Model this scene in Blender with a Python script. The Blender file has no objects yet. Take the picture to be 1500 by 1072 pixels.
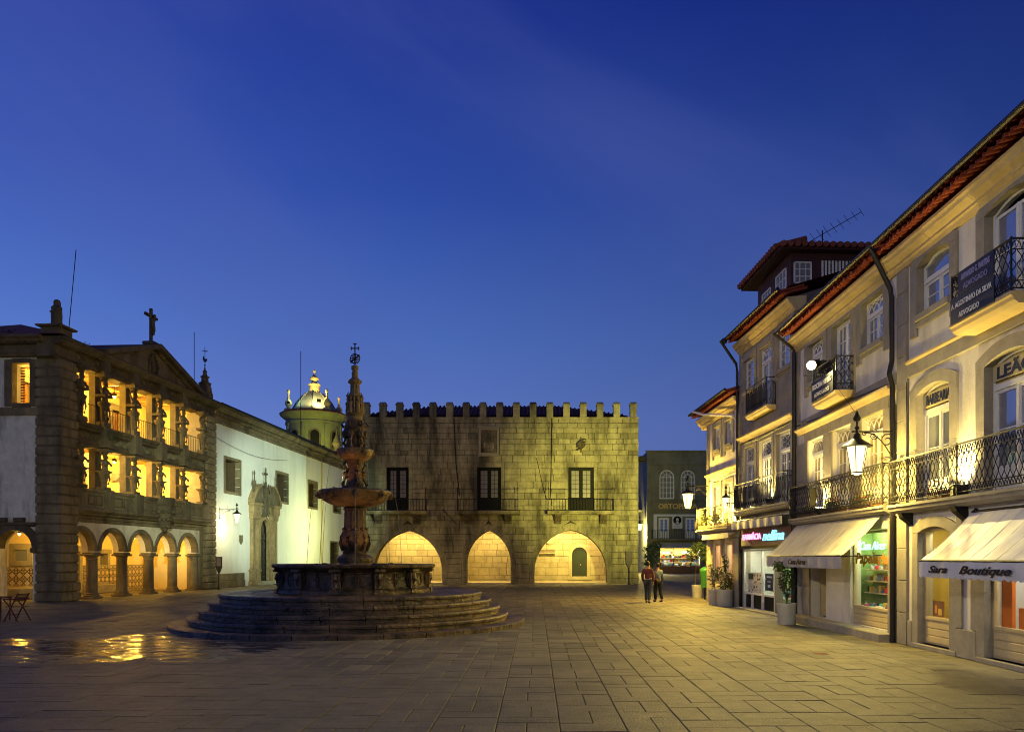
import bpy, math, random
from mathutils import Vector, Matrix
PI = math.pi
R = math.radians
sc = bpy.context.scene
COL = sc.collection

# ------------------------------------------------------------------ camera, sky, exposure
def lin(r, g, b):
    f = lambda c: (c / 12.92 if c <= .04045 else ((c + .055) / 1.055) ** 2.4)
    return (f(r / 255), f(g / 255), f(b / 255), 1)

cam = bpy.data.cameras.new('camera')
camo = bpy.data.objects.new('camera', cam)
COL.objects.link(camo)
camo.location = (0, 0, 1.9)
camo.rotation_euler = (PI / 2, 0, 0)
cam.lens = 26.88
cam.sensor_width = 36
cam.shift_x = -.0233
cam.shift_y = .187
cam.clip_end = 3000
sc.camera = camo

world = bpy.data.worlds.new('World')
sc.world = world
world.use_nodes = True
def build_sky():
    nt = world.node_tree
    N = nt.nodes.new
    L = nt.links.new
    bg = nt.nodes['Background']
    tc = N('ShaderNodeTexCoord')
    sep = N('ShaderNodeSeparateXYZ')
    L(tc.outputs['Generated'], sep.inputs[0])
    ramp = N('ShaderNodeValToRGB')
    L(sep.outputs['Z'], ramp.inputs[0])
    el = ramp.color_ramp.elements
    el[0].position = 0.0
    el[0].color = lin(98, 116, 178)
    el[1].position = 1.0
    el[1].color = lin(10, 20, 84)
    for p, c in ((.17, (88, 112, 181)), (.27, (71, 101, 174)), (.42, (45, 74, 158)), (.58, (28, 50, 138)), (.75, (17, 33, 108))):
        e = el.new(p)
        e.color = lin(*c)
    # the afterglow lies to the left: brighter there, deeper to the right
    dot = N('ShaderNodeVectorMath')
    dot.operation = 'DOT_PRODUCT'
    L(tc.outputs['Generated'], dot.inputs[0])
    dot.inputs[1].default_value = (-.85, .3, 0)
    mr = N('ShaderNodeMapRange')
    L(dot.outputs['Value'], mr.inputs[0])
    mr.inputs[1].default_value = -.35
    mr.inputs[2].default_value = .75
    mr.inputs[3].default_value = .5
    mr.inputs[4].default_value = 1.34
    mul = N('ShaderNodeVectorMath')
    mul.operation = 'SCALE'
    L(ramp.outputs[0], mul.inputs[0])
    L(mr.outputs[0], mul.inputs['Scale'])
    # thin wisps of high cloud, drawn out along one slanting direction
    mp = N('ShaderNodeMapping')
    mp.vector_type = 'TEXTURE'
    mp.inputs['Rotation'].default_value = (0, R(32), 0)
    mp.inputs['Scale'].default_value = (1.0, 1.2, .3)
    mp.inputs['Location'].default_value = (.3, 0, .13)
    L(tc.outputs['Generated'], mp.inputs[0])
    no = N('ShaderNodeTexNoise')
    no.inputs['Scale'].default_value = 1.0
    no.inputs['Detail'].default_value = 6
    no.inputs['Roughness'].default_value = .5
    no.inputs['Distortion'].default_value = .5
    L(mp.outputs[0], no.inputs[0])
    cr = N('ShaderNodeMapRange')
    cr.interpolation_type = 'SMOOTHSTEP'
    L(no.outputs[0], cr.inputs[0])
    cr.inputs[1].default_value = .41
    cr.inputs[2].default_value = .74
    cr.inputs[3].default_value = 0
    cr.inputs[4].default_value = .42
    mix = N('ShaderNodeMixRGB')
    mix.inputs[2].default_value = lin(82, 96, 168)
    L(cr.outputs[0], mix.inputs[0])
    L(mul.outputs[0], mix.inputs[1])
    L(mix.outputs[0], bg.inputs[0])
    bg.inputs[1].default_value = 1.0
build_sky()
# what is left of the daylight: a very weak, very soft bluish glow from the western sky
sl = bpy.data.lights.new('sun', 'SUN')
sl.energy = .02
sl.angle = R(60)
sl.color = (.6, .7, 1)
so = bpy.data.objects.new('sun', sl)
COL.objects.link(so)
so.rotation_euler = Vector((.75, .3, -.6)).to_track_quat('-Z', 'Y').to_euler()

sc.view_settings.view_transform = 'Standard'
sc.view_settings.look = 'None'
sc.view_settings.exposure = 0
sc.view_settings.gamma = 1
sc.view_settings.use_curve_mapping = False
sc.render.engine = 'CYCLES'
sc.cycles.max_bounces = 6
sc.cycles.diffuse_bounces = 3
sc.cycles.glossy_bounces = 3
sc.cycles.transparent_max_bounces = 8
sc.cycles.sample_clamp_indirect = 4
sc.cycles.use_denoising = True
sc.cycles.filter_width = 1.05

# ------------------------------------------------------------------ materials
def mat(name, col, rough=.8, var=.25, scale=1.5, bump=.15, bscale=30, island=0, stain=None, spec=.35, metal=0, emit=None, estr=0, coat=0):
    """Principled with mottled colour; island = tone spread from stone to stone; stain=(colour, scale, lo, hi, amount)."""
    m = bpy.data.materials.new(name)
    m.use_nodes = True
    nt = m.node_tree
    N = nt.nodes.new
    L = nt.links.new
    b = nt.nodes['Principled BSDF']
    b.inputs['Roughness'].default_value = rough
    b.inputs['Metallic'].default_value = metal
    b.inputs['Specular IOR Level'].default_value = spec
    if coat:
        b.inputs['Coat Weight'].default_value = coat
        b.inputs['Coat Roughness'].default_value = .05
    if emit:
        b.inputs['Emission Color'].default_value = (*emit[:3], 1)
        b.inputs['Emission Strength'].default_value = estr
    geo = N('ShaderNodeNewGeometry')
    cur = None
    if var or island or stain:
        no = N('ShaderNodeTexNoise')
        no.inputs['Scale'].default_value = scale
        no.inputs['Detail'].default_value = 7
        no.inputs['Roughness'].default_value = .74
        L(geo.outputs['Position'], no.inputs['Vector'])
        mr = N('ShaderNodeMapRange')
        mr.inputs[1].default_value = .28
        mr.inputs[2].default_value = .72
        mr.inputs[3].default_value = 1 - var
        mr.inputs[4].default_value = 1 + var
        L(no.outputs[0], mr.inputs[0])
        fac = mr.outputs[0]
        if island:
            m2 = N('ShaderNodeMapRange')
            m2.inputs[3].default_value = 1 - island
            m2.inputs[4].default_value = 1 + island
            L(geo.outputs['Random Per Island'], m2.inputs[0])
            mm = N('ShaderNodeMath')
            mm.operation = 'MULTIPLY'
            L(fac, mm.inputs[0])
            L(m2.outputs[0], mm.inputs[1])
            fac = mm.outputs[0]
        sca = N('ShaderNodeVectorMath')
        sca.operation = 'SCALE'
        sca.inputs[0].default_value = col[:3]
        L(fac, sca.inputs['Scale'])
        cur = sca.outputs[0]
        if stain:
            scol, ss, lo, hi, amt = stain
            mp = N('ShaderNodeMapping')
            mp.inputs['Scale'].default_value = (1, 1, .22)
            L(geo.outputs['Position'], mp.inputs[0])
            n2 = N('ShaderNodeTexNoise')
            n2.inputs['Scale'].default_value = ss
            n2.inputs['Detail'].default_value = 8
            n2.inputs['Roughness'].default_value = .65
            L(mp.outputs[0], n2.inputs['Vector'])
            r2 = N('ShaderNodeMapRange')
            r2.inputs[1].default_value = lo
            r2.inputs[2].default_value = hi
            r2.inputs[3].default_value = 0
            r2.inputs[4].default_value = amt
            L(n2.outputs[0], r2.inputs[0])
            mx = N('ShaderNodeMixRGB')
            L(r2.outputs[0], mx.inputs[0])
            L(cur, mx.inputs[1])
            mx.inputs[2].default_value = (*scol[:3], 1)
            cur = mx.outputs[0]
        L(cur, b.inputs['Base Color'])
    else:
        b.inputs['Base Color'].default_value = (*col[:3], 1)
    if bump:
        n3 = N('ShaderNodeTexNoise')
        n3.inputs['Scale'].default_value = bscale
        n3.inputs['Detail'].default_value = 4
        L(geo.outputs['Position'], n3.inputs['Vector'])
        bp = N('ShaderNodeBump')
        bp.inputs['Strength'].default_value = min(1, bump * 3)
        bp.inputs['Distance'].default_value = bump * .05
        L(n3.outputs[0], bp.inputs['Height'])
        L(bp.outputs[0], b.inputs['Normal'])
    return m

def emat(name, col, s):
    m = bpy.data.materials.new(name)
    m.use_nodes = True
    nt = m.node_tree
    b = nt.nodes['Principled BSDF']
    b.inputs['Base Color'].default_value = (*[min(.8, c) for c in col[:3]], 1)
    b.inputs['Emission Color'].default_value = (*col[:3], 1)
    b.inputs['Emission Strength'].default_value = s
    return m

def glass_mat(name, tint=(1, 1, 1), refl=.08):
    m = bpy.data.materials.new(name)
    m.use_nodes = True
    nt = m.node_tree
    N = nt.nodes.new
    L = nt.links.new
    nt.nodes.remove(nt.nodes['Principled BSDF'])
    out = nt.nodes['Material Output']
    t = N('ShaderNodeBsdfTransparent')
    t.inputs[0].default_value = (*tint, 1)
    g = N('ShaderNodeBsdfGlossy')
    g.inputs['Roughness'].default_value = .02
    lw = N('ShaderNodeLayerWeight')
    lw.inputs[0].default_value = .5
    pw = N('ShaderNodeMath')
    pw.operation = 'POWER'
    L(lw.outputs['Facing'], pw.inputs[0])
    pw.inputs[1].default_value = 4
    fr = N('ShaderNodeMath')
    fr.operation = 'MULTIPLY_ADD'
    L(pw.outputs[0], fr.inputs[0])
    fr.inputs[1].default_value = .5
    fr.inputs[2].default_value = .03
    mx = N('ShaderNodeMixShader')
    L(fr.outputs[0], mx.inputs[0])
    L(t.outputs[0], mx.inputs[1])
    L(g.outputs[0], mx.inputs[2])
    L(mx.outputs[0], out.inputs[0])
    return m

M = {}
M['palace'] = mat('granite ashlar', (.34, .305, .165), .85, .4, 1.8, .6, 14, island=.38, stain=((.04, .036, .024), .8, .43, .64, .9))
M['palace_joint'] = mat('mortar joints', (.045, .04, .025), .9, .3, 3)
M['arcade'] = mat('pale granite ashlar', (.52, .44, .26), .85, .25, 1.6, .25, 20, island=.13, stain=((.2, .15, .08), .9, .52, .8, .6))
M['arcade_joint'] = mat('pale joints', (.24, .19, .12), .9, .2, 3)
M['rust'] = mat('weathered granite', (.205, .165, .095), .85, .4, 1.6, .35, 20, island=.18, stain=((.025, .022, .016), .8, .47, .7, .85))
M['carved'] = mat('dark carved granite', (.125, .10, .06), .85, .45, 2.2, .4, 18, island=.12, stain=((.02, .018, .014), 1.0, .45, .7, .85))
M['stone'] = mat('dressed granite', (.31, .28, .215), .85, .22, 3, .25, 60, island=.09, stain=((.12, .10, .07), 1.4, .52, .8, .5))
M['b3stone'] = mat('grey dressed granite', (.33, .29, .21), .85, .22, 2, .25, 60, island=.06, stain=((.12, .10, .07), 1.2, .5, .8, .5))
M['plaster'] = mat('white lime render', (.76, .71, .57), .9, .12, 1.3, .2, 22, stain=((.34, .31, .23), 1.3, .47, .72, .65))
M['plaster_old'] = mat('peeling lime render', (.62, .62, .56), .9, .2, 2.5, .3, 14, stain=((.14, .14, .12), 1.6, .48, .66, .7))
M['church'] = mat('church lime render', (.80, .81, .76), .9, .05, .6, .06, 20, stain=((.46, .48, .38), .7, .46, .74, .5))
M['cream'] = mat('cream interior render', (.78, .62, .30), .9, .1, 1.2, .08, 20)
M['white_paint'] = mat('white gloss paint', (.76, .74, .66), .4, .06, 6, 0)
M['cream_paint'] = mat('cream joinery paint', (.60, .48, .24), .5, .1, 5, 0)
M['dark_paint'] = mat('black joinery paint', (.012, .013, .011), .65, .2, 5, 0, spec=.12)
M['green_paint'] = mat('dark green joinery paint', (.014, .02, .010), .5, .2, 4, .05)
M['wood'] = mat('varnished wood', (.22, .10, .035), .5, .3, 3, .1, 12)
M['ceil_wood'] = mat('timber ceiling', (.42, .27, .11), .6, .2, 2, .1, 12)
M['iron'] = mat('black wrought iron', (.016, .015, .014), .5, .3, 8, 0, metal=.3)
M['zinc'] = mat('dark painted gutter', (.014, .012, .011), .5, .3, 3, 0)
M['tile'] = mat('terracotta roof tile', (.21, .042, .02), .8, .35, 4, .2, 30, island=.3)
M['tile_dark'] = mat('old roof tile', (.20, .055, .032), .85, .35, 2, .3, 14, island=.3)
M['soffit'] = mat('ochre painted eaves', (.55, .42, .19), .75, .2, 2.2, .08, 20, stain=((.25, .17, .07), 1.1, .5, .8, .6))
M['attic'] = mat('dark oxblood boards', (.06, .022, .02), .7, .3, 3, .1)
M['fire_wall'] = mat('dull render party wall', (.12, .09, .085), .9, .3, 1.5, .2)
M['pane'] = mat('dark window glass', (.34, .36, .42), .04, 0, 1, 0, spec=.9, coat=.6, metal=.55)
M['pane_curtain'] = mat('net curtain behind glass', (.22, .205, .18), .35, .3, 6, 0, spec=.4, coat=.15)
M['pane_warm'] = mat('glass with drawn curtain', (.40, .30, .12), .2, .3, 3, 0, spec=.8, coat=.5)
M['glass'] = glass_mat('shop window glass')
M['awning'] = mat('off white canvas', (.54, .51, .44), .7, .1, 2, .12, 8, stain=((.24, .20, .13), 1.8, .46, .72, .6))
M['awning_white'] = mat('white coated canvas', (.72, .71, .68), .45, .08, 2, .15, 6, stain=((.36, .33, .24), 1.8, .48, .74, .55))
M['brown_cloth'] = mat('dark lettering', (.03, .022, .018), .7, 0, 1, 0)
M['letter_blue'] = mat('navy lettering', (.02, .03, .07), .6, 0, 1, 0)
M['letter_white'] = mat('white lettering', (.8, .8, .8), .6, 0, 1, 0)
M['letter_lilac'] = mat('faded lilac lettering', (.25, .24, .48), .6, 0, 1, 0)
M['letter_gold'] = mat('ochre lettering', (.75, .5, .10), .6, .1, 3, 0)
M['letter_orange'] = mat('orange lettering', (.75, .30, .04), .5, 0, 1, 0)
M['sign_navy'] = mat('navy sign board', (.012, .014, .035), .5, .1, 2, 0)
M['sign_white'] = mat('white sign board', (.7, .68, .58), .6, .1, 3, 0)
M['sign_yellow'] = mat('yellowed sign glass', (.55, .46, .20), .4, .1, 3, 0)
M['pot'] = mat('pale concrete planter', (.50, .48, .42), .9, .15, 5, .2, 40, stain=((.2, .18, .13), 2.5, .5, .8, .6))
M['soil'] = mat('potting soil', (.03, .022, .015), .95, .3, 8, .4)
M['bark'] = mat('thin bark', (.08, .055, .03), .9, .3, 8, .2)
M['leaf'] = mat('dark green leaf', (.035, .06, .018), .55, .35, 9, 0, island=.4)
M['leaf_light'] = mat('pale green leaf', (.09, .12, .03), .55, .3, 9, 0, island=.4)
M['petal_red'] = mat('red petal', (.45, .05, .04), .7, .2, 9, 0, island=.3)
M['petal_pink'] = mat('pink petal', (.6, .3, .3), .7, .2, 9, 0, island=.3)
M['green_plastic'] = mat('green plastic', (.03, .16, .03), .45, .1, 4, 0)
M['fountain'] = mat('wet brown granite', (.135, .09, .046), .45, .55, 2.6, 1.0, 12, island=.28, stain=((.010, .008, .006), 1.6, .42, .62, .9), spec=.5)
M['fountain_col'] = mat('rust stained granite', (.09, .056, .028), .6, .55, 4.5, 1.0, 16, stain=((.018, .011, .008), 3.0, .42, .62, .9), spec=.45)
M['fountain_top'] = mat('buff carved granite', (.19, .135, .07), .8, .35, 4, .35, 20, stain=((.06, .05, .035), 2.2, .5, .75, .7))
M['water'] = mat('falling water', (.22, .23, .22), .1, 0, 1, 0, spec=.8)
M['pool'] = mat('basin water', (.02, .022, .018), .05, 0, 1, .05, 6, spec=.9)
M['rusty'] = mat('rusted iron', (.22, .07, .03), .8, .3, 9, .2)
M['arms'] = mat('pale carved granite', (.37, .335, .21), .85, .2, 4, .2, 30)
M['coat_blue'] = mat('slate blue wool', (.10, .12, .17), .9, .2, 6, .1)
M['old_wood'] = mat('dark weathered wood', (.075, .05, .026), .85, .35, 3, .2, 12)
M['portal'] = mat('ochre granite', (.30, .22, .11), .85, .35, 3, .4, 20, stain=((.05, .04, .025), 1.6, .48, .7, .7))
M['chair'] = mat('dark red painted wood', (.085, .018, .014), .5, .25, 5, .05)
M['lead'] = mat('dome cladding', (.16, .17, .15), .55, .3, 2, .2, 12)
M['tower'] = mat('greenish render', (.30, .31, .14), .9, .2, 1.2, .15, 14, stain=((.16, .16, .10), 1.0, .5, .78, .6))
M['gilt'] = mat('yellow ochre stone', (.58, .46, .2), .75, .2, 4, .15)
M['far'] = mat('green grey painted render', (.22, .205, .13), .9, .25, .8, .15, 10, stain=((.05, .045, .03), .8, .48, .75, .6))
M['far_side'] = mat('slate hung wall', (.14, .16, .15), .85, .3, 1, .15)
M['skin'] = mat('skin', (.38, .22, .15), .6, .1, 8, 0)
M['hair'] = mat('dark hair', (.015, .011, .009), .7, .2, 12, 0)
M['jacket_red'] = mat('dull red wool', (.11, .03, .028), .9, .2, 6, .1)
M['jacket_grey'] = mat('grey brown wool', (.09, .075, .06), .9, .2, 6, .1)
M['jeans'] = mat('dark denim', (.03, .035, .05), .9, .2, 8, .1)
M['shop_white'] = mat('white shop wall', (.72, .72, .66), .8, .05, 2, 0)
M['shop_orange'] = mat('orange shop wall', (.75, .20, .02), .7, .1, 2, 0)
M['shop_yellow'] = mat('yellow shop wall', (.75, .50, .09), .7, .1, 2, 0)
M['shop_green'] = mat('green shop wall', (.20, .32, .10), .7, .25, 3, 0)
M['shelf'] = mat('pale shelf board', (.6, .5, .3), .6, .1, 4, 0)
M['poster_blue'] = mat('navy poster', (.015, .025, .09), .4, .05, 4, 0)
M['dress'] = mat('grey cotton dress', (.24, .25, .27), .9, .2, 9, .3, 30)
M['brown_panel'] = mat('brown fascia', (.16, .06, .045), .6, .1, 3, 0)
GOODS = [mat('goods ' + n, c, .5, .15, 8, 0) for n, c in (('red', (.55, .03, .03)), ('white', (.8, .8, .75)), ('blue', (.05, .13, .4)), ('black', (.02, .02, .02)),
         ('teal', (.08, .4, .4)), ('brown', (.25, .11, .05)), ('yellow', (.7, .5, .08)), ('grey', (.3, .3, .3)))]
M['bulb'] = emat('glowing lamp glass', (1, .80, .40), 2.2)
M['bulb_hot'] = emat('blinding lamp glass', (1, .70, .22), 4.5)
M['flood'] = emat('flood lamp lens', (1, .88, .52), 8)
M['flood_teal'] = emat('mercury flood lens', (.55, 1, .85), 30)
M['tube'] = emat('fluorescent tube', (.95, 1, .75), 7)
M['neon_pink'] = emat('pink neon', (1, .30, .55), 2.4)
M['neon_cyan'] = emat('cyan neon', (.22, .85, 1), 2.0)
M['neon_green'] = emat('mint neon', (.35, 1, .65), 2.2)

def azulejo():
    """blue and ochre lattice on glazed tiles, laid out in the panel's own metres"""
    m = mat('patterned glazed tiles', (.6, .4, .2), .35, 0, 1, 0, spec=.5)
    nt = m.node_tree
    N = nt.nodes.new
    L = nt.links.new
    b = nt.nodes['Principled BSDF']
    tc = N('ShaderNodeTexCoord')
    sep = N('ShaderNodeSeparateXYZ')
    L(tc.outputs['Object'], sep.inputs[0])
    def math(op, a, b_=None):
        n = N('ShaderNodeMath')
        n.operation = op
        for i, v in enumerate((a, b_)):
            if v is None:
                continue
            if hasattr(v, 'links'):
                L(v, n.inputs[i])
            else:
                n.inputs[i].default_value = v
        return n.outputs[0]
    T = .36
    ux = math('DIVIDE', math('ADD', sep.outputs['X'], sep.outputs['Y']), T)
    uz = math('DIVIDE', sep.outputs['Z'], T)
    fx = math('ABSOLUTE', math('SUBTRACT', math('FRACT', ux), .5))
    fz = math('ABSOLUTE', math('SUBTRACT', math('FRACT', uz), .5))
    s = math('ADD', fx, fz)
    d1 = math('LESS_THAN', math('ABSOLUTE', math('SUBTRACT', s, .5)), .075)
    d2 = math('LESS_THAN', math('ABSOLUTE', math('SUBTRACT', math('MAXIMUM', fx, fz), .2)), .05)
    d3 = math('LESS_THAN', s, .1)
    k = math('MAXIMUM', math('MAXIMUM', d1, d2), d3)
    mx = N('ShaderNodeMixRGB')
    mx.inputs[1].default_value = (.62, .50, .30, 1)
    mx.inputs[2].default_value = (.035, .03, .03, 1)
    L(k, mx.inputs[0])
    L(mx.outputs[0], b.inputs['Base Color'])
    return m
M['azulejo'] = azulejo()

def paving_mat():
    m = mat('granite paving slabs', (.165, .142, .088), .68, .3, 2.2, .5, 30, island=.26, stain=((.05, .04, .025), .7, .48, .72, .6))
    nt = m.node_tree
    N = nt.nodes.new
    L = nt.links.new
    b = nt.nodes['Principled BSDF']
    geo = N('ShaderNodeNewGeometry')
    # water spilt from the fountain lies in the low spots to its left
    def blob(cx, cy, rx, ry):
        mp = N('ShaderNodeVectorMath')
        mp.operation = 'SUBTRACT'
        L(geo.outputs['Position'], mp.inputs[0])
        mp.inputs[1].default_value = (cx, cy, 0)
        m2 = N('ShaderNodeVectorMath')
        m2.operation = 'MULTIPLY'
        L(mp.outputs[0], m2.inputs[0])
        m2.inputs[1].default_value = (1 / rx, 1 / ry, 0)
        ln = N('ShaderNodeVectorMath')
        ln.operation = 'LENGTH'
        L(m2.outputs[0], ln.inputs[0])
        r = N('ShaderNodeMapRange')
        L(ln.outputs['Value'], r.inputs[0])
        r.inputs[1].default_value = 1.0
        r.inputs[2].default_value = 0.5
        r.inputs[3].default_value = 0
        r.inputs[4].default_value = 1
        return r.outputs[0]
    mxn = N('ShaderNodeMath')
    mxn.operation = 'MAXIMUM'
    L(blob(-7.9, 16.7, 4.6, 4.2), mxn.inputs[0])
    L(blob(-12.2, 17.2, 3.0, 1.2), mxn.inputs[1])
    no = N('ShaderNodeTexNoise')
    mpn = N('ShaderNodeMapping')
    mpn.inputs['Scale'].default_value = (1.2, 3.6, 1)
    mpn.inputs['Rotation'].default_value = (0, 0, R(20))
    L(geo.outputs['Position'], mpn.inputs[0])
    L(mpn.outputs[0], no.inputs['Vector'])
    no.inputs['Scale'].default_value = 1.0
    no.inputs['Detail'].default_value = 5
    no.inputs['Roughness'].default_value = .6
    ad = N('ShaderNodeMath')
    ad.operation = 'MULTIPLY_ADD'
    L(mxn.outputs[0], ad.inputs[0])
    ad.inputs[1].default_value = .29
    L(no.outputs[0], ad.inputs[2])
    wet = N('ShaderNodeMapRange')
    L(ad.outputs[0], wet.inputs[0])
    wet.inputs[1].default_value = .735
    wet.inputs[2].default_value = .775
    rg = N('ShaderNodeMapRange')
    L(wet.outputs[0], rg.inputs[0])
    rg.inputs[3].default_value = .62
    rg.inputs[4].default_value = .09
    L(rg.outputs[0], b.inputs['Roughness'])
    old = b.inputs['Base Color'].links[0].from_socket
    mx = N('ShaderNodeMixRGB')
    mx.blend_type = 'MULTIPLY'
    L(wet.outputs[0], mx.inputs[0])
    L(old, mx.inputs[1])
    mx.inputs[2].default_value = (.45, .42, .4, 1)
    L(mx.outputs[0], b.inputs['Base Color'])
    sp = N('ShaderNodeMapRange')
    L(wet.outputs[0], sp.inputs[0])
    sp.inputs[3].default_value = .35
    sp.inputs[4].default_value = 1.0
    L(sp.outputs[0], b.inputs['Specular IOR Level'])
    bp = [n for n in nt.nodes if n.type == 'BUMP'][0]
    st = N('ShaderNodeMapRange')
    L(wet.outputs[0], st.inputs[0])
    st.inputs[3].default_value = .9
    st.inputs[4].default_value = .12
    L(st.outputs[0], bp.inputs['Strength'])
    return m
M['paving'] = paving_mat()
M['bed'] = mat('dark sand joints', (.07, .058, .034), .9, .3, 4, .2)

# ------------------------------------------------------------------ mesh builder
class MB:
    def __init__(s, xf=None):
        s.v = []
        s.f = []
        s.xf = xf
    def add(s, vs, fs):
        n = len(s.v)
        if s.xf:
            vs = [s.xf @ Vector(p) for p in vs]
        s.v += [tuple(p) for p in vs]
        s.f += [tuple(i + n for i in f) for f in fs]
        return s
    def box(s, x0, x1, y0, y1, z0, z1):
        v = [(x, y, z) for z in (z0, z1) for y in (y0, y1) for x in (x0, x1)]
        return s.add(v, [(0, 2, 3, 1), (4, 5, 7, 6), (0, 1, 5, 4), (2, 6, 7, 3), (0, 4, 6, 2), (1, 3, 7, 5)])
    def cbox(s, x0, x1, y0, y1, z0, z1, c=.02):
        """box with bevelled vertical and horizontal edges on every side"""
        P = []
        for z, i in ((z0, c), (z0 + c, 0), (z1 - c, 0), (z1, c)):
            P += [(x0 + i, y0 + i, z), (x1 - i, y0 + i, z), (x1 - i, y1 - i, z), (x0 + i, y1 - i, z)]
        F = [(3, 2, 1, 0), (12, 13, 14, 15)]
        for k in range(3):
            for j in range(4):
                a = k * 4 + j
                b = k * 4 + (j + 1) % 4
                F.append((a, b, b + 4, a + 4))
        return s.add(P, F)
    def quad(s, a, b, c, d):
        return s.add([a, b, c, d], [(0, 1, 2, 3)])
    def prism(s, poly, y0, y1):
        """polygon in x-z, counter-clockwise seen from -y, run from y0 (front) to y1"""
        n = len(poly)
        v = [(p[0], y0, p[1]) for p in poly] + [(p[0], y1, p[1]) for p in poly]
        f = [tuple(range(n)), tuple(range(2 * n - 1, n - 1, -1))]
        f += [(i, n + i, n + (i + 1) % n, (i + 1) % n) for i in range(n)]
        return s.add(v, f)
    def ring(s, inner, outer, y0, y1):
        """arch band between two open curves of equal length in x-z"""
        n = len(inner)
        v = [(p[0], y0, p[1]) for p in inner] + [(p[0], y0, p[1]) for p in outer] + [(p[0], y1, p[1]) for p in inner] + [(p[0], y1, p[1]) for p in outer]
        f = []
        for i in range(n - 1):
            f += [(i, i + 1, n + i + 1, n + i), (n + i, n + i + 1, 3 * n + i + 1, 3 * n + i), (i + 1, i, 2 * n + i, 2 * n + i + 1)]
        f += [(0, n, 3 * n, 2 * n), (n - 1, 3 * n - 1, 4 * n - 1, 2 * n - 1)]
        return s.add(v, f)
    def extrude(s, prof, x0, x1):
        """profile in y-z run along x"""
        n = len(prof)
        v = [(x0, p[0], p[1]) for p in prof] + [(x1, p[0], p[1]) for p in prof]
        f = [tuple(range(n)), tuple(range(2 * n - 1, n - 1, -1))]
        f += [(i, (i + 1) % n, n + (i + 1) % n, n + i) for i in range(n)]
        return s.add(v, f)
    def tube(s, pts, r, n=5, r1=None, caps=True):
        pts = [Vector(p) for p in pts]
        m = len(pts)
        V = []
        up = Vector((.031, .047, 1))
        for i, p in enumerate(pts):
            t = (pts[min(i + 1, m - 1)] - pts[max(i - 1, 0)])
            t = t.normalized() if t.length > 1e-9 else Vector((0, 0, 1))
            a = t.cross(up)
            if a.length < .1:
                a = t.cross(Vector((1, .02, 0)))
            a.normalize()
            b = t.cross(a)
            rr = r if r1 is None else r + (r1 - r) * i / max(1, m - 1)
            for k in range(n):
                w = 2 * PI * k / n
                V.append(p + a * (rr * math.cos(w)) + b * (rr * math.sin(w)))
        F = []
        for i in range(m - 1):
            for k in range(n):
                a0 = i * n + k
                a1 = i * n + (k + 1) % n
                F.append((a0, a0 + n, a1 + n, a1))
        if caps:
            F += [tuple(range(n)), tuple(range(m * n - 1, (m - 1) * n - 1, -1))]
        return s.add(V, F)
    def lathe(s, prof, n=16, c=(0, 0, 0), sx=1, sy=1, flute=0, nf=0, rot=0, square=False):
        """profile [(r, z)...] turned about z"""
        V = []
        for r, z in prof:
            for k in range(n):
                w = 2 * PI * k / n + rot
                q = r * (1 + flute * math.cos(nf * w)) if flute else r
                if square:
                    q = r / max(abs(math.cos(w - rot - PI / 4 + PI / 4)), abs(math.sin(w - rot)), .7)
                V.append((c[0] + q * sx * math.cos(w), c[1] + q * sy * math.sin(w), c[2] + z))
        m = len(prof)
        F = []
        for i in range(m - 1):
            for k in range(n):
                a0 = i * n + k
                a1 = i * n + (k + 1) % n
                F.append((a0, a1, a1 + n, a0 + n))
        F += [tuple(range(n - 1, -1, -1)), tuple(range((m - 1) * n, m * n))]
        return s.add(V, F)
    def ball(s, c, r, n=8, sz=1, sx=1, sy=1):
        pr = [(r * math.sin(PI * i / 6), -r * sz * math.cos(PI * i / 6)) for i in range(7)]
        pr[0] = (r * .05, pr[0][1])
        pr[-1] = (r * .05, pr[-1][1])
        return s.lathe(pr, n, c, sx, sy)
    def build(s, name, m, parent=None, smooth=False, loc=None):
        me = bpy.data.meshes.new(name)
        me.from_pydata(s.v, [], s.f)
        if smooth:
            me.polygons.foreach_set('use_smooth', [True] * len(me.polygons))
            try:
                me.set_sharp_from_angle(angle=R(40))
            except Exception:
                pass
        me.materials.append(M[m] if isinstance(m, str) else m)
        me.update()
        o = bpy.data.objects.new(name, me)
        COL.objects.link(o)
        if parent:
            o.parent = parent
        if loc:
            o.location = loc
        return o

def tag(o, label=None, cat=None, group=None, kind=None):
    for k, v in (('label', label), ('category', cat), ('group', group), ('kind', kind)):
        if v:
            o[k] = v
    return o
def thing(name, label, cat, loc=(0, 0, 0), rot=0, group=None):
    o = bpy.data.objects.new(name, None)
    o.empty_display_size = .2
    COL.objects.link(o)
    o.location = loc
    o.rotation_euler = (0, 0, rot)
    return tag(o, label, cat, group)
def inst(o, parent=None, loc=None, rot=None, name=None, scale=None):
    """linked copy of one object"""
    c = o.copy()
    if name:
        c.name = name
    COL.objects.link(c)
    if parent:
        c.parent = parent
    if loc is not None:
        c.location = loc
    if rot is not None:
        c.rotation_euler = rot
    if scale is not None:
        c.scale = scale
    return c
def dup(root, loc, label=None, rot=None):
    r = root.copy()
    COL.objects.link(r)
    r.location = loc
    if rot is not None:
        r.rotation_euler = (0, 0, rot)
    if label:
        r['label'] = label
    for ch in list(root.children):
        c = inst(ch, r)
        for g in list(ch.children):
            inst(g, c)
    return r
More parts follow.
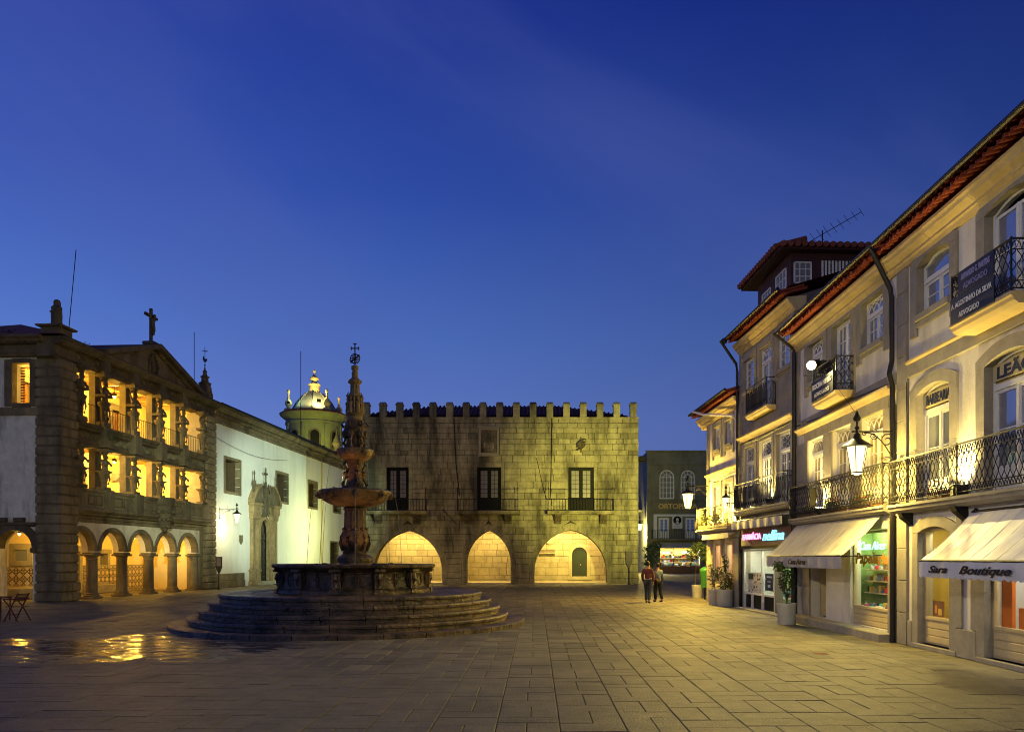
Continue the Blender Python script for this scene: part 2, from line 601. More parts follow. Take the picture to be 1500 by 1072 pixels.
def light(parent, kind, loc, watts, col, rad=.1, to=None, spot=None, blend=.4, size=None):
    l = bpy.data.lights.new('lamp_light', kind)
    l.energy = watts
    l.color = col
    if kind in ('POINT', 'SPOT'):
        l.shadow_soft_size = rad
    if kind == 'SPOT':
        l.spot_size = R(spot)
        l.spot_blend = blend
    if kind == 'AREA':
        l.shape = 'RECTANGLE'
        l.size, l.size_y = size
    o = bpy.data.objects.new('lamp_light', l)
    COL.objects.link(o)
    o.parent = parent
    o.location = loc
    if to is not None:
        o.rotation_euler = (Vector(to) - Vector(loc)).to_track_quat('-Z', 'Y').to_euler()
    return o
def text_mb(body, h, shear=0, bold=0, depth=.008, space=1.0, width=None):
    """lettering in the x-z plane, facing -y, centred on the origin; h = cap height"""
    cu = bpy.data.curves.new('lettering', 'FONT')
    cu.body = body
    cu.size = h / .7
    cu.shear = shear
    cu.offset = bold
    cu.extrude = depth / 2
    cu.space_character = space
    cu.resolution_u = 3
    ob = bpy.data.objects.new('lettering', cu)
    COL.objects.link(ob)
    dg = bpy.context.evaluated_depsgraph_get()
    me = bpy.data.meshes.new_from_object(ob.evaluated_get(dg))
    vs = [tuple(v.co) for v in me.vertices]
    fs = [tuple(p.vertices) for p in me.polygons]
    bpy.data.objects.remove(ob)
    bpy.data.curves.remove(cu)
    bpy.data.meshes.remove(me)
    x0 = min(v[0] for v in vs)
    x1 = max(v[0] for v in vs)
    k = width / (x1 - x0) if width else 1
    mb = MB()
    mb.add([((v[0] - (x0 + x1) / 2) * k, -v[2], v[1] - h / 2) for v in vs], fs)
    return mb
def letters(parent, body, loc, h, m, **kw):
    return text_mb(body, h, **kw).build('lettering', m, parent, loc=loc)

def arc(cx, cz, r, a0, a1, n=12):
    return [(cx + r * math.cos(R(a0 + (a1 - a0) * i / n)), cz + r * math.sin(R(a0 + (a1 - a0) * i / n))) for i in range(n + 1)]
def round_arch(x0, x1, zs, n=14):
    r = (x1 - x0) / 2
    return arc((x0 + x1) / 2, zs, r, 180, 0, n)
def seg_arch(x0, x1, zs, rise, n=8):
    a = (x1 - x0) / 2
    rr = (a * a + rise * rise) / (2 * rise)
    cz = zs + rise - rr
    th = math.degrees(math.asin(min(1, a / rr)))
    return arc((x0 + x1) / 2, cz, rr, 90 + th, 90 - th, n)
def pointed_arch(x0, x1, zs, za, n=9):
    a = (x1 - x0) / 2
    r = za - zs
    rr = (a * a + r * r) / (2 * a)
    cx = (x0 + x1) / 2
    th = math.degrees(math.asin(min(1, r / rr)))
    left = arc(x0 + rr, zs, rr, 180, 180 - th, n)
    right = [(2 * cx - x, z) for x, z in reversed(left)]
    return left + right[1:]

def wall(mb, x0, x1, z0, z1, yf, yb, holes=(), back=False):
    """front skin at yf with openings; reveals run to yb. hole: (x0,x1,z0,z1[,arch curve from left to right])"""
    xs = sorted({x0, x1, *[h[0] for h in holes], *[h[1] for h in holes]})
    tops = [max(p[1] for p in h[4]) if len(h) > 4 else h[3] for h in holes]
    zs = sorted({z0, z1, *[h[2] for h in holes], *tops})
    xs = [x for x in xs if x0 - 1e-6 <= x <= x1 + 1e-6]
    zs = [z for z in zs if z0 - 1e-6 <= z <= z1 + 1e-6]
    for i in range(len(xs) - 1):
        for j in range(len(zs) - 1):
            cx = (xs[i] + xs[i + 1]) / 2
            cz = (zs[j] + zs[j + 1]) / 2
            if any(h[0] < cx < h[1] and h[2] < cz < t for h, t in zip(holes, tops)):
                continue
            mb.quad((xs[i], yf, zs[j]), (xs[i + 1], yf, zs[j]), (xs[i + 1], yf, zs[j + 1]), (xs[i], yf, zs[j + 1]))
            if back:
                mb.quad((xs[i + 1], yb, zs[j]), (xs[i], yb, zs[j]), (xs[i], yb, zs[j + 1]), (xs[i + 1], yb, zs[j + 1]))
    for h, t in zip(holes, tops):
        if len(h) > 4:
            cv = h[4]
            for a, b in zip(cv[:-1], cv[1:]):
                mb.quad((a[0], yf, a[1]), (b[0], yf, b[1]), (b[0], yf, t), (a[0], yf, t))
                mb.quad((a[0], yf, a[1]), (a[0], yb, a[1]), (b[0], yb, b[1]), (b[0], yf, b[1]))
                if back:
                    mb.quad((b[0], yb, b[1]), (a[0], yb, a[1]), (a[0], yb, t), (b[0], yb, t))
            zl, zr = cv[0][1], cv[-1][1]
        else:
            zl = zr = h[3]
            mb.quad((h[0], yf, h[3]), (h[0], yb, h[3]), (h[1], yb, h[3]), (h[1], yf, h[3]))
        mb.quad((h[0], yf, h[2]), (h[0], yb, h[2]), (h[0], yb, zl), (h[0], yf, zl))
        mb.quad((h[1], yb, h[2]), (h[1], yf, h[2]), (h[1], yf, zr), (h[1], yb, zr))
        if h[2] > z0 + .01:
            mb.quad((h[0], yf, h[2]), (h[1], yf, h[2]), (h[1], yb, h[2]), (h[0], yb, h[2]))
    return mb

def stone_geo(mb, q, yb, yf, ch=.012):
    """one block: q = 4 corners (x,z) bottom-left, bottom-right, top-right, top-left"""
    sg = ((1, 1), (-1, 1), (-1, -1), (1, -1))
    v = [(p[0], yb, p[1]) for p in q] + [(p[0], yf + ch, p[1]) for p in q] + [(p[0] + ch * a, yf, p[1] + ch * b) for p, (a, b) in zip(q, sg)]
    f = [(8, 9, 10, 11)]
    for i in range(4):
        j = (i + 1) % 4
        f += [(i, j, 4 + j, 4 + i), (4 + i, 4 + j, 8 + j, 8 + i)]
    return mb.add(v, f)

def courses(z0, z1, breaks, h, rng):
    bs = sorted({z0, z1, *[b for b in breaks if z0 + .05 < b < z1 - .05]})
    out = []
    for a, b in zip(bs[:-1], bs[1:]):
        n = max(1, round((b - a) / h))
        w = [1 + rng.uniform(-.26, .26) for _ in range(n)]
        t = sum(w)
        z = a
        for k in w:
            out.append((z, z + (b - a) * k / t))
            z += (b - a) * k / t
    return out
def ashlar(x0, x1, cs, holes, wmin, wmax, rng, gap=.026):
    """blocks of a coursed wall round its openings; holes are functions z -> (left, right) or None"""
    out = []
    for zb, zt in cs:
        e = (zt - zb) * .02
        cuts = []
        for h in holes:
            a, b = h(zb + e), h(zt - e)
            if a is None and b is None:
                continue
            if a is None:
                a = ((b[0] + b[1]) / 2,) * 2
            if b is None:
                b = ((a[0] + a[1]) / 2,) * 2
            cuts.append((a, b))
        cuts.sort(key=lambda c: c[0][0])
        segs = []
        lb = lt = x0
        for a, b in cuts:
            segs.append((lb, lt, a[0], b[0]))
            lb, lt = a[1], b[1]
        segs.append((lb, lt, x1, x1))
        for sb, st, eb, et in segs:
            w = min(eb, et) - max(sb, st)
            if max(eb - sb, et - st) < .06:
                continue
            n = max(1, round(w / rng.uniform(wmin, wmax))) if w > 0 else 1
            ws = [rng.uniform(.6, 1.4) for _ in range(n)]
            t = sum(ws)
            acc = [0]
            for k in ws:
                acc.append(acc[-1] + k / t)
            lo = max(sb, st)
            hi = min(eb, et)
            for i in range(n):
                xa = lo + (hi - lo) * acc[i]
                xb = lo + (hi - lo) * acc[i + 1]
                bl = (sb if i == 0 else xa) + gap / 2
                tl = (st if i == 0 else xa) + gap / 2
                br = (eb if i == n - 1 else xb) - gap / 2
                tr = (et if i == n - 1 else xb) - gap / 2
                if br - bl < .03:
                    br = bl + .03
                if tr - tl < .03:
                    tr = tl + .03
                out.append([(bl, zb + gap / 2), (br, zb + gap / 2), (tr, zt - gap / 2), (tl, zt - gap / 2)])
    return out
def rect_hole(x0, x1, z0, z1):
    return lambda z: (x0, x1) if z0 - .005 < z < z1 + .005 else None
def curve_hole(cv, z0):
    zs = cv[0][1]
    top = max(p[1] for p in cv)
    n = len(cv)
    mid = max(range(n), key=lambda i: cv[i][1])
    def side(pts, z):
        for a, b in zip(pts[:-1], pts[1:]):
            lo, hi = min(a[1], b[1]), max(a[1], b[1])
            if lo - 1e-9 <= z <= hi + 1e-9 and hi > lo:
                return a[0] + (b[0] - a[0]) * (z - a[1]) / (b[1] - a[1])
        return pts[0][0]
    def f(z):
        if z < z0 or z >= top:
            return None
        if z <= zs:
            return (cv[0][0], cv[-1][0])
        return (side(cv[:mid + 1], z), side(list(reversed(cv[mid:])), z))
    return f

# ------------------------------------------------------------------ shared building pieces
_pane = {}
rp = random.Random(77)
def pane(parent, x0, x1, z0, z1, y, m='pane'):
    if m not in _pane:
        mb = MB().box(-.5, .5, -.002, .002, -.5, .5)
        o = mb.build('pane', m, parent)
        _pane[m] = o.data
    else:
        o = bpy.data.objects.new('pane', _pane[m])
        COL.objects.link(o)
        o.parent = parent
    o.location = ((x0 + x1) / 2, y, (z0 + z1) / 2)
    o.scale = (x1 - x0, 1, z1 - z0)
    o.rotation_euler = (R(rp.gauss(0, .25)), 0, R(rp.gauss(0, .25)))
    return o

def window(parent, x0, x1, z0, z1, y, cols=2, rows=3, kick=0, fan=0, fstyle=None, fm='white_paint', pm='pane', rise=0, leaves=2, name='window', fp=None, t=.055, stile=.06):
    """joinery filling an opening: outer frame, transom light (fan = its height), leaves with glazing bars, panels below"""
    mb = MB()
    d0, d1 = y - .035, y + .045
    mb.box(x0, x0 + t, d0, d1, z0, z1 + rise * .5)
    mb.box(x1 - t, x1, d0, d1, z0, z1 + rise * .5)
    zt = z1 - fan
    if rise:
        cv = seg_arch(x0 + t, x1 - t, z1 - t, rise)
        cv2 = seg_arch(x0 + t, x1 - t, z1, rise)
        mb.ring(cv, cv2, d0, d1)
    else:
        mb.box(x0 + t, x1 - t, d0, d1, z1 - t, z1)
    if fan:
        mb.box(x0 + t, x1 - t, d0 - .02, d1, zt - .05, zt + .05)
    mb.box(x0 + t, x1 - t, d0, d1, z0, z0 + .05)
    xa, xb = x0 + t, x1 - t
    top = zt - .05 if fan else z1 - t
    w = (xb - xa) / leaves
    glass = []
    for i in range(leaves):
        a, b = xa + w * i + .004, xa + w * (i + 1) - .004
        e0, e1 = y - .022, y + .03
        mb.box(a, a + stile, e0, e1, z0 + .052, top - .002)
        mb.box(b - stile, b, e0, e1, z0 + .052, top - .002)
        mb.box(a + stile, b - stile, e0, e1, top - stile, top - .002)
        zk = z0 + .052 + max(kick, stile)
        mb.box(a + stile, b - stile, e0 + .006, e1, z0 + .052, zk)
        if kick:
            mb.box(a + stile + .04, b - stile - .04, e0 - .006, e0 + .006, z0 + .11, zk - .06)
        gx0, gx1, gz0, gz1 = a + stile, b - stile, zk, top - stile
        for c in range(1, cols):
            xx = gx0 + (gx1 - gx0) * c / cols
            mb.box(xx - .012, xx + .012, y - .015, y + .02, gz0, gz1)
        for r in range(1, rows):
            zz = gz0 + (gz1 - gz0) * r / rows
            mb.box(gx0, gx1, y - .0142, y + .0202, zz - .012, zz + .012)
        for c in range(cols):
            for r in range(rows):
                glass.append((gx0 + (gx1 - gx0) * c / cols, gx0 + (gx1 - gx0) * (c + 1) / cols, gz0 + (gz1 - gz0) * r / rows, gz0 + (gz1 - gz0) * (r + 1) / rows))
    if leaves == 2:
        xm = (xa + xb) / 2
        mb.box(xm - .025, xm + .025, y - .034, y - .023, z0 + .052, top)
    if fan:
        fa, fb, f0, f1 = xa, xb, zt + .05, z1 - t + (rise if rise else 0)
        if not rise:
            glass.append((fa, fb, f0, f1))
        W, H = fb - fa, f1 - f0
        if fstyle == 'arcs':         # interlaced arches
            q = W / 2
            for k in (-1, 0, 1, 2):
                cx = fa + q * k * .5 + q * .25
                for rr in (q * .5, ):
                    pts = [(fa + q * .5 * k + q * .5 + rr * 1.0 * math.cos(PI * j / 10), y, f0 + H * .95 * math.sin(PI * j / 10)) for j in range(11)]
                    pts = [p for p in pts if fa - .001 <= p[0] <= fb + .001]
                    if len(pts) > 2:
                        mb.tube(pts, .017, 4)
        elif fstyle == 'diamonds':
            for k in range(2):
                c = fa + W * (.27 + .46 * k)
                for s in (-1, 1):
                    mb.tube([(c, y, f0), (c + s * W * .2, y, f0 + H * .3), (c + s * W * .09, y, f0 + H * .5), (c + s * W * .2, y, f0 + H * .7), (c, y, f1)], .014, 4)
                mb.tube([(c - W * .09, y, f0 + H * .5), (c + W * .09, y, f0 + H * .5)], .012, 4)
        elif fstyle == 'bars':
            for c in (1, 2):
                mb.box(fa + W * c / 3 - .012, fa + W * c / 3 + .012, y - .015, y + .02, f0, f1)
    o = mb.build(name, fm, parent)
    if rise:
        cv = seg_arch(x0 + t, x1 - t, z1 - t, rise)
        if fan:
            pb = MB().prism([(xa, zt + .05), (xb, zt + .05)] + list(reversed(cv)), y - .002, y + .002)
            pb.build('pane', fp or pm, o)
    for g in glass:
        pane(o, *g, y + .003, pm)
    return o

def surround(parent, x0, x1, z0, z1, yf, w=.24, sill=True, rise=0, m='stone', depth=.2, proud=.045, apron=0, ears=0):
    """stone jambs, lintel and sill round an opening (yf = wall face), each stone a part"""
    a, b = yf - proud, yf + depth
    for s0, s1 in ((x0 - w, x0 + .005), (x1 - .005, x1 + w)):
        zs = z0 - (apron if sill else 0)
        n = max(1, round((z1 - zs) / 1.3))
        for k in range(n):
            u, v = zs + (z1 - zs) * k / n, zs + (z1 - zs) * (k + 1) / n
            MB().cbox(s0, s1, a, b, u + .002, v - .002, .004).build('jamb_stone', m, parent)
    if rise:
        cv = seg_arch(x0 + .006, x1 - .006, z1 - .004, rise)
        ov = seg_arch(x0 - w, x1 + w, z1 + .06, rise + w * .82)
        # top band runs from the jamb tops to the outer curve
        n = len(cv)
        ov = [(x0 - w + (x1 - x0 + 2 * w) * i / (n - 1), 0) for i in range(n)]
        a2 = (x1 - x0) / 2 + w
        cx = (x0 + x1) / 2
        ov = [(x, z1 + w * .55 + (rise + w * .35) * (1 - ((x - cx) / a2) ** 2)) for x, _ in ov]
        MB().ring(cv, ov, a - .002, b).build('lintel_stone', m, parent)
        MB().prism([(x0 - w, z1), (x0, z1), ov[0]], a - .002, b).build('lintel_stone', m, parent)
        MB().prism([(x1, z1), (x1 + w, z1), ov[-1]], a - .002, b).build('lintel_stone', m, parent)
    else:
        MB().cbox(x0 - w, x1 + w, a - .003, b, z1 - .005, z1 + w * 1.05, .003).build('lintel_stone', m, parent)
    if sill:
        MB().cbox(x0 + .002, x1 - .002, a - .05, b, z0 - .13, z0 + .005, .004).build('sill_stone', m, parent)
        if apron:
            MB().cbox(x0 + .003, x1 - .003, a + .006, yf + .02, z0 - apron * .62, z0 - .132, .008).build('apron_stone', m, parent)

def railing_mb(mb, path, z0, z1, style='wave', r=.009, step=.16):
    """wrought iron between the points of path (x, y)"""
    for (xa, ya), (xb, yb) in zip(path[:-1], path[1:]):
        Ln = math.hypot(xb - xa, yb - ya)
        ux, uy = (xb - xa) / Ln, (yb - ya) / Ln
        P = lambda s, z: (xa + ux * s, ya + uy * s, z)
        mb.tube([P(0, z1), P(Ln, z1)], .018, 5)
        mb.tube([P(0, z0 + .05), P(Ln, z0 + .05)], .013, 4)
        n = max(1, round(Ln / step))
        st = Ln / n
        if style == 'bars':
            for i in range(n + 1):
                mb.tube([P(i * st, z0), P(i * st, z1)], r, 4)
        elif style == 'loops':
            mb.tube([P(0, z1 - .14), P(Ln, z1 - .14)], .01, 4)
            for i in range(n):
                c = i * st + st / 2
                mb.tube([P(c - st * .32, z0 + .05), P(c - st * .32, z1 - .3)] + [P(c - st * .32 * math.cos(PI * k / 6), z1 - .3 + .15 * math.sin(PI * k / 6)) for k in range(1, 6)] + [P(c + st * .32, z1 - .3), P(c + st * .32, z0 + .05)], r, 4)
                mb.tube([P(c, z0 + .25), P(c, z1 - .15)], r * .8, 4)
                mb.tube([P(c - st * .32, z0 + .05), P(c - st * .1, z0 + .17), P(c, z0 + .25), P(c + st * .1, z0 + .17), P(c + st * .32, z0 + .05)], r, 4)
        else:
            za, zb = z0 + .17, z1 - .17
            mb.tube([P(0, za), P(Ln, za)], .009, 4)
            mb.tube([P(0, zb), P(Ln, zb)], .009, 4)
            for i in range(n):
                c = i * st + st / 2
                for s in (-1, 1):
                    mb.tube([P(c + s * st * (.27 - .23 * math.cos(4 * PI * k / 12)), za + (zb - za) * k / 12) for k in range(13)], r, 4)
                for z_, h in ((zb, .15), (z0 + .05, .12)):
                    mb.tube([P(c - st * .5, z_), P(c - st * .3, z_ + h * .75), P(c, z_ + h * .95), P(c + st * .3, z_ + h * .75), P(c + st * .5, z_)], r, 4)
                    mb.tube([P(c - st * .28, z_ + h), P(c, z_ + h * .15), P(c + st * .28, z_ + h)], r * .8, 4)
    for x, y in path:
        mb.tube([(x, y, z0), (x, y, z1 + .03)], .018, 5)

def scroll(mb, c, r, turns=1.6, rad=.02, plane='xz', flip=1, n=18, start=0):
    pts = []
    for k in range(n + 1):
        w = start + flip * 2 * PI * turns * k / n
        q = r * (1 - .8 * k / n)
        a, b = q * math.cos(w), q * math.sin(w)
        pts.append((c[0] + a, c[1], c[2] + b) if plane == 'xz' else (c[0], c[1] + a, c[2] + b))
    mb.tube(pts, rad, 4)

def relief(mb, x0, x1, z0, z1, y, rng, step=None):
    """a carved frieze of scrolls and bosses standing out from the face y"""
    h = z1 - z0
    step = step or h * .9
    n = max(1, round((x1 - x0) / step))
    st = (x1 - x0) / n
    for i in range(n):
        c = x0 + st * (i + .5)
        f = 1 if i % 2 else -1
        scroll(mb, (c, y, z0 + h * .5), min(st, h) * .44, 1.3, h * .09, 'xz', f, 10, rng.uniform(0, 1))
        mb.ball((c + st * .45, y, z0 + h * (.5 + f * .25)), h * .13, 6)
        mb.tube([(c - st * .5, y, z0 + h * (.5 - f * .35)), (c, y - h * .06, z0 + h * (.5 + f * .4)), (c + st * .5, y, z0 + h * (.5 - f * .3))], h * .07, 4)

# ------------------------------------------------------------------ ground and paving
FX, FY = -5.3, 22.4          # centre of the fountain
g = MB().quad((-1500, -800, -.06), (1500, -800, -.06), (1500, 2500, -.06), (-1500, 2500, -.06)).build('ground', 'bed')
tag(g, kind='structure')
pv = MB().quad((-30, 3, -.03), (16, 3, -.03), (16, 110, -.03), (-30, 110, -.03)).build('paving', 'bed')
tag(pv, kind='structure')
def paving():
    """strips running away from the viewer: pairs of long slabs side by side, then one or two laid across"""
    rng = random.Random(5)
    slabs = []
    def put(cx, cy, w, l):
        px = 785 + 1120 * cx / cy
        if not (-700 < px < 2100 and (cx < 8.2 or cy > 36)):
            return
        if cy > 54.5 and cx < 7.4:
            return
        if math.hypot(cx - FX, cy - FY) < 4.2:
            return
        slabs.append((cx, cy, w - .011, l - .011))
    x = -29.6
    while x < 15:
        w = rng.uniform(.66, .76)
        y = 4 + rng.uniform(0, 1)
        while y < (62 if x < 7.4 else 104):
            l = rng.uniform(.62, .82)
            k = rng.uniform(.46, .54)
            if rng.random() < .88:
                put(x + w * k / 2, y + l / 2, w * k, l)
                put(x + w * (1 + k) / 2, y + l / 2, w * (1 - k), l)
            else:
                put(x + w / 2, y + l / 2, w, l)
            y += l
            for _ in range(1 if rng.random() < .75 else 2):
                l = rng.uniform(.3, .42)
                put(x + w / 2, y + l / 2, w, l)
                y += l
        x += w
    slabs.sort(key=lambda s: s[1] + (0 if s[1] > 7.6 and -20 < 785 + 1120 * s[0] / s[1] < 1520 else 100))
    def geo(mb, cx, cy, w, l):
        z = rng.uniform(-.004, .003)
        a, b = rng.gauss(0, .004), rng.gauss(0, .004)
        c = .006
        V = []
        for q, dz in ((0, -.03), (0, -c), (c, 0)):
            for sx, sy in ((-1, -1), (1, -1), (1, 1), (-1, 1)):
                X, Y = sx * (w / 2 - q), sy * (l / 2 - q)
                V.append((cx + X, cy + Y, z + dz + X * a + Y * b if dz > -.02 else -.029))
        F = [(8, 9, 10, 11)]
        for k in (0, 4):
            for i in range(4):
                j = (i + 1) % 4
                F.append((k + i, k + j, k + 4 + j, k + 4 + i))
        mb.add(V, F)
    for s in slabs[:300]:
        mb = MB()
        geo(mb, 0, 0, s[2], s[3])
        mb.build('paving_slab', 'paving', pv, loc=(s[0], s[1], 0))
    mb = MB()
    for s in slabs[300:]:
        geo(mb, *s)
    tag(mb.build('paving_slabs', 'paving', pv), kind='stuff')
paving()

dc = thing('drain_cover', 'small rusty drain cover in the paving before the stationery shop', 'drain cover', (5.65, 15.15, .004))
MB().cbox(-.13, .13, -.1, .1, -.02, .004, .004).build('frame', 'rusty', dc)
for k in range(5):
    MB().box(-.1 + .045 * k, -.078 + .045 * k, -.08, .08, .004, .008).build('grate_bar', 'rusty', dc)

# ------------------------------------------------------------------ town hall with three pointed arches
TX, TY = -13.65, 54.6
th = thing('town_hall', 'crenellated granite town hall with three lit pointed arches at the end of the square', 'town hall', (TX, TY, 0))
def town_hall():
    rng = random.Random(11)
    W, H = 20.96, 11.92
    arches = [pointed_arch(2.05, 6.95, .9, 3.82), pointed_arch(8.70, 11.85, 1.5, 3.84), pointed_arch(13.55, 18.72, .85, 3.88)]
    win = [(2.99, 4.57), (9.46, 11.16), (15.97, 17.79)]
    z0w, z1w = 5.3, 8.35
    holes = [(a[0][0], a[-1][0], 0, 0, a) for a in arches] + [(a, b, z0w, z1w) for a, b in win]
    mb = MB()
    wall(mb, 0, W, 0, H, .02, .9, holes, back=True)
    mb.quad((0, .02, 0), (0, .02, H), (0, 13, H), (0, 13, 0))
    mb.quad((W, .02, 0), (W, 13, 0), (W, 13, H), (W, .02, H))
    mb.quad((0, .02, H), (W, .02, H), (W, .9, H), (0, .9, H))
    mb.quad((0, 13, 0), (0, 13, H), (W, 13, H), (W, 13, 0))
    mb.build('wall', 'palace_joint', th)
    rings = []
    def outer(cv, w):
        out = []
        n = len(cv)
        for i in range(n):
            a, b = cv[max(0, i - 1)], cv[min(n - 1, i + 1)]
            tx, tz = b[0] - a[0], b[1] - a[1]
            l = math.hypot(tx, tz)
            out.append((cv[i][0] - tz / l * w, cv[i][1] + tx / l * w))
        m = n // 2
        out[m] = (cv[m][0], cv[m][1] + w * 1.15)
        return out
    for cv in arches:
        ov = outer(cv, .36)
        ov[0] = (cv[0][0] - .36, cv[0][1])
        ov[-1] = (cv[-1][0] + .36, cv[-1][1])
        rings.append(ov)
        for i in range(len(cv) - 1):
            q = [cv[i], cv[i + 1], ov[i + 1], ov[i]]
            V = [(p[0], -.035, p[1]) for p in q] + [(p[0], .1, p[1]) for p in q]
            c = (sum(p[0] for p in q) / 4, sum(p[1] for p in q) / 4)
            V = [(c[0] + (p[0] - c[0]) * .975, p[1], c[1] + (p[2] - c[1]) * .975) for p in V]
            MB().add(V, [(0, 1, 2, 3), (0, 4, 5, 1), (1, 5, 6, 2), (2, 6, 7, 3), (3, 7, 4, 0)]).build('voussoir', 'palace', th)
        # jamb stones under the springing and a thin hood moulding
        for xa, xb in ((cv[0][0] - .36, cv[0][0]), (cv[-1][0], cv[-1][0] + .36)):
            n = 2 if cv[0][1] < 1.2 else 3
            for k in range(n):
                MB().cbox(xa + .004, xb - .004, -.035, .1, cv[0][1] * k / n + .006, cv[0][1] * (k + 1) / n - .006, .012).build('jamb_stone', 'palace', th)
        MB().ring(ov, outer(ov, .08)[0:1] + outer(ov, .08)[1:], -.07, .03).build('hood_mould', 'palace', th)
    hs = [curve_hole(r, 0) for r in rings] + [rect_hole(a - .24, b + .24, z0w, z1w + .34) for a, b in win]
    hs += [rect_hole(9.54, 11.05, 9.2, 11.18)]
    cs = courses(0, H, [z0w, z1w + .34, 9.2, 11.18], .44, rng)
    quads = ashlar(0, W, cs, hs, .75, 1.35, rng)
    quads.sort(key=lambda q: -(q[1][0] - q[0][0]) * (q[2][1] - q[1][1]))
    for q in quads[:300]:
        stone_geo(MB(), q, .02, -.012 + rng.uniform(-.007, .007)).build('ashlar_block', 'palace', th)
    mb = MB()
    for q in quads[300:]:
        stone_geo(mb, q, .02, -.012 + rng.uniform(-.007, .007))
    # side wall towards the alley
    xf = Matrix(((0, -1, 0, W), (1, 0, 0, 0), (0, 0, 1, 0), (0, 0, 0, 1)))
    mb.xf = xf
    for q in ashlar(.05, 13, courses(0, H, [], .44, rng), [], .7, 1.3, rng):
        stone_geo(mb, q, -.005, -.03 + rng.uniform(-.006, .006))
    tag(mb.build('ashlar_blocks', 'palace', th), kind='stuff')
    for k in range(18):
        x = .31 + 1.195 * k
        mer = MB()
        mer.box(x - .23, x + .23, -.02, .5, H, H + .86)
        mer.box(x - .27, x + .27, -.06, .54, H + .86, H + .93)
        mer.add([(x - .27, -.06, H + .93), (x + .27, -.06, H + .93), (x + .27, .54, H + .93), (x - .27, .54, H + .93), (x - .2, .24, H + 1.13), (x + .2, .24, H + 1.13)],
                [(0, 1, 5, 4), (1, 2, 5), (2, 3, 4, 5), (3, 0, 4)])
        mer.build('merlon', 'palace', th)
    MB().box(-.04, W + .04, -.05, .5, H - .14, H - .002).build('coping', 'palace', th)
    # hipped tile roof behind the battlements
    rf = MB()
    e = 11.7
    A = [(.6, 1, e + .5), (W - .6, 1, e + .5), (W - .6, 12.4, e), (.6, 12.4, e)]
    rg = [(5.6, 5.6, 13.75), (W - 5.6, 5.6, 13.8)]
    rf.add(A + rg, [(0, 1, 5, 4), (1, 2, 5), (2, 3, 4, 5), (3, 0, 4)])
    ro = rf.build('roof', 'tile_dark', th)
    tb = MB()
    for k in range(66):
        x = .75 + k * .3
        zt = lambda yy: e + .5 + (13.77 - e - .5) * (yy - 1) / 4.6
        ye = 1 + 4.6 * min(1, min(x - .6, W - .6 - x) / 5)
        if ye > 1.3:
            tb.tube([(x, 1, zt(1) + .03), (x, ye, zt(ye) + .03)], .085, 5)
    tag(tb.build('roof_tiles', 'tile_dark', ro), kind='stuff')
    # windows, balconies
    slabs = [(1.7, 5.9), (8.07, 12.43), (14.48, 19.2)]
    for (a, b), (s0, s1) in zip(win, slabs):
        for q in ([(a - .24, z0w), (a, z0w), (a, z1w), (a - .24, z1w)], [(b, z0w), (b + .24, z0w), (b + .24, z1w), (b, z1w)]):
            n = 3
            for k in range(n):
                MB().cbox(q[0][0] + .003, q[1][0] - .003, -.03, .1, z0w + (z1w - z0w) * k / n + .004, z0w + (z1w - z0w) * (k + 1) / n - .004, .01).build('jamb_stone', 'palace', th)
        MB().cbox(a - .24, b + .24, -.035, .1, z1w, z1w + .34, .012).build('lintel_stone', 'palace', th)
        window(th, a, b, z0w, z1w, .25, cols=2, rows=6, kick=.85, fm='dark_paint', pm='pane_curtain', t=.1, stile=.13)
        bl = MB()
        bl.extrude([(-.75, 5.2), (-.75, 5.12), (-.7, 5.06), (-.66, 4.98), (.02, 4.98), (.02, 5.2)], s0, s1)
        bo = bl.build('balcony_slab', 'palace', th)
        rl = MB()
        railing_mb(rl, [(s0 + .05, .0), (s0 + .05, -.69), (s1 - .05, -.69), (s1 - .05, 0)], 5.2, 6.02, 'bars', .014, .2)
        for xx in (s0 + .05, s1 - .05):
            rl.tube([(xx, -.69, 6.0), (xx, -.69, 6.75)], .022, 5)
            rl.tube([(xx, -.69, 6.7), (xx, 0, 6.7)], .014, 4)
            rl.ball((xx, -.69, 6.78), .05)
        rl.tube([(s0 + .05, -.69, 6.7), (s1 - .05, -.69, 6.7)], .014, 4)
        rl.build('railing', 'iron', bo)
        for cx in (s0 + .75, s1 - .75):
            cb = MB().extrude([(-.6, 4.98), (-.6, 4.86), (-.45, 4.72), (-.4, 4.6), (-.22, 4.5), (-.18, 4.34), (.02, 4.3), (.02, 4.98)], cx - .24, cx + .24)
            for s in (-.14, 0, .14):
                cb.tube([(cx + s, -.62, 4.9), (cx + s, -.47, 4.7), (cx + s, -.24, 4.48)], .035, 5)
            cb.build('corbel', 'carved', th)
    # royal arms in a frame
    fr = MB()
    x0, x1, z0, z1 = 9.56, 11.03, 9.22, 11.16
    for a, b, c, d in ((x0, x0 + .16, z0, z1), (x1 - .16, x1, z0, z1), (x0 + .16, x1 - .16, z1 - .16, z1), (x0 + .16, x1 - .16, z0, z0 + .16)):
        fr.cbox(a, b, -.11, .02, c, d, .03)
    fr.box(x0 - .08, x1 + .08, -.15, .02, z1 + .002, z1 + .1)
    fr.box(x0 - .05, x1 + .05, -.13, .02, z0 - .09, z0 - .002)
    af = fr.build('arms_frame', 'arms', th)
    MB().box(x0 + .162, x1 - .162, -.005, .02, z0 + .162, z1 - .162).build('arms_ground', 'rust', af)  # darker stone paints in the shade of the recess behind the arms
    sh = MB()
    c = (x0 + x1) / 2
    sh.prism([(c - .38, 10.1), (c - .38, 9.75), (c - .25, 9.5), (c, 9.42), (c + .25, 9.5), (c + .38, 9.75), (c + .38, 10.1)], -.09, 0)
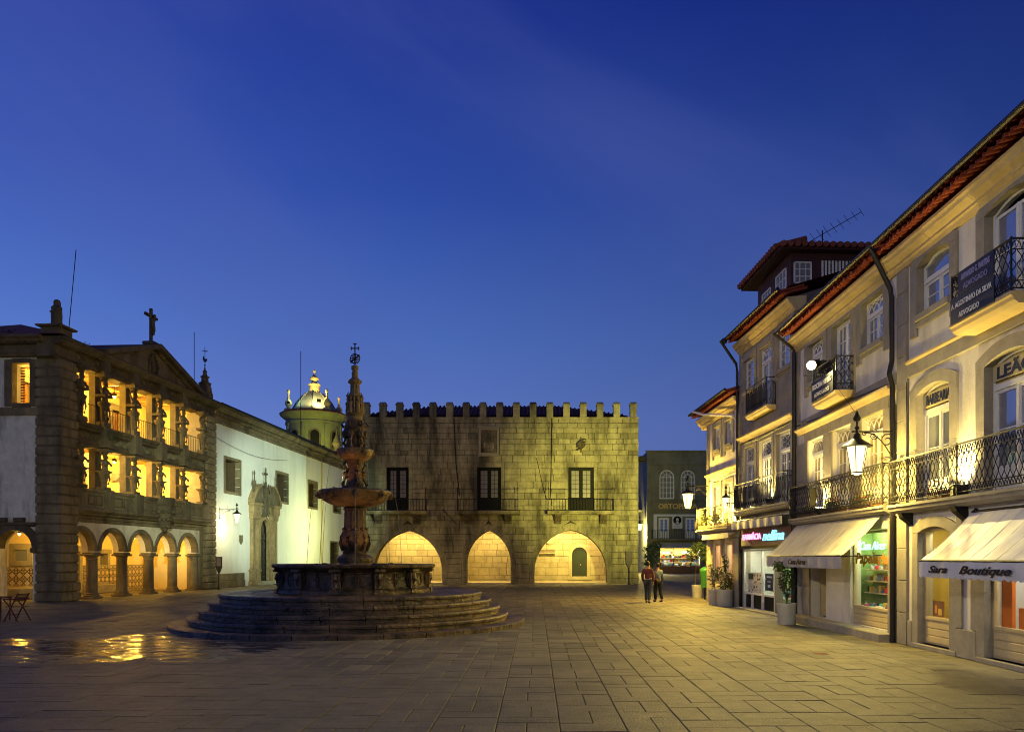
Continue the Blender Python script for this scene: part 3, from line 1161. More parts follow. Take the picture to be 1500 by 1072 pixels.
    for dx, dz in ((0, 0), (-.15, 0), (.15, 0), (0, .17), (0, -.17)):
        sh.prism([(c + dx - .055, 9.86 + dz), (c + dx - .055, 9.79 + dz), (c + dx, 9.74 + dz), (c + dx + .055, 9.79 + dz), (c + dx + .055, 9.86 + dz)], -.125, -.09)
    sh.box(c - .34, c + .34, -.08, 0, 10.12, 10.22)
    for k in range(5):
        sh.tube([(c - .32 + .16 * k, -.05, 10.2), (c - .36 + .18 * k, -.06, 10.44)], .045, 5, .02)
        sh.ball((c - .36 + .18 * k, -.06, 10.47), .05, 6)
    sh.ball((c, -.05, 10.62), .16, 8)
    sh.tube([(c, -.05, 10.7), (c, -.05, 10.92)], .03, 5)
    sh.tube([(c - .1, -.05, 10.84), (c + .1, -.05, 10.84)], .03, 5)
    for s in (-1, 1):
        scroll(sh, (c + s * .4, -.05, 10.5), .18, 1.3, .03, 'xz', s)
        scroll(sh, (c + s * .45, -.05, 9.55), .14, 1.3, .03, 'xz', -s)
    sh.build('coat_of_arms', 'palace', af)
    em = MB()
    ec = (16.87, -.12, 9.94)
    em.ball(ec, .3, 14, 1, 1, .6)
    for tilt in (-.5, .0, .5):
        em.tube([(ec[0] + .33 * math.cos(t), ec[1] - .21 * math.sin(t) * math.cos(tilt), ec[2] + .22 * math.sin(t) * math.sin(tilt) + .2 * math.cos(t) + tilt * .3) for t in [PI * k / 10 for k in range(11)]], .035, 5)
    em.tube([(ec[0] + .05 * math.sin(t), ec[1] - .21 * math.sin(t), ec[2] + .33 * math.cos(t)) for t in [PI * k / 10 for k in range(11)]], .035, 5)
    em.tube([(ec[0], ec[1], ec[2] + .28), (ec[0], ec[1], ec[2] + .52)], .035, 5)
    em.tube([(ec[0] - .1, ec[1], ec[2] + .42), (ec[0] + .1, ec[1], ec[2] + .42)], .03, 5)
    em.tube([(ec[0], ec[1], ec[2] - .28), (ec[0], .02, ec[2] - .55)], .06, 6)
    em.build('armillary_emblem', 'carved', th)
    for pts in (((7.8, 11.85), (7.95, 8.6), (8.2, 6.3)), ((14.8, 11.85), (14.74, 8), (14.67, 6.0))):
        MB().tube([(x, -.06, z) for x, z in pts], .035, 6).build('drain_pipe', 'zinc', th)
    MB().tube([(7.0, -.05, 5.35), (7.5, -.3, 4.85), (8.05, -.65, 4.25)], .03, 5).build('flag_holder', 'iron', th)
    MB().tube([(13.7, -.03, 9), (14.1, -.05, 7.2), (14.4, -.06, 6.1)], .018, 4).build('cable', 'zinc', th)
    # the vaulted arcade behind the arches
    wl = MB()
    cvd = round_arch(16.45, 17.6, 2.15, 10)
    wall(wl, .3, W - .3, 0, 4.6, 4.6, 5.1, [(16.45, 17.6, .45, 0, cvd)])
    for xx, s in ((.3, 1), (W - .3, -1)):
        v = [(xx, .9, 0), (xx, 4.6, 0), (xx, 4.6, 4.6), (xx, .9, 4.6)]
        wl.add(v, [(0, 1, 2, 3)])
    aw = wl.build('arcade_wall', 'arcade_joint', th)
    st = MB()
    hs2 = [curve_hole(round_arch(16.2, 17.85, 2.15, 10), .2), rect_hole(13.9, 15.1, 2.0, 2.5)]
    cs2 = courses(0, 4.5, [.2, 2.0, 2.5], .42, rng)
    for q in ashlar(.32, W - .32, cs2, hs2, .6, 1.2, rng):
        stone_geo(st, q, 4.6, 4.57 + rng.uniform(-.008, .008))
    tag(st.build('arcade_blocks', 'arcade', aw), kind='stuff')
    for cv in (cvd,):
        ov = [(17.025 + (p[0] - 17.025) * 1.42, 2.15 + (p[1] - 2.15) * 1.42) for p in cv]
        for i in range(len(cv) - 1):
            q = [cv[i], cv[i + 1], ov[i + 1], ov[i]]
            MB().add([(p[0], 4.55, p[1]) for p in q] + [(p[0], 4.62, p[1]) for p in q], [(0, 1, 2, 3), (0, 4, 5, 1), (1, 5, 6, 2), (2, 6, 7, 3), (3, 7, 4, 0)]).build('door_arch_stone', 'arcade', aw)
        for a, b in ((16.2, 16.45), (17.6, 17.85)):
            for k in range(3):
                MB().cbox(a, b, 4.55, 4.62, .45 + .57 * k + .004, .45 + .57 * (k + 1) - .004, .01).build('jamb_stone', 'arcade', aw)
        MB().cbox(16.1, 17.95, 4.3, 4.7, .2, .45, .02).build('door_step', 'arcade', aw)
    dr = MB()
    dr.prism([(16.45, .45), (17.6, .45)] + list(reversed(cvd)), 4.85, 4.92)
    for k in range(1, 6):
        dr.box(16.45 + 1.15 * k / 6 - .008, 16.45 + 1.15 * k / 6 + .008, 4.835, 4.85, .5, 2.5)
    dr.box(17.015, 17.035, 4.82, 4.85, .46, 2.68)
    d_ = dr.build('door', 'green_paint', th)
    MB().ball((17.12, 4.8, 1.35), .05).build('handle', 'gilt', d_)
    MB().cbox(13.9, 15.1, 4.42, 4.6, 2.2, 2.3, .01).build('wall_shelf', 'arcade', aw)
    MB().lathe([(.02, 0), (.3, .02), (.3, .05), (.02, .06)], 14).build('wall_plaque', 'arcade', aw, loc=(14.75, 4.5, 3.25)).rotation_euler = (PI / 2, 0, 0)
    for x in (7.75, 12.65):
        pp = MB()
        pp.cbox(x - .35, x + .35, 3.6, 4.56, 0, 4.5, .03)
        pp.build('wall_pier', 'arcade', aw)
    MB().box(.3, W - .3, .92, 4.58, 4.5, 4.58).build('arcade_ceiling', 'cream', th)
    MB().box(.3, W - .3, .0, 4.58, -.02, .1).build('arcade_floor', 'arcade', th)
    for x in (3.4, 5.6, 10.27, 15.2, 17.2):
        f = MB().cbox(x - .22, x + .22, 2.75, 3.0, 4.3, 4.48, .02).build('ceiling_lamp', 'white_paint', th)
        MB().box(x - .18, x + .18, 2.77, 2.98, 4.285, 4.297).build('lamp_lens', 'bulb', f)
        light(f, 'SPOT', (x, 2.88, 4.25), 620, (1, .72, .22), .12, (x, 3.6, 1.2), 165, .6)
town_hall()

# ------------------------------------------------------------------ fountain
fo = thing('fountain', 'tiered renaissance granite fountain on round steps in the middle of the square', 'fountain', (FX, FY, 0))
def fountain():
    rng = random.Random(3)
    def ring_stones(r0, r1, z0, z1, n, name, parent, m, nose=.0):
        """a ring step cut into n stones with a rounded nosing"""
        a0 = rng.uniform(0, 1)
        for k in range(n):
            wa = 2 * PI * (k + a0) / n + .0022
            wb = 2 * PI * (k + 1 + a0) / n - .0022
            dz = rng.uniform(-.006, .004)
            prof = [(r0, z0), (r1 - nose, z0), (r1 - nose, z1 - .1), (r1, z1 - .085), (r1 + .004, z1 - .04), (r1 - .018, z1 - .006), (r1 - .05, z1), (r0, z1)] if nose else [(r0, z0), (r1, z0), (r1, z1 - .02), (r1 - .03, z1), (r0, z1)]
            V = []
            m_ = 4
            for j in range(m_):
                w = wa + (wb - wa) * j / (m_ - 1)
                V += [(p[0] * math.cos(w), p[0] * math.sin(w), p[1] + (dz if p[1] > z0 + .05 else 0)) for p in prof]
            q = len(prof)
            F = []
            for j in range(m_ - 1):
                for i in range(q):
                    F.append((j * q + i, j * q + (i + 1) % q, (j + 1) * q + (i + 1) % q, (j + 1) * q + i))
            F += [tuple(range(q - 1, -1, -1)), tuple(range((m_ - 1) * q, m_ * q))]
            MB().add(V, F).build(name, m, parent)
    kb = MB().lathe([(4.2, -.04), (4.6, -.04), (4.6, .05), (4.2, .05)], 48).build('kerb', 'fountain', fo)
    ring_stones(4.38, 4.97, -.04, .12, 30, 'kerb_stone', kb, 'fountain')
    radii = [4.49, 4.24, 3.98, 3.72]
    zs = [.30, .505, .71, .915]
    for i, (r, z) in enumerate(zip(radii, zs)):
        zb = [.05, .29, .495, .70][i]
        inner = (radii[i + 1] - .18) if i < 3 else 2.9
        s = MB().lathe([(inner - .3, zb - .1), (inner, zb - .1), (inner, z - .03), (inner - .3, z - .03)], 40).build('step', 'fountain', fo)
        ring_stones(inner - .1, r, zb - (.01 if i else 0), z, 26 - i, 'step_stone', s, 'fountain', .05)
    # platform flags
    pf = MB().lathe([(.5, .6), (3.0, .6), (3.0, .885), (.5, .885)], 32).build('platform', 'fountain', fo)
    ring_stones(1.9, 2.78, .85, .91, 16, 'platform_stone', pf, 'fountain')
    # polygonal basin with pilasters
    n = 12
    prof = [(2.2, .9), (2.24, .9), (2.24, 1.0), (2.17, 1.04), (2.1, 1.1), (2.06, 1.3), (2.1, 1.5), (2.2, 1.56), (2.26, 1.6), (2.34, 1.63), (2.36, 1.69), (2.33, 1.72), (2.08, 1.72), (2.06, 1.68), (2.0, 1.0), (1.9, .95)]
    V = []
    for r, z in prof:
        for k in range(n * 4):
            w = 2 * PI * k / (n * 4)
            t = (k % 4) / 4
            q = math.cos(PI / n) / math.cos(abs(t - .5) * 2 * PI / n - 0) if False else 1 - .02 * math.sin(PI * t)
            V.append((r * q * math.cos(w), r * q * math.sin(w), z))
    F = []
    for i in range(len(prof) - 1):
        for k in range(n * 4):
            a, b = i * n * 4 + k, i * n * 4 + (k + 1) % (n * 4)
            F.append((a, b, b + n * 4, a + n * 4))
    bs = MB().add(V, F).build('basin', 'fountain', fo, True)
    for k in range(n):
        w = 2 * PI * k / n
        pl = MB()
        pl.cbox(-.02, .16, -.15, .15, .9, 1.04, .02)
        pl.cbox(-.06, .1, -.12, .12, 1.04, 1.5, .025)
        pl.cbox(-.02, .2, -.15, .15, 1.5, 1.6, .025)
        pl.tube([(.09, 0, 1.46), (.13, 0, 1.32), (.09, 0, 1.12)], .06, 5)
        o = pl.build('basin_pilaster', 'fountain', bs, loc=(2.09 * math.cos(w), 2.09 * math.sin(w), 0))
        o.rotation_euler = (0, 0, w)
        for s in (.33, .67):
            w2 = 2 * PI * (k + s) / n
            ba = MB()
            ba.tube([(.0, -.2, 1.12), (.03, -.22, 1.3), (.0, -.2, 1.48), (.0, .2, 1.48), (.03, .22, 1.3), (0, .2, 1.12)], .025, 5)
            o = ba.build('basin_panel', 'fountain', bs, loc=(2.06 * math.cos(w2), 2.06 * math.sin(w2), 0))
            o.rotation_euler = (0, 0, w2)
    tag(MB().lathe([(.01, 1.6), (2.0, 1.6), (2.0, 1.605), (.01, 1.605)], 32).build('basin_water', 'pool', fo), kind='stuff')
    # column
    MB().lathe([(.3, .9), (.62, .9), (.62, 1.5), (.56, 1.66), (.5, 1.75), (.54, 1.82), (.54, 1.9), (.44, 1.96), (.34, 2.02)], 20).build('column_base', 'fountain', fo, True)
    sh = MB()
    sh.lathe([(.34, 2.0), (.36, 2.06), (.3, 2.12), (.36, 2.2), (.4, 2.4), (.38, 2.62), (.33, 2.72)], 24)
    sh.lathe([(.31, 2.7), (.30, 3.1), (.29, 3.3)], 48, flute=.055, nf=12)
    sh.lathe([(.33, 3.29), (.34, 3.33), (.3, 3.37), (.34, 3.42), (.3, 3.46)], 24)
    for k in range(10):
        w = 2 * PI * k / 10
        c, s = math.cos(w), math.sin(w)
        sh.tube([(.36 * c, .36 * s, 2.1), (.44 * c, .44 * s, 2.3), (.42 * c, .42 * s, 2.5), (.33 * c, .33 * s, 2.68)], .045, 5, .025)
        sh.ball((.34 * c, .34 * s, 2.73), .05, 6)
    sh.build('column_shaft', 'fountain_col', fo, True)
    lb = MB().lathe([(.32, 3.38), (.6, 3.42), (.8, 3.5), (.95, 3.62), (1.0, 3.72), (1.04, 3.76), (1.05, 3.83), (1.0, 3.86), (.92, 3.85), (.8, 3.72), (.3, 3.66)], 32).build('lower_bowl', 'fountain', fo, True)
    for k in range(8):
        w = 2 * PI * (k + .3) / 8
        mk = MB()
        mk.ball((1.0, 0, 3.72), .1, 8, 1.2)
        mk.tube([(1.04, 0, 3.7), (1.13, 0, 3.69)], .035, 6)
        mk.tube([(.4, 0, 3.44), (.7, 0, 3.5), (.92, 0, 3.6)], .05, 5, .03)
        mk.build('spout_mask', 'fountain_col', lb).rotation_euler = (0, 0, w)
    tag(MB().lathe([(.01, 3.8), (.9, 3.8), (.9, 3.803), (.01, 3.803)], 24).build('bowl_water', 'pool', lb), kind='stuff')
    us = MB()
    us.lathe([(.36, 3.8), (.36, 3.92), (.28, 3.98), (.24, 4.1), (.2, 4.3), (.19, 4.5), (.22, 4.62), (.27, 4.7), (.3, 4.76)], 20)
    for k in range(4):
        w = 2 * PI * k / 4 + .5
        c, s = math.cos(w), math.sin(w)
        us.tube([(.3 * c, .3 * s, 3.9), (.36 * c, .36 * s, 4.05), (.25 * c, .25 * s, 4.25), (.22 * c, .22 * s, 4.45), (.31 * c, .31 * s, 4.6), (.26 * c, .26 * s, 4.72)], .06, 5, .04)
        us.ball((.28 * c, .28 * s, 4.35), .07, 6)
    us.build('upper_shaft', 'fountain_col', fo, True)
    ub = MB().lathe([(.25, 4.74), (.4, 4.78), (.48, 4.86), (.52, 4.95), (.54, 5.04), (.5, 5.07), (.42, 5.02), (.2, 4.98)], 24).build('upper_bowl', 'fountain', fo, True)
    for k in range(6):
        w = 2 * PI * (k + .2) / 6
        MB().ball((.52, 0, 4.95), .07, 7).tube([(.54, 0, 4.93), (.6, 0, 4.92)], .022, 5).build('spout_mask', 'fountain_col', ub).rotation_euler = (0, 0, w)
    md = MB()
    md.lathe([(.2, 5.0), (.2, 5.12), (.25, 5.2), (.22, 5.4), (.27, 5.55), (.33, 5.68), (.27, 5.8), (.24, 5.9)], 16)
    for k in range(6):
        w = 2 * PI * k / 6 + .3
        c, s = math.cos(w), math.sin(w)
        md.ball((.27 * c, .27 * s, 5.5), .11, 7, 1.25)
        md.ball((.33 * c, .33 * s, 5.47), .04, 6)
        md.tube([(.25 * c, .25 * s, 5.65), (.38 * c, .38 * s, 5.78), (.3 * c, .3 * s, 5.86)], .045, 5, .03)
        md.tube([(.2 * c, .2 * s, 5.1), (.33 * c, .33 * s, 5.24), (.26 * c, .26 * s, 5.36)], .05, 5)
    md.build('mask_block', 'fountain_col', fo, True)
    MB().lathe([(.2, 5.86), (.25, 5.9), (.22, 5.93), (.22, 6.02), (.26, 6.06), (.2, 6.09)], 20).build('drum', 'fountain_top', fo, True)
    st = MB()
    st.lathe([(.2, 6.06), (.24, 6.1), (.17, 6.14), (.15, 6.5), (.2, 6.6), (.14, 6.74)], 14)
    for k in range(6):
        w = 2 * PI * k / 6 + .15
        c, s = math.cos(w), math.sin(w)
        st.lathe([(.07, 6.1), (.075, 6.2), (.055, 6.32), (.075, 6.42), (.03, 6.47), (.045, 6.51), (.045, 6.56), (.015, 6.6)], 8, (.2 * c, .2 * s, 0))
        w2 = w + PI / 6
        st.tube([(.22 * math.cos(w2), .22 * math.sin(w2), 6.1), (.21 * math.cos(w2), .21 * math.sin(w2), 6.6)], .025, 5)
        st.tube([(.26 * math.cos(w2), .26 * math.sin(w2), 6.58), (.2 * math.cos(w2), .2 * math.sin(w2), 6.72)], .03, 4, .01)
    st.build('figure_tier', 'fountain_top', fo, True)
    pn = MB()
    pn.lathe([(.16, 6.7), (.13, 6.76), (.11, 6.9), (.13, 6.96), (.18, 7.0), (.185, 7.08), (.12, 7.13), (.09, 7.18), (.1, 7.3), (.07, 7.36), (.11, 7.42), (.105, 7.5), (.05, 7.53)], 14)
    for k in range(8):
        w = 2 * PI * k / 8
        pn.ball((.17 * math.cos(w), .17 * math.sin(w), 7.04), .04, 6)
        pn.tube([(.12 * math.cos(w), .12 * math.sin(w), 6.76), (.115 * math.cos(w), .115 * math.sin(w), 6.95)], .02, 4)
    pn.build('pinnacle', 'fountain_top', fo, True)
    ar = MB()
    c = (0, 0, 7.72)
    ar.tube([(0, 0, 7.5), (0, 0, 8.12)], .016, 5)
    for a in range(4):
        ar.tube([(c[0] + .145 * math.cos(t) * math.cos(PI * a / 4), .145 * math.cos(t) * math.sin(PI * a / 4), c[2] + .145 * math.sin(t)) for t in [2 * PI * k / 14 for k in range(15)]], .009, 4)
    for zz, rr in ((0, .15), (.07, .13), (-.07, .13)):
        ar.tube([(rr * math.cos(t), rr * math.sin(t), c[2] + zz + .3 * rr * math.cos(t)) for t in [2 * PI * k / 14 for k in range(15)]], .012, 4)
    ar.tube([(-.13, 0, 7.63), (.13, 0, 7.82)], .025, 4)
    ar.build('armillary_sphere', 'iron', fo)
    cr = MB()
    cr.box(-.015, .015, -.015, .015, 7.88, 8.16)
    cr.box(-.11, .11, -.014, .014, 8.01, 8.04)
    for x, z in ((-.11, 8.025), (.11, 8.025), (0, 8.16)):
        cr.box(x - (.012 if x else .05), x + (.012 if x else .05), -.016, .016, z - (.05 if x else .012), z + (.05 if x else .012))
    cr.build('iron_cross', 'iron', fo)
    # thin falling jets
    jt = MB()
    for k in range(8):
        w = 2 * PI * (k + .3) / 8
        pts = []
        for i in range(13):
            t = i / 12 * .66
            r = 1.13 + .35 * t
            pts.append((r * math.cos(w), r * math.sin(w), 3.69 - 4.9 * t * t))
        jt.tube(pts, .004, 4, .008)
    for k in range(6):
        w = 2 * PI * (k + .2) / 6
        pts = []
        for i in range(10):
            t = i / 9 * .475
            r = .6 + .45 * t
            pts.append((r * math.cos(w), r * math.sin(w), 4.92 - 4.9 * t * t))
        jt.tube(pts, .004, 4, .006)
        w += .3
        jt.tube([((.33 + .4 * t) * math.cos(w), (.33 + .4 * t) * math.sin(w), 5.47 - 4.9 * t * t) for t in [i / 8 * .3 for i in range(9)]], .006, 4, .008)
    tag(jt.build('water_jets', 'water', fo), kind='stuff')
    # amber lamps sunk in the basin and the bowls
    for w in (-2.3, -.9, .8, 2.6):
        q = MB().lathe([(.01, 1.62), (.09, 1.62), (.1, 1.7), (.07, 1.74), (.01, 1.74)], 10).build('basin_lamp', 'iron', bs, loc=(1.25 * math.cos(w), 1.25 * math.sin(w), 0))
        light(q, 'SPOT', (0, 0, 1.78), 26 if w < 0 else 12, (1, .42, .10), .05, (-.9 * math.cos(w), -.9 * math.sin(w), 3.4), 70)
    for w in (-2.2, -.6, 1.4):
        q = MB().lathe([(.01, 3.8), (.05, 3.8), (.06, 3.86), (.01, 3.87)], 8).build('bowl_lamp', 'iron', lb, loc=(.62 * math.cos(w), .62 * math.sin(w), 0))
        light(q, 'SPOT', (0, 0, 3.9), 13, (1, .38, .08), .04, (-.5 * math.cos(w), -.5 * math.sin(w), 5.0), 75)
fountain()

# ------------------------------------------------------------------ loggia building on the left (x runs away along its front, y inward)
LA = math.atan2(1, .058)
LX, LY = -20.55, 32.7
lb_ = thing('loggia_building', 'arcaded granite building with two lit loggias and a pediment, left of the white church', 'building', (LX, LY, 0), LA)
def loggia():
    P = lb_
    rng = random.Random(21)
    L = 14.0
    cols = [.5, 2.85, 5.2, 7.55, 9.9, 12.25]
    # rusticated corner piers
    def pier(x0, x1, y1, h):
        MB().box(x0 + .04, x1 - .04, -.2, y1 - .04, 0, h).build('pier_core', 'carved', P)
        n = round(h / .415)
        for k in range(n):
            za, zb = h * k / n, h * (k + 1) / n
            p = .06 if k < 2 else 0
            if k % 2:
                xm = x0 + (x1 - x0) * rng.uniform(.42, .6)
                bl = [(x0 - p, xm - .008), (xm + .008, x1 + p)]
            else:
                xm = x0 + (x1 - x0) * rng.uniform(.55, .8)
                bl = [(x0 - p, xm - .008), (xm + .008, x1 + p)]
            for a, b in bl:
                MB().cbox(a + rng.uniform(0, .012), b, -.25 - p + rng.uniform(-.01, .012), y1, za + .02, zb - .02, .045).build('pier_stone', 'rust', P)
    pier(0, 1.15, .9, 10.45)
    pier(12.85, L, .9, 10.45)
    # ground arcade: white spandrels over round arches on columns
    holes = []
    for a, b in zip(cols[:-1], cols[1:]):
        x0, x1 = a + .22, b - .22
        if a < 1:
            x0 = 1.16 if False else a + .22
        holes.append((x0, x1, 2.14, 0, round_arch(x0, x1, 2.2)))
    sp = MB()
    wall(sp, .5, 12.85, 2.14, 3.5, .03, .6, holes, back=True)
    sp.build('spandrel_wall', 'plaster', P)
    for h in holes:
        c = ((h[0] + h[1]) / 2, 2.2)
        iv = [(c[0] + (p[0] - c[0]) * .985, c[1] + (p[1] - c[1]) * .985) for p in h[4]]
        for i in range(0, len(iv) - 1, 2):
            j = min(i + 2, len(iv) - 1)
            k = (abs(h[1] - h[0]) / 2 + .2) / (abs(h[1] - h[0]) / 2)
            pts = iv[i:j + 1]
            out = [(c[0] + (p[0] - c[0]) * k, c[1] + (p[1] - c[1]) * k) for p in pts]
            MB().ring(pts, out, -.05 - .004 * (i % 4), .3).build('arch_stone', 'rust', P)
    proto = None
    for x in cols:
        if proto is None:
            c = MB()
            c.cbox(-.34, .34, -.06, .62, 0, .1, .02)
            c.lathe([(.33, .1), (.34, .16), (.29, .2), (.3, .25), (.255, .28), (.25, 1.0), (.235, 1.78), (.26, 1.81), (.24, 1.84), (.24, 1.9), (.3, 1.98)], 18, (0, .28, 0))
            c.cbox(-.33, .33, -.05, .61, 1.98, 2.08, .02)
            c.cbox(-.27, .27, .01, .55, 2.08, 2.15, .015)
            proto = c.build('column', 'rust', P, True, (x, 0, 0))
        else:
            inst(proto, P, (x, 0, 0))
    wl = MB()
    wl.box(12.45, 12.86, .02, .8, 0, 3.5)
    wl.build('return_wall', 'rust', P)
    # string course of rough stones under the balcony
    for z0, z1 in ((3.5, 3.66), (3.665, 3.83)):
        x = 1.15
        while x < 12.8:
            w = rng.uniform(.5, 1.0)
            MB().cbox(x, min(12.85, x + w) - .012, -.02 - rng.uniform(0, .02), .6, z0 + .005, z1 - .004, .015).build('band_stone', 'rust', P)
            x += w
    # first-floor parapet with panels and pedestals
    def shelf(z0, z1, x0, x1, prof, name, m='carved'):
        return MB().extrude(prof, x0, x1).build(name, m, P)
    shelf(0, 0, 1.15, 12.85, [(.5, 3.83), (.5, 5.0), (-.24, 5.0), (-.5, 5.0), (-.5, 4.9), (-.44, 4.86), (-.40, 4.8), (-.40, 4.2), (-.46, 4.14), (-.52, 4.1), (-.52, 4.02), (-.4, 3.94), (-.3, 3.9), (-.26, 3.83)], 'parapet', 'rust')
    up = [1.15, 3.0, 5.38, 7.72, 10.06, 12.4]
    for a, b in zip(up[:-1], up[1:]):
        for u, v in ((a + .4, (a + b) / 2 - .05), ((a + b) / 2 + .05, b - .4)):
            if v - u < .4:
                continue
            f = MB()
            for c in ((u, v, 4.28, 4.34), (u, v, 4.68, 4.74), (u, u + .06, 4.342, 4.678), (v - .06, v, 4.342, 4.678)):
                f.box(c[0], c[1], -.435, -.39, c[2], c[3])
            f.build('parapet_panel', 'carved', P)
    for x in up[1:-1]:
        MB().cbox(x - .3, x + .3, -.56, -.36, 3.98, 5.03, .03).build('parapet_pedestal', 'carved', P)
    # corbelled boss in the middle of the parapet
    bo = MB()
    bo.lathe([(.02, 3.25), (.12, 3.3), (.2, 3.45), (.34, 3.7), (.42, 3.95), (.5, 4.25), (.55, 4.5), (.5, 4.6), (.6, 4.72), (.62, 4.95), (.56, 5.05)], 14, (7.72, -.5, 0), 1, .8)
    for k in range(7):
        w = PI + PI * k / 6
        for z, r in ((3.55, .3), (3.9, .44), (4.3, .55)):
            bo.ball((7.72 + r * math.cos(w), -.5 + r * .8 * math.sin(w), z), .1, 6)
    bo.build('carved_boss', 'carved', P, True)
    # atlantes: carved figures carrying the entablatures
    def herm(hgt):
        m = MB()
        s = hgt / 2.0
        m.cbox(-.26, .26, -.2, .24, 0, .16 * s, .02)
        m.lathe([(.13, .16), (.15, .3), (.17, .5), (.21, .74), (.25, .8), (.3, .86), (.31, .92), (.24, .96)], 10, (0, 0, 0))
        m.cbox(-.3, .3, -.26, .26, .9 * s, .98 * s, .02)
        m.lathe([(.2, .96), (.17, 1.06), (.16, 1.16), (.21, 1.3), (.23, 1.42), (.1, 1.5), (.07, 1.54)], 10, (0, -.04, 0), 1, .75)
        m.ball((0, -.08, 1.63), .115, 8, 1.2)
        for q in (-1, 1):
            m.tube([(q * .22, -.05, 1.42), (q * .33, -.16, 1.26), (q * .16, -.28, 1.2)], .065, 6, .05)
            m.tube([(q * .2, 0, 1.42), (q * .28, .02, 1.62), (q * .16, 0, 1.8)], .05, 5)
            m.tube([(q * .1, -.16, .8), (q * .16, -.2, .55), (q * .08, -.17, .3)], .05, 5)
        m.lathe([(.12, 1.72), (.18, 1.78), (.22, 1.86)], 10)
        m.cbox(-.3, .3, -.28, .28, 1.86, 2.0, .025)
        if True:
            m.v = [(x * 1.02, y * .9, z * s) for x, y, z in m.v]
        return m
    for z0, hgt in ((5.03, 1.92), (7.95, 2.5)):
        pr = None
        for i, x in enumerate(up):
            xx = x + (.13 if i == 0 else (-.1 if i == len(up) - 1 else 0))
            if pr is None:
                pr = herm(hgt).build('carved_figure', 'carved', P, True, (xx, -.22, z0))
            else:
                inst(pr, P, (xx, -.22, z0))
            if 0 < i < len(up) - 1:
                MB().box(x - .22, x + .22, .06, .38, z0 - .03, z0 + hgt).build('loggia_pier', 'rust', P)  # darker stone stands in for the piers' unlit sides
            if i == len(up) - 1:
                MB().box(x + .1, 12.87, .0, .82, z0 - .03, z0 + hgt).build('loggia_pier', 'stone', P)
    # entablature between the loggias, with its frieze
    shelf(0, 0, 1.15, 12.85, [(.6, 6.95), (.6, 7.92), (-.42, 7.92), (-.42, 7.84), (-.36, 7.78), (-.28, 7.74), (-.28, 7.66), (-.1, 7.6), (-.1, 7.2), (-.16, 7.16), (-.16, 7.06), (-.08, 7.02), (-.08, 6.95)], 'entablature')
    fz = MB()
    relief(fz, 1.3, 12.7, 7.22, 7.58, -.12, rng)
    fz.build('carved_frieze', 'rust', P)
    for x in up[1:-1]:
        MB().cbox(x - .28, x + .28, -.5, -.05, 7.0, 7.95, .03).build('entablature_block', 'carved', P)
    gr = [(-1, 0)]
    for a, b in zip(up[:-1], up[1:]):
        rl = MB()
        railing_mb(rl, [(a + .3, -.2), (b - .28, -.2)], 7.93, 8.85, 'bars', .013, .2)
        rl.build('loggia_railing', 'iron', P)
    # top entablature, cornice, dentils
    def cornice(x0, x1, name):
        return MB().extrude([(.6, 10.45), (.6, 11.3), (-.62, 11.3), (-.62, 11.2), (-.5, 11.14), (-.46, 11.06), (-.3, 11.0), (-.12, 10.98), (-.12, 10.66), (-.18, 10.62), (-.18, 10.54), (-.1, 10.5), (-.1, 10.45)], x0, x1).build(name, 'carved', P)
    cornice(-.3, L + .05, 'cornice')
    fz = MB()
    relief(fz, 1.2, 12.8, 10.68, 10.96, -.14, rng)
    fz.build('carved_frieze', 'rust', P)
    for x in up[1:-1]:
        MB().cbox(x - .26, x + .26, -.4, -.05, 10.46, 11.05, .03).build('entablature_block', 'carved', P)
    dn = None
    for k in range(58):
        x = .0 + .245 * k
        if dn is None:
            dn = MB().box(-.06, .06, -.42, -.28, 11.02, 11.12).build('dentil', 'rust', P, loc=(x, 0, 0))
        else:
            inst(dn, P, (x, 0, 0))
    # pediment
    pm = MB().prism([(3.1, 11.3), (11.5, 11.3), (7.3, 12.75)], -.1, .3).build('pediment', 'rust', P)
    for s in (-1, 1):
        a, b = (7.3 + s * 4.75, 11.28), (7.3, 12.98)
        d = Vector((b[0] - a[0], b[1] - a[1])).normalized()
        nx, nz = (-d.y, d.x) if d.x > 0 else (d.y, -d.x)
        q = [(a[0], a[1]), (b[0], b[1] - .17), (b[0], b[1] + .08), (a[0] + nx * .22, a[1] + nz * .22)]
        if s > 0:
            q = q[::-1]
        MB().prism(q, -.58, .4).build('raking_cornice', 'carved', pm)
        for k in range(1, 21):
            t = k / 21.5
            x, z = a[0] + (b[0] - a[0]) * t, a[1] + (b[1] - a[1]) * t - .075 - .1 * t
            MB().box(x - .055, x + .055, -.3, -.1, z - .06, z + .06).build('dentil', 'rust', pm)
    ca = MB()
    c = (7.3, -.14, 11.9)
    ca.ball(c, .22, 8, 1.1, 1, .5)
    for k in range(9):
        w = 2 * PI * k / 9
        scroll(ca, (c[0] + .36 * math.cos(w), c[1], c[2] + .42 * math.sin(w)), .14, 1.2, .035, 'xz', 1 if k % 2 else -1, 9, w)
    ca.tube([(c[0] - .2, c[1], c[2] + .5), (c[0], c[1] - .04, c[2] + .62), (c[0] + .2, c[1], c[2] + .5)], .06, 5)
    for s in (-1, 1):
        ca.tube([(c[0] + s * .3, c[1], c[2] + .3), (c[0] + s * .44, c[1] - .03, c[2]), (c[0] + s * .34, c[1], c[2] - .4)], .07, 5)
    ca.build('carved_arms', 'carved', pm)
    MB().cbox(7.0, 7.6, -.3, .3, 12.98, 13.16, .03).build('cross_plinth', 'carved', pm)
    # roof
    rf = MB()
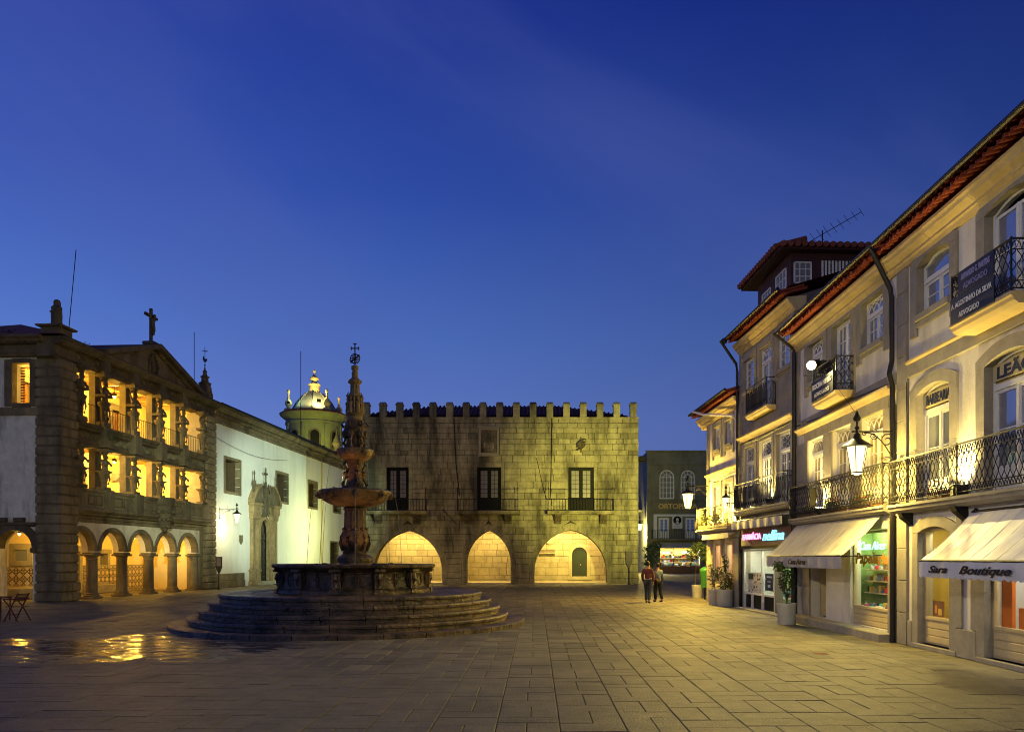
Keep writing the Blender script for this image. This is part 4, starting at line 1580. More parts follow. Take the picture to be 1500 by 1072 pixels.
    rf.add([(-.5, -.6, 11.33), (14.1, -.6, 11.33), (14.1, 9, 11.33), (-.5, 9, 11.33), (3.5, 4.2, 13.0), (10.5, 4.2, 13.0)], [(0, 1, 5, 4), (1, 2, 5), (2, 3, 4, 5), (3, 0, 4)])
    rf.add([(2.6, -.55, 11.3), (7.3, -.55, 13.05), (12.0, -.55, 11.3), (7.3, 4.0, 13.05)], [(0, 1, 3), (1, 2, 3)])
    ro = rf.build('roof', 'tile_dark', P)
    # interior of the three floors
    it = MB()
    it.box(1.2, 12.8, .55, 4.5, 3.52, 3.8)
    it.box(1.2, 12.8, .62, 4.5, 7.5, 7.8)
    it.build('loggia_floor', 'stone', P)
    for z in (3.44, 7.36, 10.75):
        cz = MB()
        cz.box(.95, 12.83, .62, 4.4, z + .02, z + .1)
        for k in range(10):
            x = 1.3 + k * 1.22
            cz.box(x - .09, x + .09, .61, 4.4, z - .12, z + .018)
        cz.build('timber_ceiling', 'ceil_wood', P)
    bk = MB()
    wall(bk, 2.72, 13.4, 0, 3.42, 3.7, 4.3, [(6.0, 7.0, 0, 2.2), (8.6, 9.3, 1.3, 2.1)])
    wall(bk, .95, 12.83, 3.8, 7.34, 3.2, 3.7, [(2.3, 3.3, 3.8, 6.2), (5.6, 6.7, 3.8, 6.3), (10.1, 11.0, 3.8, 6.2)])
    wall(bk, .95, 12.83, 7.8, 10.8, 3.2, 3.7, [(1.9, 2.9, 7.8, 10.0), (4.6, 5.5, 7.8, 10.0), (9.0, 9.9, 7.8, 10.0)])
    bk.quad((.95, .4, 0), (.95, 3.7, 0), (.95, 3.7, 2.2), (.95, .4, 2.2)) if False else None
    for z0, z1 in ((0, 3.42), (3.8, 7.34), (7.8, 10.8)):
        bk.quad((13.3 if z0 < 1 else 12.83, .6, z0), (13.3 if z0 < 1 else 12.83, .6, z1), (13.3 if z0 < 1 else 12.83, 4, z1), (13.3 if z0 < 1 else 12.83, 4, z0))
    bk.build('loggia_back_wall', 'cream', P)
    for x0, x1, z0, z1, y in ((6.0, 7.0, 0, 2.2, 3.7), (2.3, 3.3, 3.82, 6.2, 3.2), (5.6, 6.7, 3.82, 6.3, 3.2), (10.1, 11.0, 3.82, 6.2, 3.2), (1.9, 2.9, 7.82, 10.0, 3.2), (4.6, 5.5, 7.82, 10.0, 3.2), (9.0, 9.9, 7.82, 10.0, 3.2)):
        f = MB()
        f.cbox(x0 - .2, x0, y - .06, y + .2, z0, z1, .01)
        f.cbox(x1, x1 + .2, y - .06, y + .2, z0, z1, .01)
        f.cbox(x0 - .3, x1 + .3, y - .1, y + .2, z1, z1 + .25, .02)
        f.box(x0 - .38, x1 + .38, y - .16, y + .2, z1 + .252, z1 + .34)
        fo_ = f.build('door_frame', 'stone', P)
        d = MB()
        d.box(x0, x1, y + .2, y + .26, z0, z1)
        for r in range(4):
            for q in range(2):
                xx = x0 + (x1 - x0) * (.06 + .47 * q)
                d.cbox(xx, xx + (x1 - x0) * .41, y + .17, y + .2, z0 + .08 + (z1 - z0 - .1) * r / 4, z0 + (z1 - z0 - .1) * (r + 1) / 4, .02)
        d.build('door', 'wood', fo_)
    for x, z in ((5.0, 9.2), (8.2, 9.4), (4.6, 6.4), (9.2, 6.3)):      # corbels on the loggia back wall
        MB().extrude([(2.7, z + .2), (2.7, z + .12), (2.85, z - .06), (3.0, z - .2), (3.22, z - .24), (3.22, z + .2)], x - .22, x + .22).build('wall_corbel', 'stone', P)
    # tiled dado and stone bench under the arcade
    for x0, x1, z0 in ((2.75, 5.7, .5), (7.3, 9.5, .5), (9.55, 13.28, .08)):
        y = 3.68
        t = MB().box(x0, x1, y - .02, y, z0, 1.42)
        tp = t.build('tile_panel', 'azulejo', P)
        b = MB()
        b.box(x0, x1, y - .045, y + .01, 1.421, 1.5)
        b.box(x0, x1, y - .045, y + .01, z0 - .07, z0 - .001)
        b.build('tile_border', 'stone', tp)
        if z0 > .3:
            MB().cbox(x0, x1, 3.1, 3.66, 0, .46, .03).build('stone_bench', 'stone', P)
    fr = MB()
    for a in ((8.4, 8.62, 1.28, 2.12), (9.28, 9.5, 1.28, 2.12)):
        fr.cbox(a[0], a[1], 3.6, 3.9, a[2], a[3], .02)
    fr.cbox(8.3, 9.6, 3.58, 3.9, 2.12, 2.36, .02)
    fr.cbox(8.3, 9.6, 3.58, 3.9, 1.5, 1.6, .02) if False else None
    fr.build('window_frame', 'stone', P)
    MB().box(8.6, 9.3, 3.95, 3.98, 1.25, 2.15).build('pane', 'pane', P)
    # south flank, seen from the square: plastered wall with a lit window and an arch
    xf = Matrix(((0, 1, 0, 0), (-1, 0, 0, 9.9), (0, 0, 1, 0), (0, 0, 0, 1)))
    fl = MB(xf)
    cva = round_arch(7.25, 8.85, 2.3)
    wx = (7.95, 8.75, 8.53, 10.25)
    wall(fl, 0, 9.0, 0, 10.5, .08, .65, [(7.25, 8.85, 0, 0, cva), wx], back=True)
    fl.build('flank_wall', 'plaster_old', P)
    ov = [(8.05 + (p[0] - 8.05) * 1.42, 2.3 + (p[1] - 2.3) * 1.42) for p in cva]
    for i in range(0, len(cva) - 1, 2):
        MB(xf).ring([(8.05 + (p[0] - 8.05) * .985, 2.3 + (p[1] - 2.3) * .985) for p in cva[i:i + 3]], ov[i:i + 3], .0, .5).build('arch_stone', 'carved', P)
    MB(xf).extrude([(-.06, 3.42), (-.06, 3.3), (.08, 3.22), (.1, 3.42)], 6.6, 9.0).build('string_course', 'carved', P)
    for x in (8.3, 7.5):
        MB(xf).cbox(x - .22, x + .22, -.1, .1, 3.44, 3.62, .03).build('string_block', 'carved', P)
    MB(xf).cbox(8.86, 9.05, -.12, .3, 2.1, 2.34, .03).build('impost', 'carved', P)
    for a, b, c, d in ((7.62, 7.956, 8.4, 10.4), (8.744, 9.0, 8.4, 10.4), (7.951, 8.749, 10.244, 10.45), (7.951, 8.749, 8.35, 8.536)):
        MB(xf).cbox(a, b, -.0, .3, c, d, .02).build('jamb_stone', 'carved', P)
    MB(xf).box(0, 9, .02, .085, 8.0, 8.35).build('string_course', 'rust', P)
    q = MB(xf)
    q.extrude([(.6, 10.5), (.6, 11.3), (-.62, 11.3), (-.62, 11.2), (-.5, 11.14), (-.46, 11.06), (-.3, 11.0), (-.12, 10.98), (-.12, 10.66), (-.18, 10.62), (-.1, 10.5)], 0, 9.6)
    q.build('cornice', 'carved', P)
    for k in range(34):
        MB(xf).box(.4 + .26 * k - .06, .4 + .26 * k + .06, -.42, -.28, 11.02, 11.12).build('dentil', 'rust', P)
    MB(xf).box(0, 7.5, 2.6, 2.7, 0, 3.4).build('flank_inner_wall', 'cream', P)
    tp = MB(xf).box(3, 7.45, 2.57, 2.599, .62, 1.42).build('tile_panel', 'azulejo', P)
    MB(xf).cbox(4.5, 7.4, 2.0, 2.56, 0, .5, .03).build('stone_bench', 'stone', P)
    for a, b, c, d in ((5.9, 6.15, 1.5, 2.55), (6.75, 7.0, 1.5, 2.55), (6.151, 6.749, 2.25, 2.56), (6.151, 6.749, 1.5, 1.75)):
        MB(xf).cbox(a, b, 2.5, 2.62, c, d, .015).build('jamb_stone', 'stone', P)
    MB(xf).box(6.151, 6.749, 2.58, 2.599, 1.752, 2.248).build('pane', 'pane', P)
    lv = MB(xf)
    for k in range(14):
        lv.box(7.97, 8.16, .5, .54, 8.55 + k * .12, 8.63 + k * .12)
    lv.build('shutter', 'wood', P)
    # lamps hanging in the loggias
    for x, y, z, w in ((2.6, 1.7, 3.0, 95), (5.6, 1.7, 3.0, 75), (8.6, 1.7, 3.0, 110), (11.6, 1.7, 3.0, 130), (3.0, 1.8, 6.9, 150), (7.0, 1.8, 6.9, 190), (11.0, 1.8, 6.9, 150), (3.2, 1.8, 10.3, 110), (7.0, 1.8, 10.3, 130), (10.8, 1.8, 10.3, 60), (1.5, 1.9, 9.9, 80), (1.3, 2.6, 3.0, 55)):
        f = MB()
        f.tube([(x, y, z + .14), (x, y, z + .5)], .012, 4)
        f.lathe([(.13, .0), (.13, .1), (.05, .16)], 10, (x, y, z))
        fo_ = f.build('hanging_lamp', 'iron', P)
        MB().ball((x, y, z - .03), .07).build('lamp_bulb', 'bulb', fo_)
        light(fo_, 'POINT', (x, y, z - .14), w * (1.4 if z < 4 else 4.4), (1, .55, .07), .06)
loggia()
# world position from the loggia/church front: x along, y inward
def LW(x, y, z):
    c, s = math.cos(LA), math.sin(LA)
    return (LX + x * c - y * s, LY + x * s + y * c, z)

def statue(name, label, loc, h, rot=0):
    t = thing(name, label, 'statue', loc, rot)
    m = MB()
    k = h / 1.45
    m.lathe([(.3, 0), (.33, .05), (.3, .3), (.31, .6), (.29, .85), (.3, 1.02), (.2, 1.12), (.11, 1.17), (.1, 1.2)], 14, sx=1, sy=.8, flute=.05, nf=7)
    m.ball((0, -.02, 1.3), .13, 9, 1.15)
    m.lathe([(.17, 1.1), (.17, 1.3), (.13, 1.41), (.03, 1.46)], 10, (0, .03, 0))
    for q in (-1, 1):
        m.tube([(q * .27, 0, 1.03), (q * .32, -.1, .8), (q * .06, -.27, .78)], .075, 6, .05)
    m.v = [(x * k, y * k, z * k) for x, y, z in m.v]
    m.build('draped_figure', 'carved', t, True)
    return t
t = thing('statue_pedestal', 'moulded stone pedestal on the near roof corner of the arcaded building', 'pedestal', LW(.5, .3, 11.3), LA)
MB().cbox(-.42, .42, -.42, .42, 0, .52, .03).build('die', 'carved', t)
MB().extrude([(-.55, .52), (.55, .52), (.58, .6), (-.58, .6)], -.56, .56).build('cap_stone', 'carved', t)
statue('statue', 'weathered stone statue of a draped figure on the roof corner pedestal', LW(.5, .3, 11.9), 1.2, -.6)
# crucifix above the pediment
t = thing('stone_crucifix', 'dark stone crucifix standing on the peak of the pediment', 'crucifix', LW(7.3, 0, 13.16), LA)
MB().box(-.07, .07, -.06, .06, 0, 1.75).box(-.55, .55, -.055, .055, 1.28, 1.42).build('cross', 'carved', t)
b = MB()
b.tube([(0, -.12, .35), (.02, -.15, .62), (-.03, -.14, .8)], .055, 7, .1)
b.lathe([(.1, .78), (.11, .86), (.09, .95), (.13, 1.12), (.12, 1.22), (.05, 1.27)], 9, (-.01, -.13, 0), 1, .8)
b.ball((.03, -.17, 1.36), .085, 8, 1.2)
for q in (-1, 1):
    b.tube([(q * .12, -.12, 1.19), (q * .3, -.1, 1.26), (q * .5, -.08, 1.34)], .045, 6, .03)
b.build('carved_body', 'carved', t, True)
# spire pinnacle with weathercock
t = thing('stone_pinnacle', 'slender stone pinnacle with iron weathercock between the arcaded building and the church', 'pinnacle', LW(13.45, .2, 11.3), LA)
pn = MB()
pn.cbox(-.34, .34, -.34, .34, 0, .55, .03)
pn.lathe([(.4, .55), (.42, .62), (.3, .68), (.27, .95), (.36, 1.05), (.36, 1.12), (.22, 1.18), (.19, 1.4), (.28, 1.5), (.15, 1.56), (.1, 1.75), (.14, 1.82), (.06, 1.9), (.03, 2.1)], 12)
for k in range(4):
    w = PI / 4 + PI / 2 * k
    pn.lathe([(.07, .6), (.07, .8), (.02, 1.0)], 6, (.33 * math.cos(w), .33 * math.sin(w), 0))
pn.build('spire', 'rust', t, True)
wv = MB()
wv.tube([(0, 0, 2.0), (0, 0, 3.3)], .018, 5)
wv.tube([(-.2, 0, 3.05), (.2, 0, 3.05)], .016, 4)
wv.tube([(0, -.2, 3.05), (0, .2, 3.05)], .016, 4)
wv.ball((0, 0, 2.2), .05)
wv.prism([(-.22, 2.5), (-.1, 2.38), (.1, 2.4), (.16, 2.55), (.26, 2.5), (.24, 2.66), (.14, 2.62), (0, 2.56), (-.1, 2.58), (-.16, 2.7), (-.22, 2.64)], -.02, .02)
wv.build('weathercock', 'iron', t)
t = thing('lightning_rod', 'thin straight lightning rod just right of the pinnacle', 'lightning rod', LW(14.1, 1.2, 11.5))
MB().tube([(0, 0, 0), (0, 0, 4.2)], .02, 5).build('rod', 'iron', t)
t = thing('radio_mast', 'long leaning mast rising behind the pediment roof', 'mast', LW(9.2, 6.0, 12.2))
MB().tube([(0, 0, 0), (.58, .05, 6.7)], .022, 5).build('rod', 'iron', t)
t = thing('antenna_pole', 'straight vertical pole behind the church roof left of the dome', 'pole', (-20.3, 66, 11))
MB().tube([(0, 0, 0), (0, 0, 8.7)], .028, 5).build('rod', 'iron', t)

# weeds on the cornice
def tuft(name, label, loc, r, n, seed, m='leaf', group=None):
    t = thing(name, label, 'plant', loc, 0, group)
    rng = random.Random(seed)
    mb = MB()
    for i in range(n):
        w = rng.uniform(0, 2 * PI)
        a = (r * .3 * rng.uniform(-1, 1), r * .3 * rng.uniform(-1, 1), 0)
        b = (a[0] + r * .6 * math.cos(w), a[1] + r * .6 * math.sin(w), r * rng.uniform(.4, 1))
        mb.tube([a, b], .008, 3, .004)
        for k in range(4):
            c = Vector(b) + Vector((rng.uniform(-1, 1), rng.uniform(-1, 1), rng.uniform(-1, .6))) * r * .25
            d = Vector((rng.uniform(-1, 1), rng.uniform(-1, 1), rng.uniform(-.5, .5))).normalized() * r * .14
            e = d.cross(Vector((.3, .2, 1))).normalized() * r * .06
            mb.quad(c - d, c + e, c + d, c - e)
    mb.build('leaves', m, t)
    return t
tuft('weed_tuft', 'low dark weeds growing along the far left of the roof edge', LW(.2, 2.4, 11.3), .5, 16, 4)
tuft('weed_tuft', 'small weed sprig on the cornice just right of the statue', LW(1.6, -.3, 11.3), .25, 7, 5)
tuft('weed_tuft', 'dark weeds hanging on the upper entablature above the second column', LW(3.0, -.55, 7.35), .45, 14, 6)
tuft('weed_tuft', 'dark clump of weeds on the entablature above the fifth column', LW(10.06, -.55, 7.3), .38, 12, 7)

# ------------------------------------------------------------------ white church
CO = LW(14.02, 0, 0)
ch = thing('church', 'long white church with a carved stone doorway and a stone cornice', 'church', CO, LA)
def church():
    P = ch
    rng = random.Random(31)
    L = 31
    wins = [(1.85, 3.95, 6.15, 8.2), (10.1, 12.2, 6.15, 8.2), (16.8, 18.8, 6.15, 8.2), (23.2, 25.2, 6.15, 8.2), (22.4, 24.4, 1.35, 3.25)]
    dcv = round_arch(6.75, 8.45, 3.75, 12)
    wcv = [(7.6 + (x - 7.6) * .8, z) for x, z in dcv]
    mb = MB()
    wall(mb, 0, L, 0, 10.25, .12, 1.0, wins + [(6.92, 8.28, 0, 0, wcv)])
    mb.quad((L, .12, 0), (L, 9, 0), (L, 9, 10.25), (L, .12, 10.25))
    mb.build('wall', 'church', P)
    for i, (a, b, c, d) in enumerate(wins):
        for q in ((a - .17, a + .005, c - .17, d + .17), (b - .005, b + .17, c - .17, d + .17), (a + .006, b - .006, d - .005, d + .17), (a + .006, b - .006, c - .17, c + .005)):
            n = 4 if q[1] - q[0] < .3 else 3
            if q[1] - q[0] < .3:
                for k in range(n):
                    MB().cbox(q[0], q[1], .06, .4, q[2] + (q[3] - q[2]) * k / n + .003, q[2] + (q[3] - q[2]) * (k + 1) / n - .003, .012).build('frame_stone', 'rust', P)
            else:
                for k in range(n):
                    MB().cbox(q[0] + (q[1] - q[0]) * k / n + .003, q[0] + (q[1] - q[0]) * (k + 1) / n - .003, .06, .4, q[2], q[3], .012).build('frame_stone', 'rust', P)
        w = MB()
        w.box(a + .01, b - .01, .9, .95, c + .01, d - .01)
        so_ = w.build('shutter', 'old_wood', P)
        w = MB()
        for q in ((a + .004, a + .02, c, d), (b - .02, b - .004, c, d), (a + .02, b - .02, c + .004, c + .02), (a + .02, b - .02, d - .02, d - .004)):
            w.box(q[0], q[1], .401, .9, q[2], q[3])
        w.build('embrasure_lining', 'old_wood', so_)  # lining added to make the window recesses darker
        if i == 4:
            g = MB()
            for k in range(9):
                g.tube([(a + (b - a) * k / 8, .2, c), (a + (b - a) * k / 8, .2, d)], .018, 4)
            for k in range(1, 5):
                g.tube([(a, .2, c + (d - c) * k / 5), (b, .2, c + (d - c) * k / 5)], .018, 4)
            g.build('window_grille', 'iron', P)
    # plinth blocks
    for k in range(14):
        x0 = .03 + k * 2.2
        if x0 + 2.2 > 4.5 and x0 < 10.9:
            if x0 > 4.5 or x0 + 2.2 > 5.2:
                continue
        for r in range(2):
            MB().cbox(x0 + (.0 if r else .02), min(x0 + 2.18, L), -.02 - .04 * (1 - r), .12, .45 * r + .004, .45 * (r + 1) - .004, .02).build('plinth_stone', 'rust', P)
    # cornice with dentils and gutter
    MB().extrude([(1, 10.25), (1, 11.2), (-.5, 11.2), (-.5, 11.1), (-.4, 11.02), (-.32, 10.92), (-.12, 10.86), (.0, 10.82), (.0, 10.42), (-.06, 10.38), (-.06, 10.25)], 0, L).build('cornice', 'rust', P)
    d0 = None
    for k in range(110):
        x = .15 + k * .28
        if d0 is None:
            d0 = MB().cbox(-.09, .09, -.28, -.02, 10.66, 10.84, .02).build('modillion', 'rust', P, loc=(x, 0, 0))
        else:
            inst(d0, P, (x, 0, 0))
    MB().tube([(0, -.58, 11.28), (L, -.58, 11.28)], .1, 8).build('gutter', 'zinc', P)
    rf = MB().add([(0, -.62, 11.32), (L, -.62, 11.32), (L, 6.5, 13.4), (0, 6.5, 13.4), (0, 13, 11.3), (L, 13, 11.3)], [(0, 1, 2, 3), (3, 2, 5, 4), (1, 5, 2), (0, 3, 4)]).build('roof', 'tile_dark', P)
    MB().tube([(19.9, .04, 0), (19.9, .04, 10.2)], .07, 8).build('downpipe', 'cream_paint', P)
    MB().tube([(.2, -.45, 11.2), (.1, -.2, 10.95), (.02, .02, 10.6), (0, .02, 9.9)], .06, 6).build('downpipe', 'cream_paint', P)
    # carved doorway
    for s in (-1, 1):
        po = MB()
        c = 7.6 + s * 2.05
        po.cbox(c - .85, c + .85, -.75, .14, 0, .28, .03)
        po.cbox(c - .75, c + .75, -.65, .14, .28, .95, .04)
        po.cbox(c - .82, c + .82, -.72, .14, .95, 1.08, .03)
        for c, y in ((7.6 + s * 2.4, -.28), (7.6 + s * 1.65, -.42)):
            po.cbox(c - .28, c + .28, y - .2, .14, 1.08, 1.2, .02)
            po.cbox(c - .22, c + .22, y - .14, .14, 1.2, 4.55, .02)
            po.cbox(c - .13, c + .13, y - .17, y - .13, 1.4, 4.3, .02)
            po.extrude([(y - .34, 4.98), (y - .34, 4.9), (y - .24, 4.8), (y - .26, 4.7), (y - .16, 4.55), (.14, 4.55), (.14, 4.98)], c - .33, c + .33)
            for q in (-.2, 0, .2):
                po.ball((c + q, y - .24, 4.72), .09, 6)
        c = 7.6 + s * 2.05
        po.cbox(c - .78, c + .78, -.72, .14, 4.98, 5.5, .03)
        po.cbox(c - .92, c + .92, -.9, .14, 5.5, 5.68, .04)
        po.build('portal_pilasters', 'portal', P)
    for s in (-1, 1):        # curved halves of the broken pediment
        pts = [(7.6 + s * (3.0 - 1.9 * k / 8), 5.68 + 1.25 * math.sin(PI * .5 * k / 8) ** .8) for k in range(9)]
        bot = [(x, 5.681) for x, z in pts]
        a, b = (bot, pts)
        if s > 0:
            a, b = bot[::-1], pts[::-1]
        MB().ring(a, b, -.7, .12).build('broken_pediment', 'carved', P)
        lip = [(x, z + .12) for x, z in b]
        MB().ring(b, lip, -.95, .12).build('pediment_moulding', 'portal', P)
        scp = MB()
        scroll(scp, (7.6 + s * .98, -.5, 6.78), .26, 1.7, .08, 'xz', s, 16, PI / 2)
        scp.build('pediment_scroll', 'carved', P)
        MB().lathe([(.2, 0), (.2, .18), (.1, .24), (.12, .32), (.24, .5), (.22, .62), (.08, .72), (.06, .95), (.11, 1.02), (.1, 1.12), (.02, 1.2)], 12).build('urn_finial', 'carved', P, True, (7.6 + s * 2.35, -.4, 6.28 if s < 0 else 6.2))
    for i in range(0, 12, 2):
        iv = [(7.6 + (p[0] - 7.6) * .985, 3.75 + (p[1] - 3.75) * .985) for p in dcv[i:i + 3]]
        ovv = [(7.6 + (p[0] - 7.6) * 1.4, 3.75 + (p[1] - 3.75) * 1.4) for p in iv]
        MB().ring(iv, ovv, -.3, .5).build('arch_stone', 'portal', P)
    for a, b in ((6.41, 6.756), (8.444, 8.79)):
        for k in range(5):
            MB().cbox(a, b, -.3, .5, .75 * k + .003, .75 * (k + 1) - .003, .02).build('jamb_stone', 'portal', P)
    dd = MB()
    dd.prism([(6.75, 0.02), (8.45, 0.02)] + list(reversed(dcv)), .12, .22)
    do = dd.build('door', 'dark_paint', P)
    for q in range(2):
        for r in range(6):
            MB().cbox(6.83 + .82 * q, 7.55 + .82 * q, .06, .12, .12 + .6 * r, .62 + .6 * r, .03).build('door_panel', 'dark_paint', do)
    ct = MB()
    ct.ball((7.6, -.5, 5.5), .42, 10, 1.3, 1, .45)
    ct.ball((7.6, -.62, 5.6), .26, 10, 1.2, 1, .5)
    for s in (-1, 1):
        scroll(ct, (7.6 + s * .5, -.5, 5.05), .3, 1.6, .08, 'xz', s, 14)
        scroll(ct, (7.6 + s * .56, -.5, 6.0), .28, 1.6, .07, 'xz', -s, 14)
        scroll(ct, (7.6 + s * .42, -.45, 6.55), .24, 1.5, .06, 'xz', s, 14)
        ct.tube([(7.6 + s * .3, -.5, 5.0), (7.6 + s * .62, -.58, 5.5), (7.6 + s * .36, -.5, 6.3), (7.6 + s * .5, -.45, 6.9)], .1, 6, .05)
        ct.ball((7.6 + s * .5, -.5, 7.0), .14, 7)
    ct.ball((7.6, -.5, 4.98), .2, 8)
    ct.lathe([(.35, 6.2), (.3, 6.5), (.4, 6.7), (.2, 6.95), (.14, 7.1), (.2, 7.2), (.08, 7.3)], 10, (7.6, -.45, 0), 1, .6)
    for k in range(10):
        w = 2 * PI * k / 10
        ct.ball((7.6 + .42 * math.cos(w), -.55, 5.55 + .55 * math.sin(w)), .1, 6)
    ct.build('carved_cartouche', 'carved', P)
    cr = MB()
    cr.box(7.54, 7.66, -.5, -.38, 7.28, 8.2)
    cr.box(7.3, 7.9, -.495, -.385, 7.78, 7.9)
    for x, z in ((7.3, 7.84), (7.9, 7.84), (7.6, 8.2)):
        cr.ball((x, -.44, z), .09, 6)
    cr.build('finial_cross', 'carved', P)
    for k in range(2):
        MB().cbox(5.9 - .3 * (1 - k), 9.3 + .3 * (1 - k), -1.15 + .35 * k, .5, .0 + .13 * k, .13 * (k + 1), .02).build('door_step', 'stone', P)
    names = ('portal_pilasters', 'broken_pediment', 'pediment_scroll', 'pediment_moulding', 'urn_finial', 'arch_stone', 'jamb_stone', 'door', 'carved_cartouche', 'finial_cross', 'door_step')
    for o in P.children:
        if o.name.split('.')[0] in names:
            o.location.x = 7.6 * .2 + o.location.x * .8
            o.scale.x = .8
            o.location.y = .12 * .55 + o.location.y * .45
            o.scale.y = .45
            if o.name.startswith('urn_finial'):
                o.scale.z = 1.35
    MB().prism([(3.85, 3.4), (3.85, 3.0), (4.1, 2.78), (4.35, 3.0), (4.35, 3.4)], .06, .14).build('wall_shield', 'rust', P)
    # stone gable shoulder and finial behind the cornice
    MB().prism([(15, 11.3), (31, 11.3), (31, 11.55), (15, 13.9)], 5.6, 6.1).build('gable_wall', 'tower', P)
church()
t = thing('urn_finial', 'dark diamond shaped stone urn on the gable below the dome', 'finial', (-19.4, 74.5, 11.9))
MB().lathe([(.55, 0), (.5, .2), (.2, .32), (.17, .5), (.35, .8), (.46, 1.1), (.3, 1.5), (.12, 1.9), (.08, 2.4), (.13, 2.5), (.11, 2.65), (.03, 2.75)], 12).build('urn', 'carved', t, True)

# wall lamp, cable, tower
def wall_cable(name, label, pts, r=.012):
    o = MB().tube(pts, r, 4).build(name, 'iron')
    return tag(o, label, 'cable')
wall_cable('wall_cable', 'thin sagging cable strung across the white church wall', [LW(14.0 + 12 * k / 12, -.05, 9.35 - 1.3 * math.sin(PI * k / 12) * .35 - .0 * k) for k in range(13)])

tw = thing('domed_tower', 'round greenish tower with a tiled dome and lantern behind the church', 'tower', (-22.6, 78, -.45), R(12))
def tower():
    P = tw
    n = 24
    b = MB()
    b.lathe([(2.75, 7), (2.75, 15.7), (2.85, 15.75), (2.85, 15.95), (2.75, 16.0), (2.8, 16.2), (3.05, 16.4), (3.3, 16.6), (3.35, 16.75)], n)
    b.build('drum_wall', 'tower', P, True)
    for k in range(8):
        w = 2 * PI * k / 8 + R(-90 + 5)
        x = MB()
        cv = round_arch(-.42, .42, 14.55, 8)
        ov = [(p[0] * 1.4, 14.55 + (p[1] - 14.55) * 1.4) for p in cv]
        x.ring(cv, ov, -.06, .1)
        x.box(-.59, -.42, -.06, .1, 13.3, 14.55)
        x.box(.42, .59, -.06, .1, 13.3, 14.55)
        x.box(-.62, .62, -.1, .1, 13.15, 13.3)
        o = x.build('window_frame', 'rust', P, loc=(2.72 * math.cos(w), 2.72 * math.sin(w), 0))
        o.rotation_euler = (0, 0, w + PI / 2)
        q = MB().prism([(-.42, 13.3), (.42, 13.3)] + list(reversed(cv)), -.03, .08)
        q.build('dark_opening', 'dark_paint', o)
        pl = MB().cbox(-.16, .16, -.12, .1, 11, 15.7, .02)
        w2 = w + PI / 8
        o = pl.build('pilaster', 'tower', P, loc=(2.74 * math.cos(w2), 2.74 * math.sin(w2), 0))
        o.rotation_euler = (0, 0, w2 + PI / 2)
    MB().lathe([(3.35, 16.74), (3.42, 16.8), (3.3, 16.9), (3.0, 17.0), (2.3, 17.15)], n).build('eaves', 'tile_dark', P, True)
    MB().lathe([(2.3, 17.1), (2.1, 17.5), (1.75, 18.1), (1.3, 18.65), (.85, 19.05), (.7, 19.15)], 8).build('dome', 'lead', P)
    rb = MB()
    for k in range(8):
        w = 2 * PI * k / 8
        rb.tube([(r * math.cos(w), r * math.sin(w), z + .02) for r, z in ((2.3, 17.1), (2.1, 17.5), (1.75, 18.1), (1.3, 18.65), (.85, 19.05))], .06, 5)
    rb.build('dome_ribs', 'lead', P)
    MB().lathe([(r * .92, z * .8) for r, z in ((.75, 19.1), (.72, 19.2), (.6, 19.25), (.56, 20.0), (.68, 20.1), (.7, 20.2), (.4, 20.35), (.3, 20.5), (.3, 20.6), (.5, 20.9), (.48, 21.05), (.25, 21.2), (.12, 21.5), (.08, 21.75), (.16, 21.85), (.16, 22.0), (.04, 22.1))], 12, (0, 0, 19.1 * .2)).build('lantern', 'gilt', P, True)
    for k in range(8):
        if k % 2:
            continue
        w = 2 * PI * k / 8 + R(30)
        MB().lathe([(.45, 0), (.42, .3), (.2, .38), (.18, .5), (.36, .8), (.3, 1.05), (.12, 1.3), (.09, 1.9), (.15, 1.95), (.14, 2.15), (.03, 2.25)], 10).build('urn_finial', 'gilt', P, True, (2.75 * math.cos(w), 2.75 * math.sin(w), 16.85))
tower()

# ------------------------------------------------------------------ town houses on the right (x runs towards the viewer, y inward)
HR = R(-90)
H3 = R(-87)
def frame_pt(o, rot, x, y, z):
    c, s = math.cos(rot), math.sin(rot)
    return (o[0] + x * c - y * s, o[1] + x * s + y * c, z)
O1, O2, O3, O4 = (8.1, 17.1), (8.1, 23.7), (7.81, 29.2), (7.58, 33.7)
P1 = lambda x, y, z: frame_pt(O1, HR, x, y, z)
P2 = lambda x, y, z: frame_pt(O2, HR, x, y, z)
P3 = lambda x, y, z: frame_pt(O3, H3, x, y, z)
P4 = lambda x, y, z: frame_pt(O4, H3, x, y, z)
h1 = thing('town_house', 'nearest white town house, arched stone windows and lawyers\' boards on its balcony', 'house', (*O1, 0), HR, 'town houses along the right side')
h2 = thing('town_house', 'white three bay town house above the stationery shop with the wide awning', 'house', (*O2, 0), HR, 'town houses along the right side')
h3 = thing('town_house', 'tallest town house, grey stone front with an attic above the pharmacy', 'house', (*O3, 0), H3, 'town houses along the right side')
h4 = thing('town_house', 'low end town house with flowers on its balcony beside the alley', 'house', (*O4, 0), H3, 'town houses along the right side')

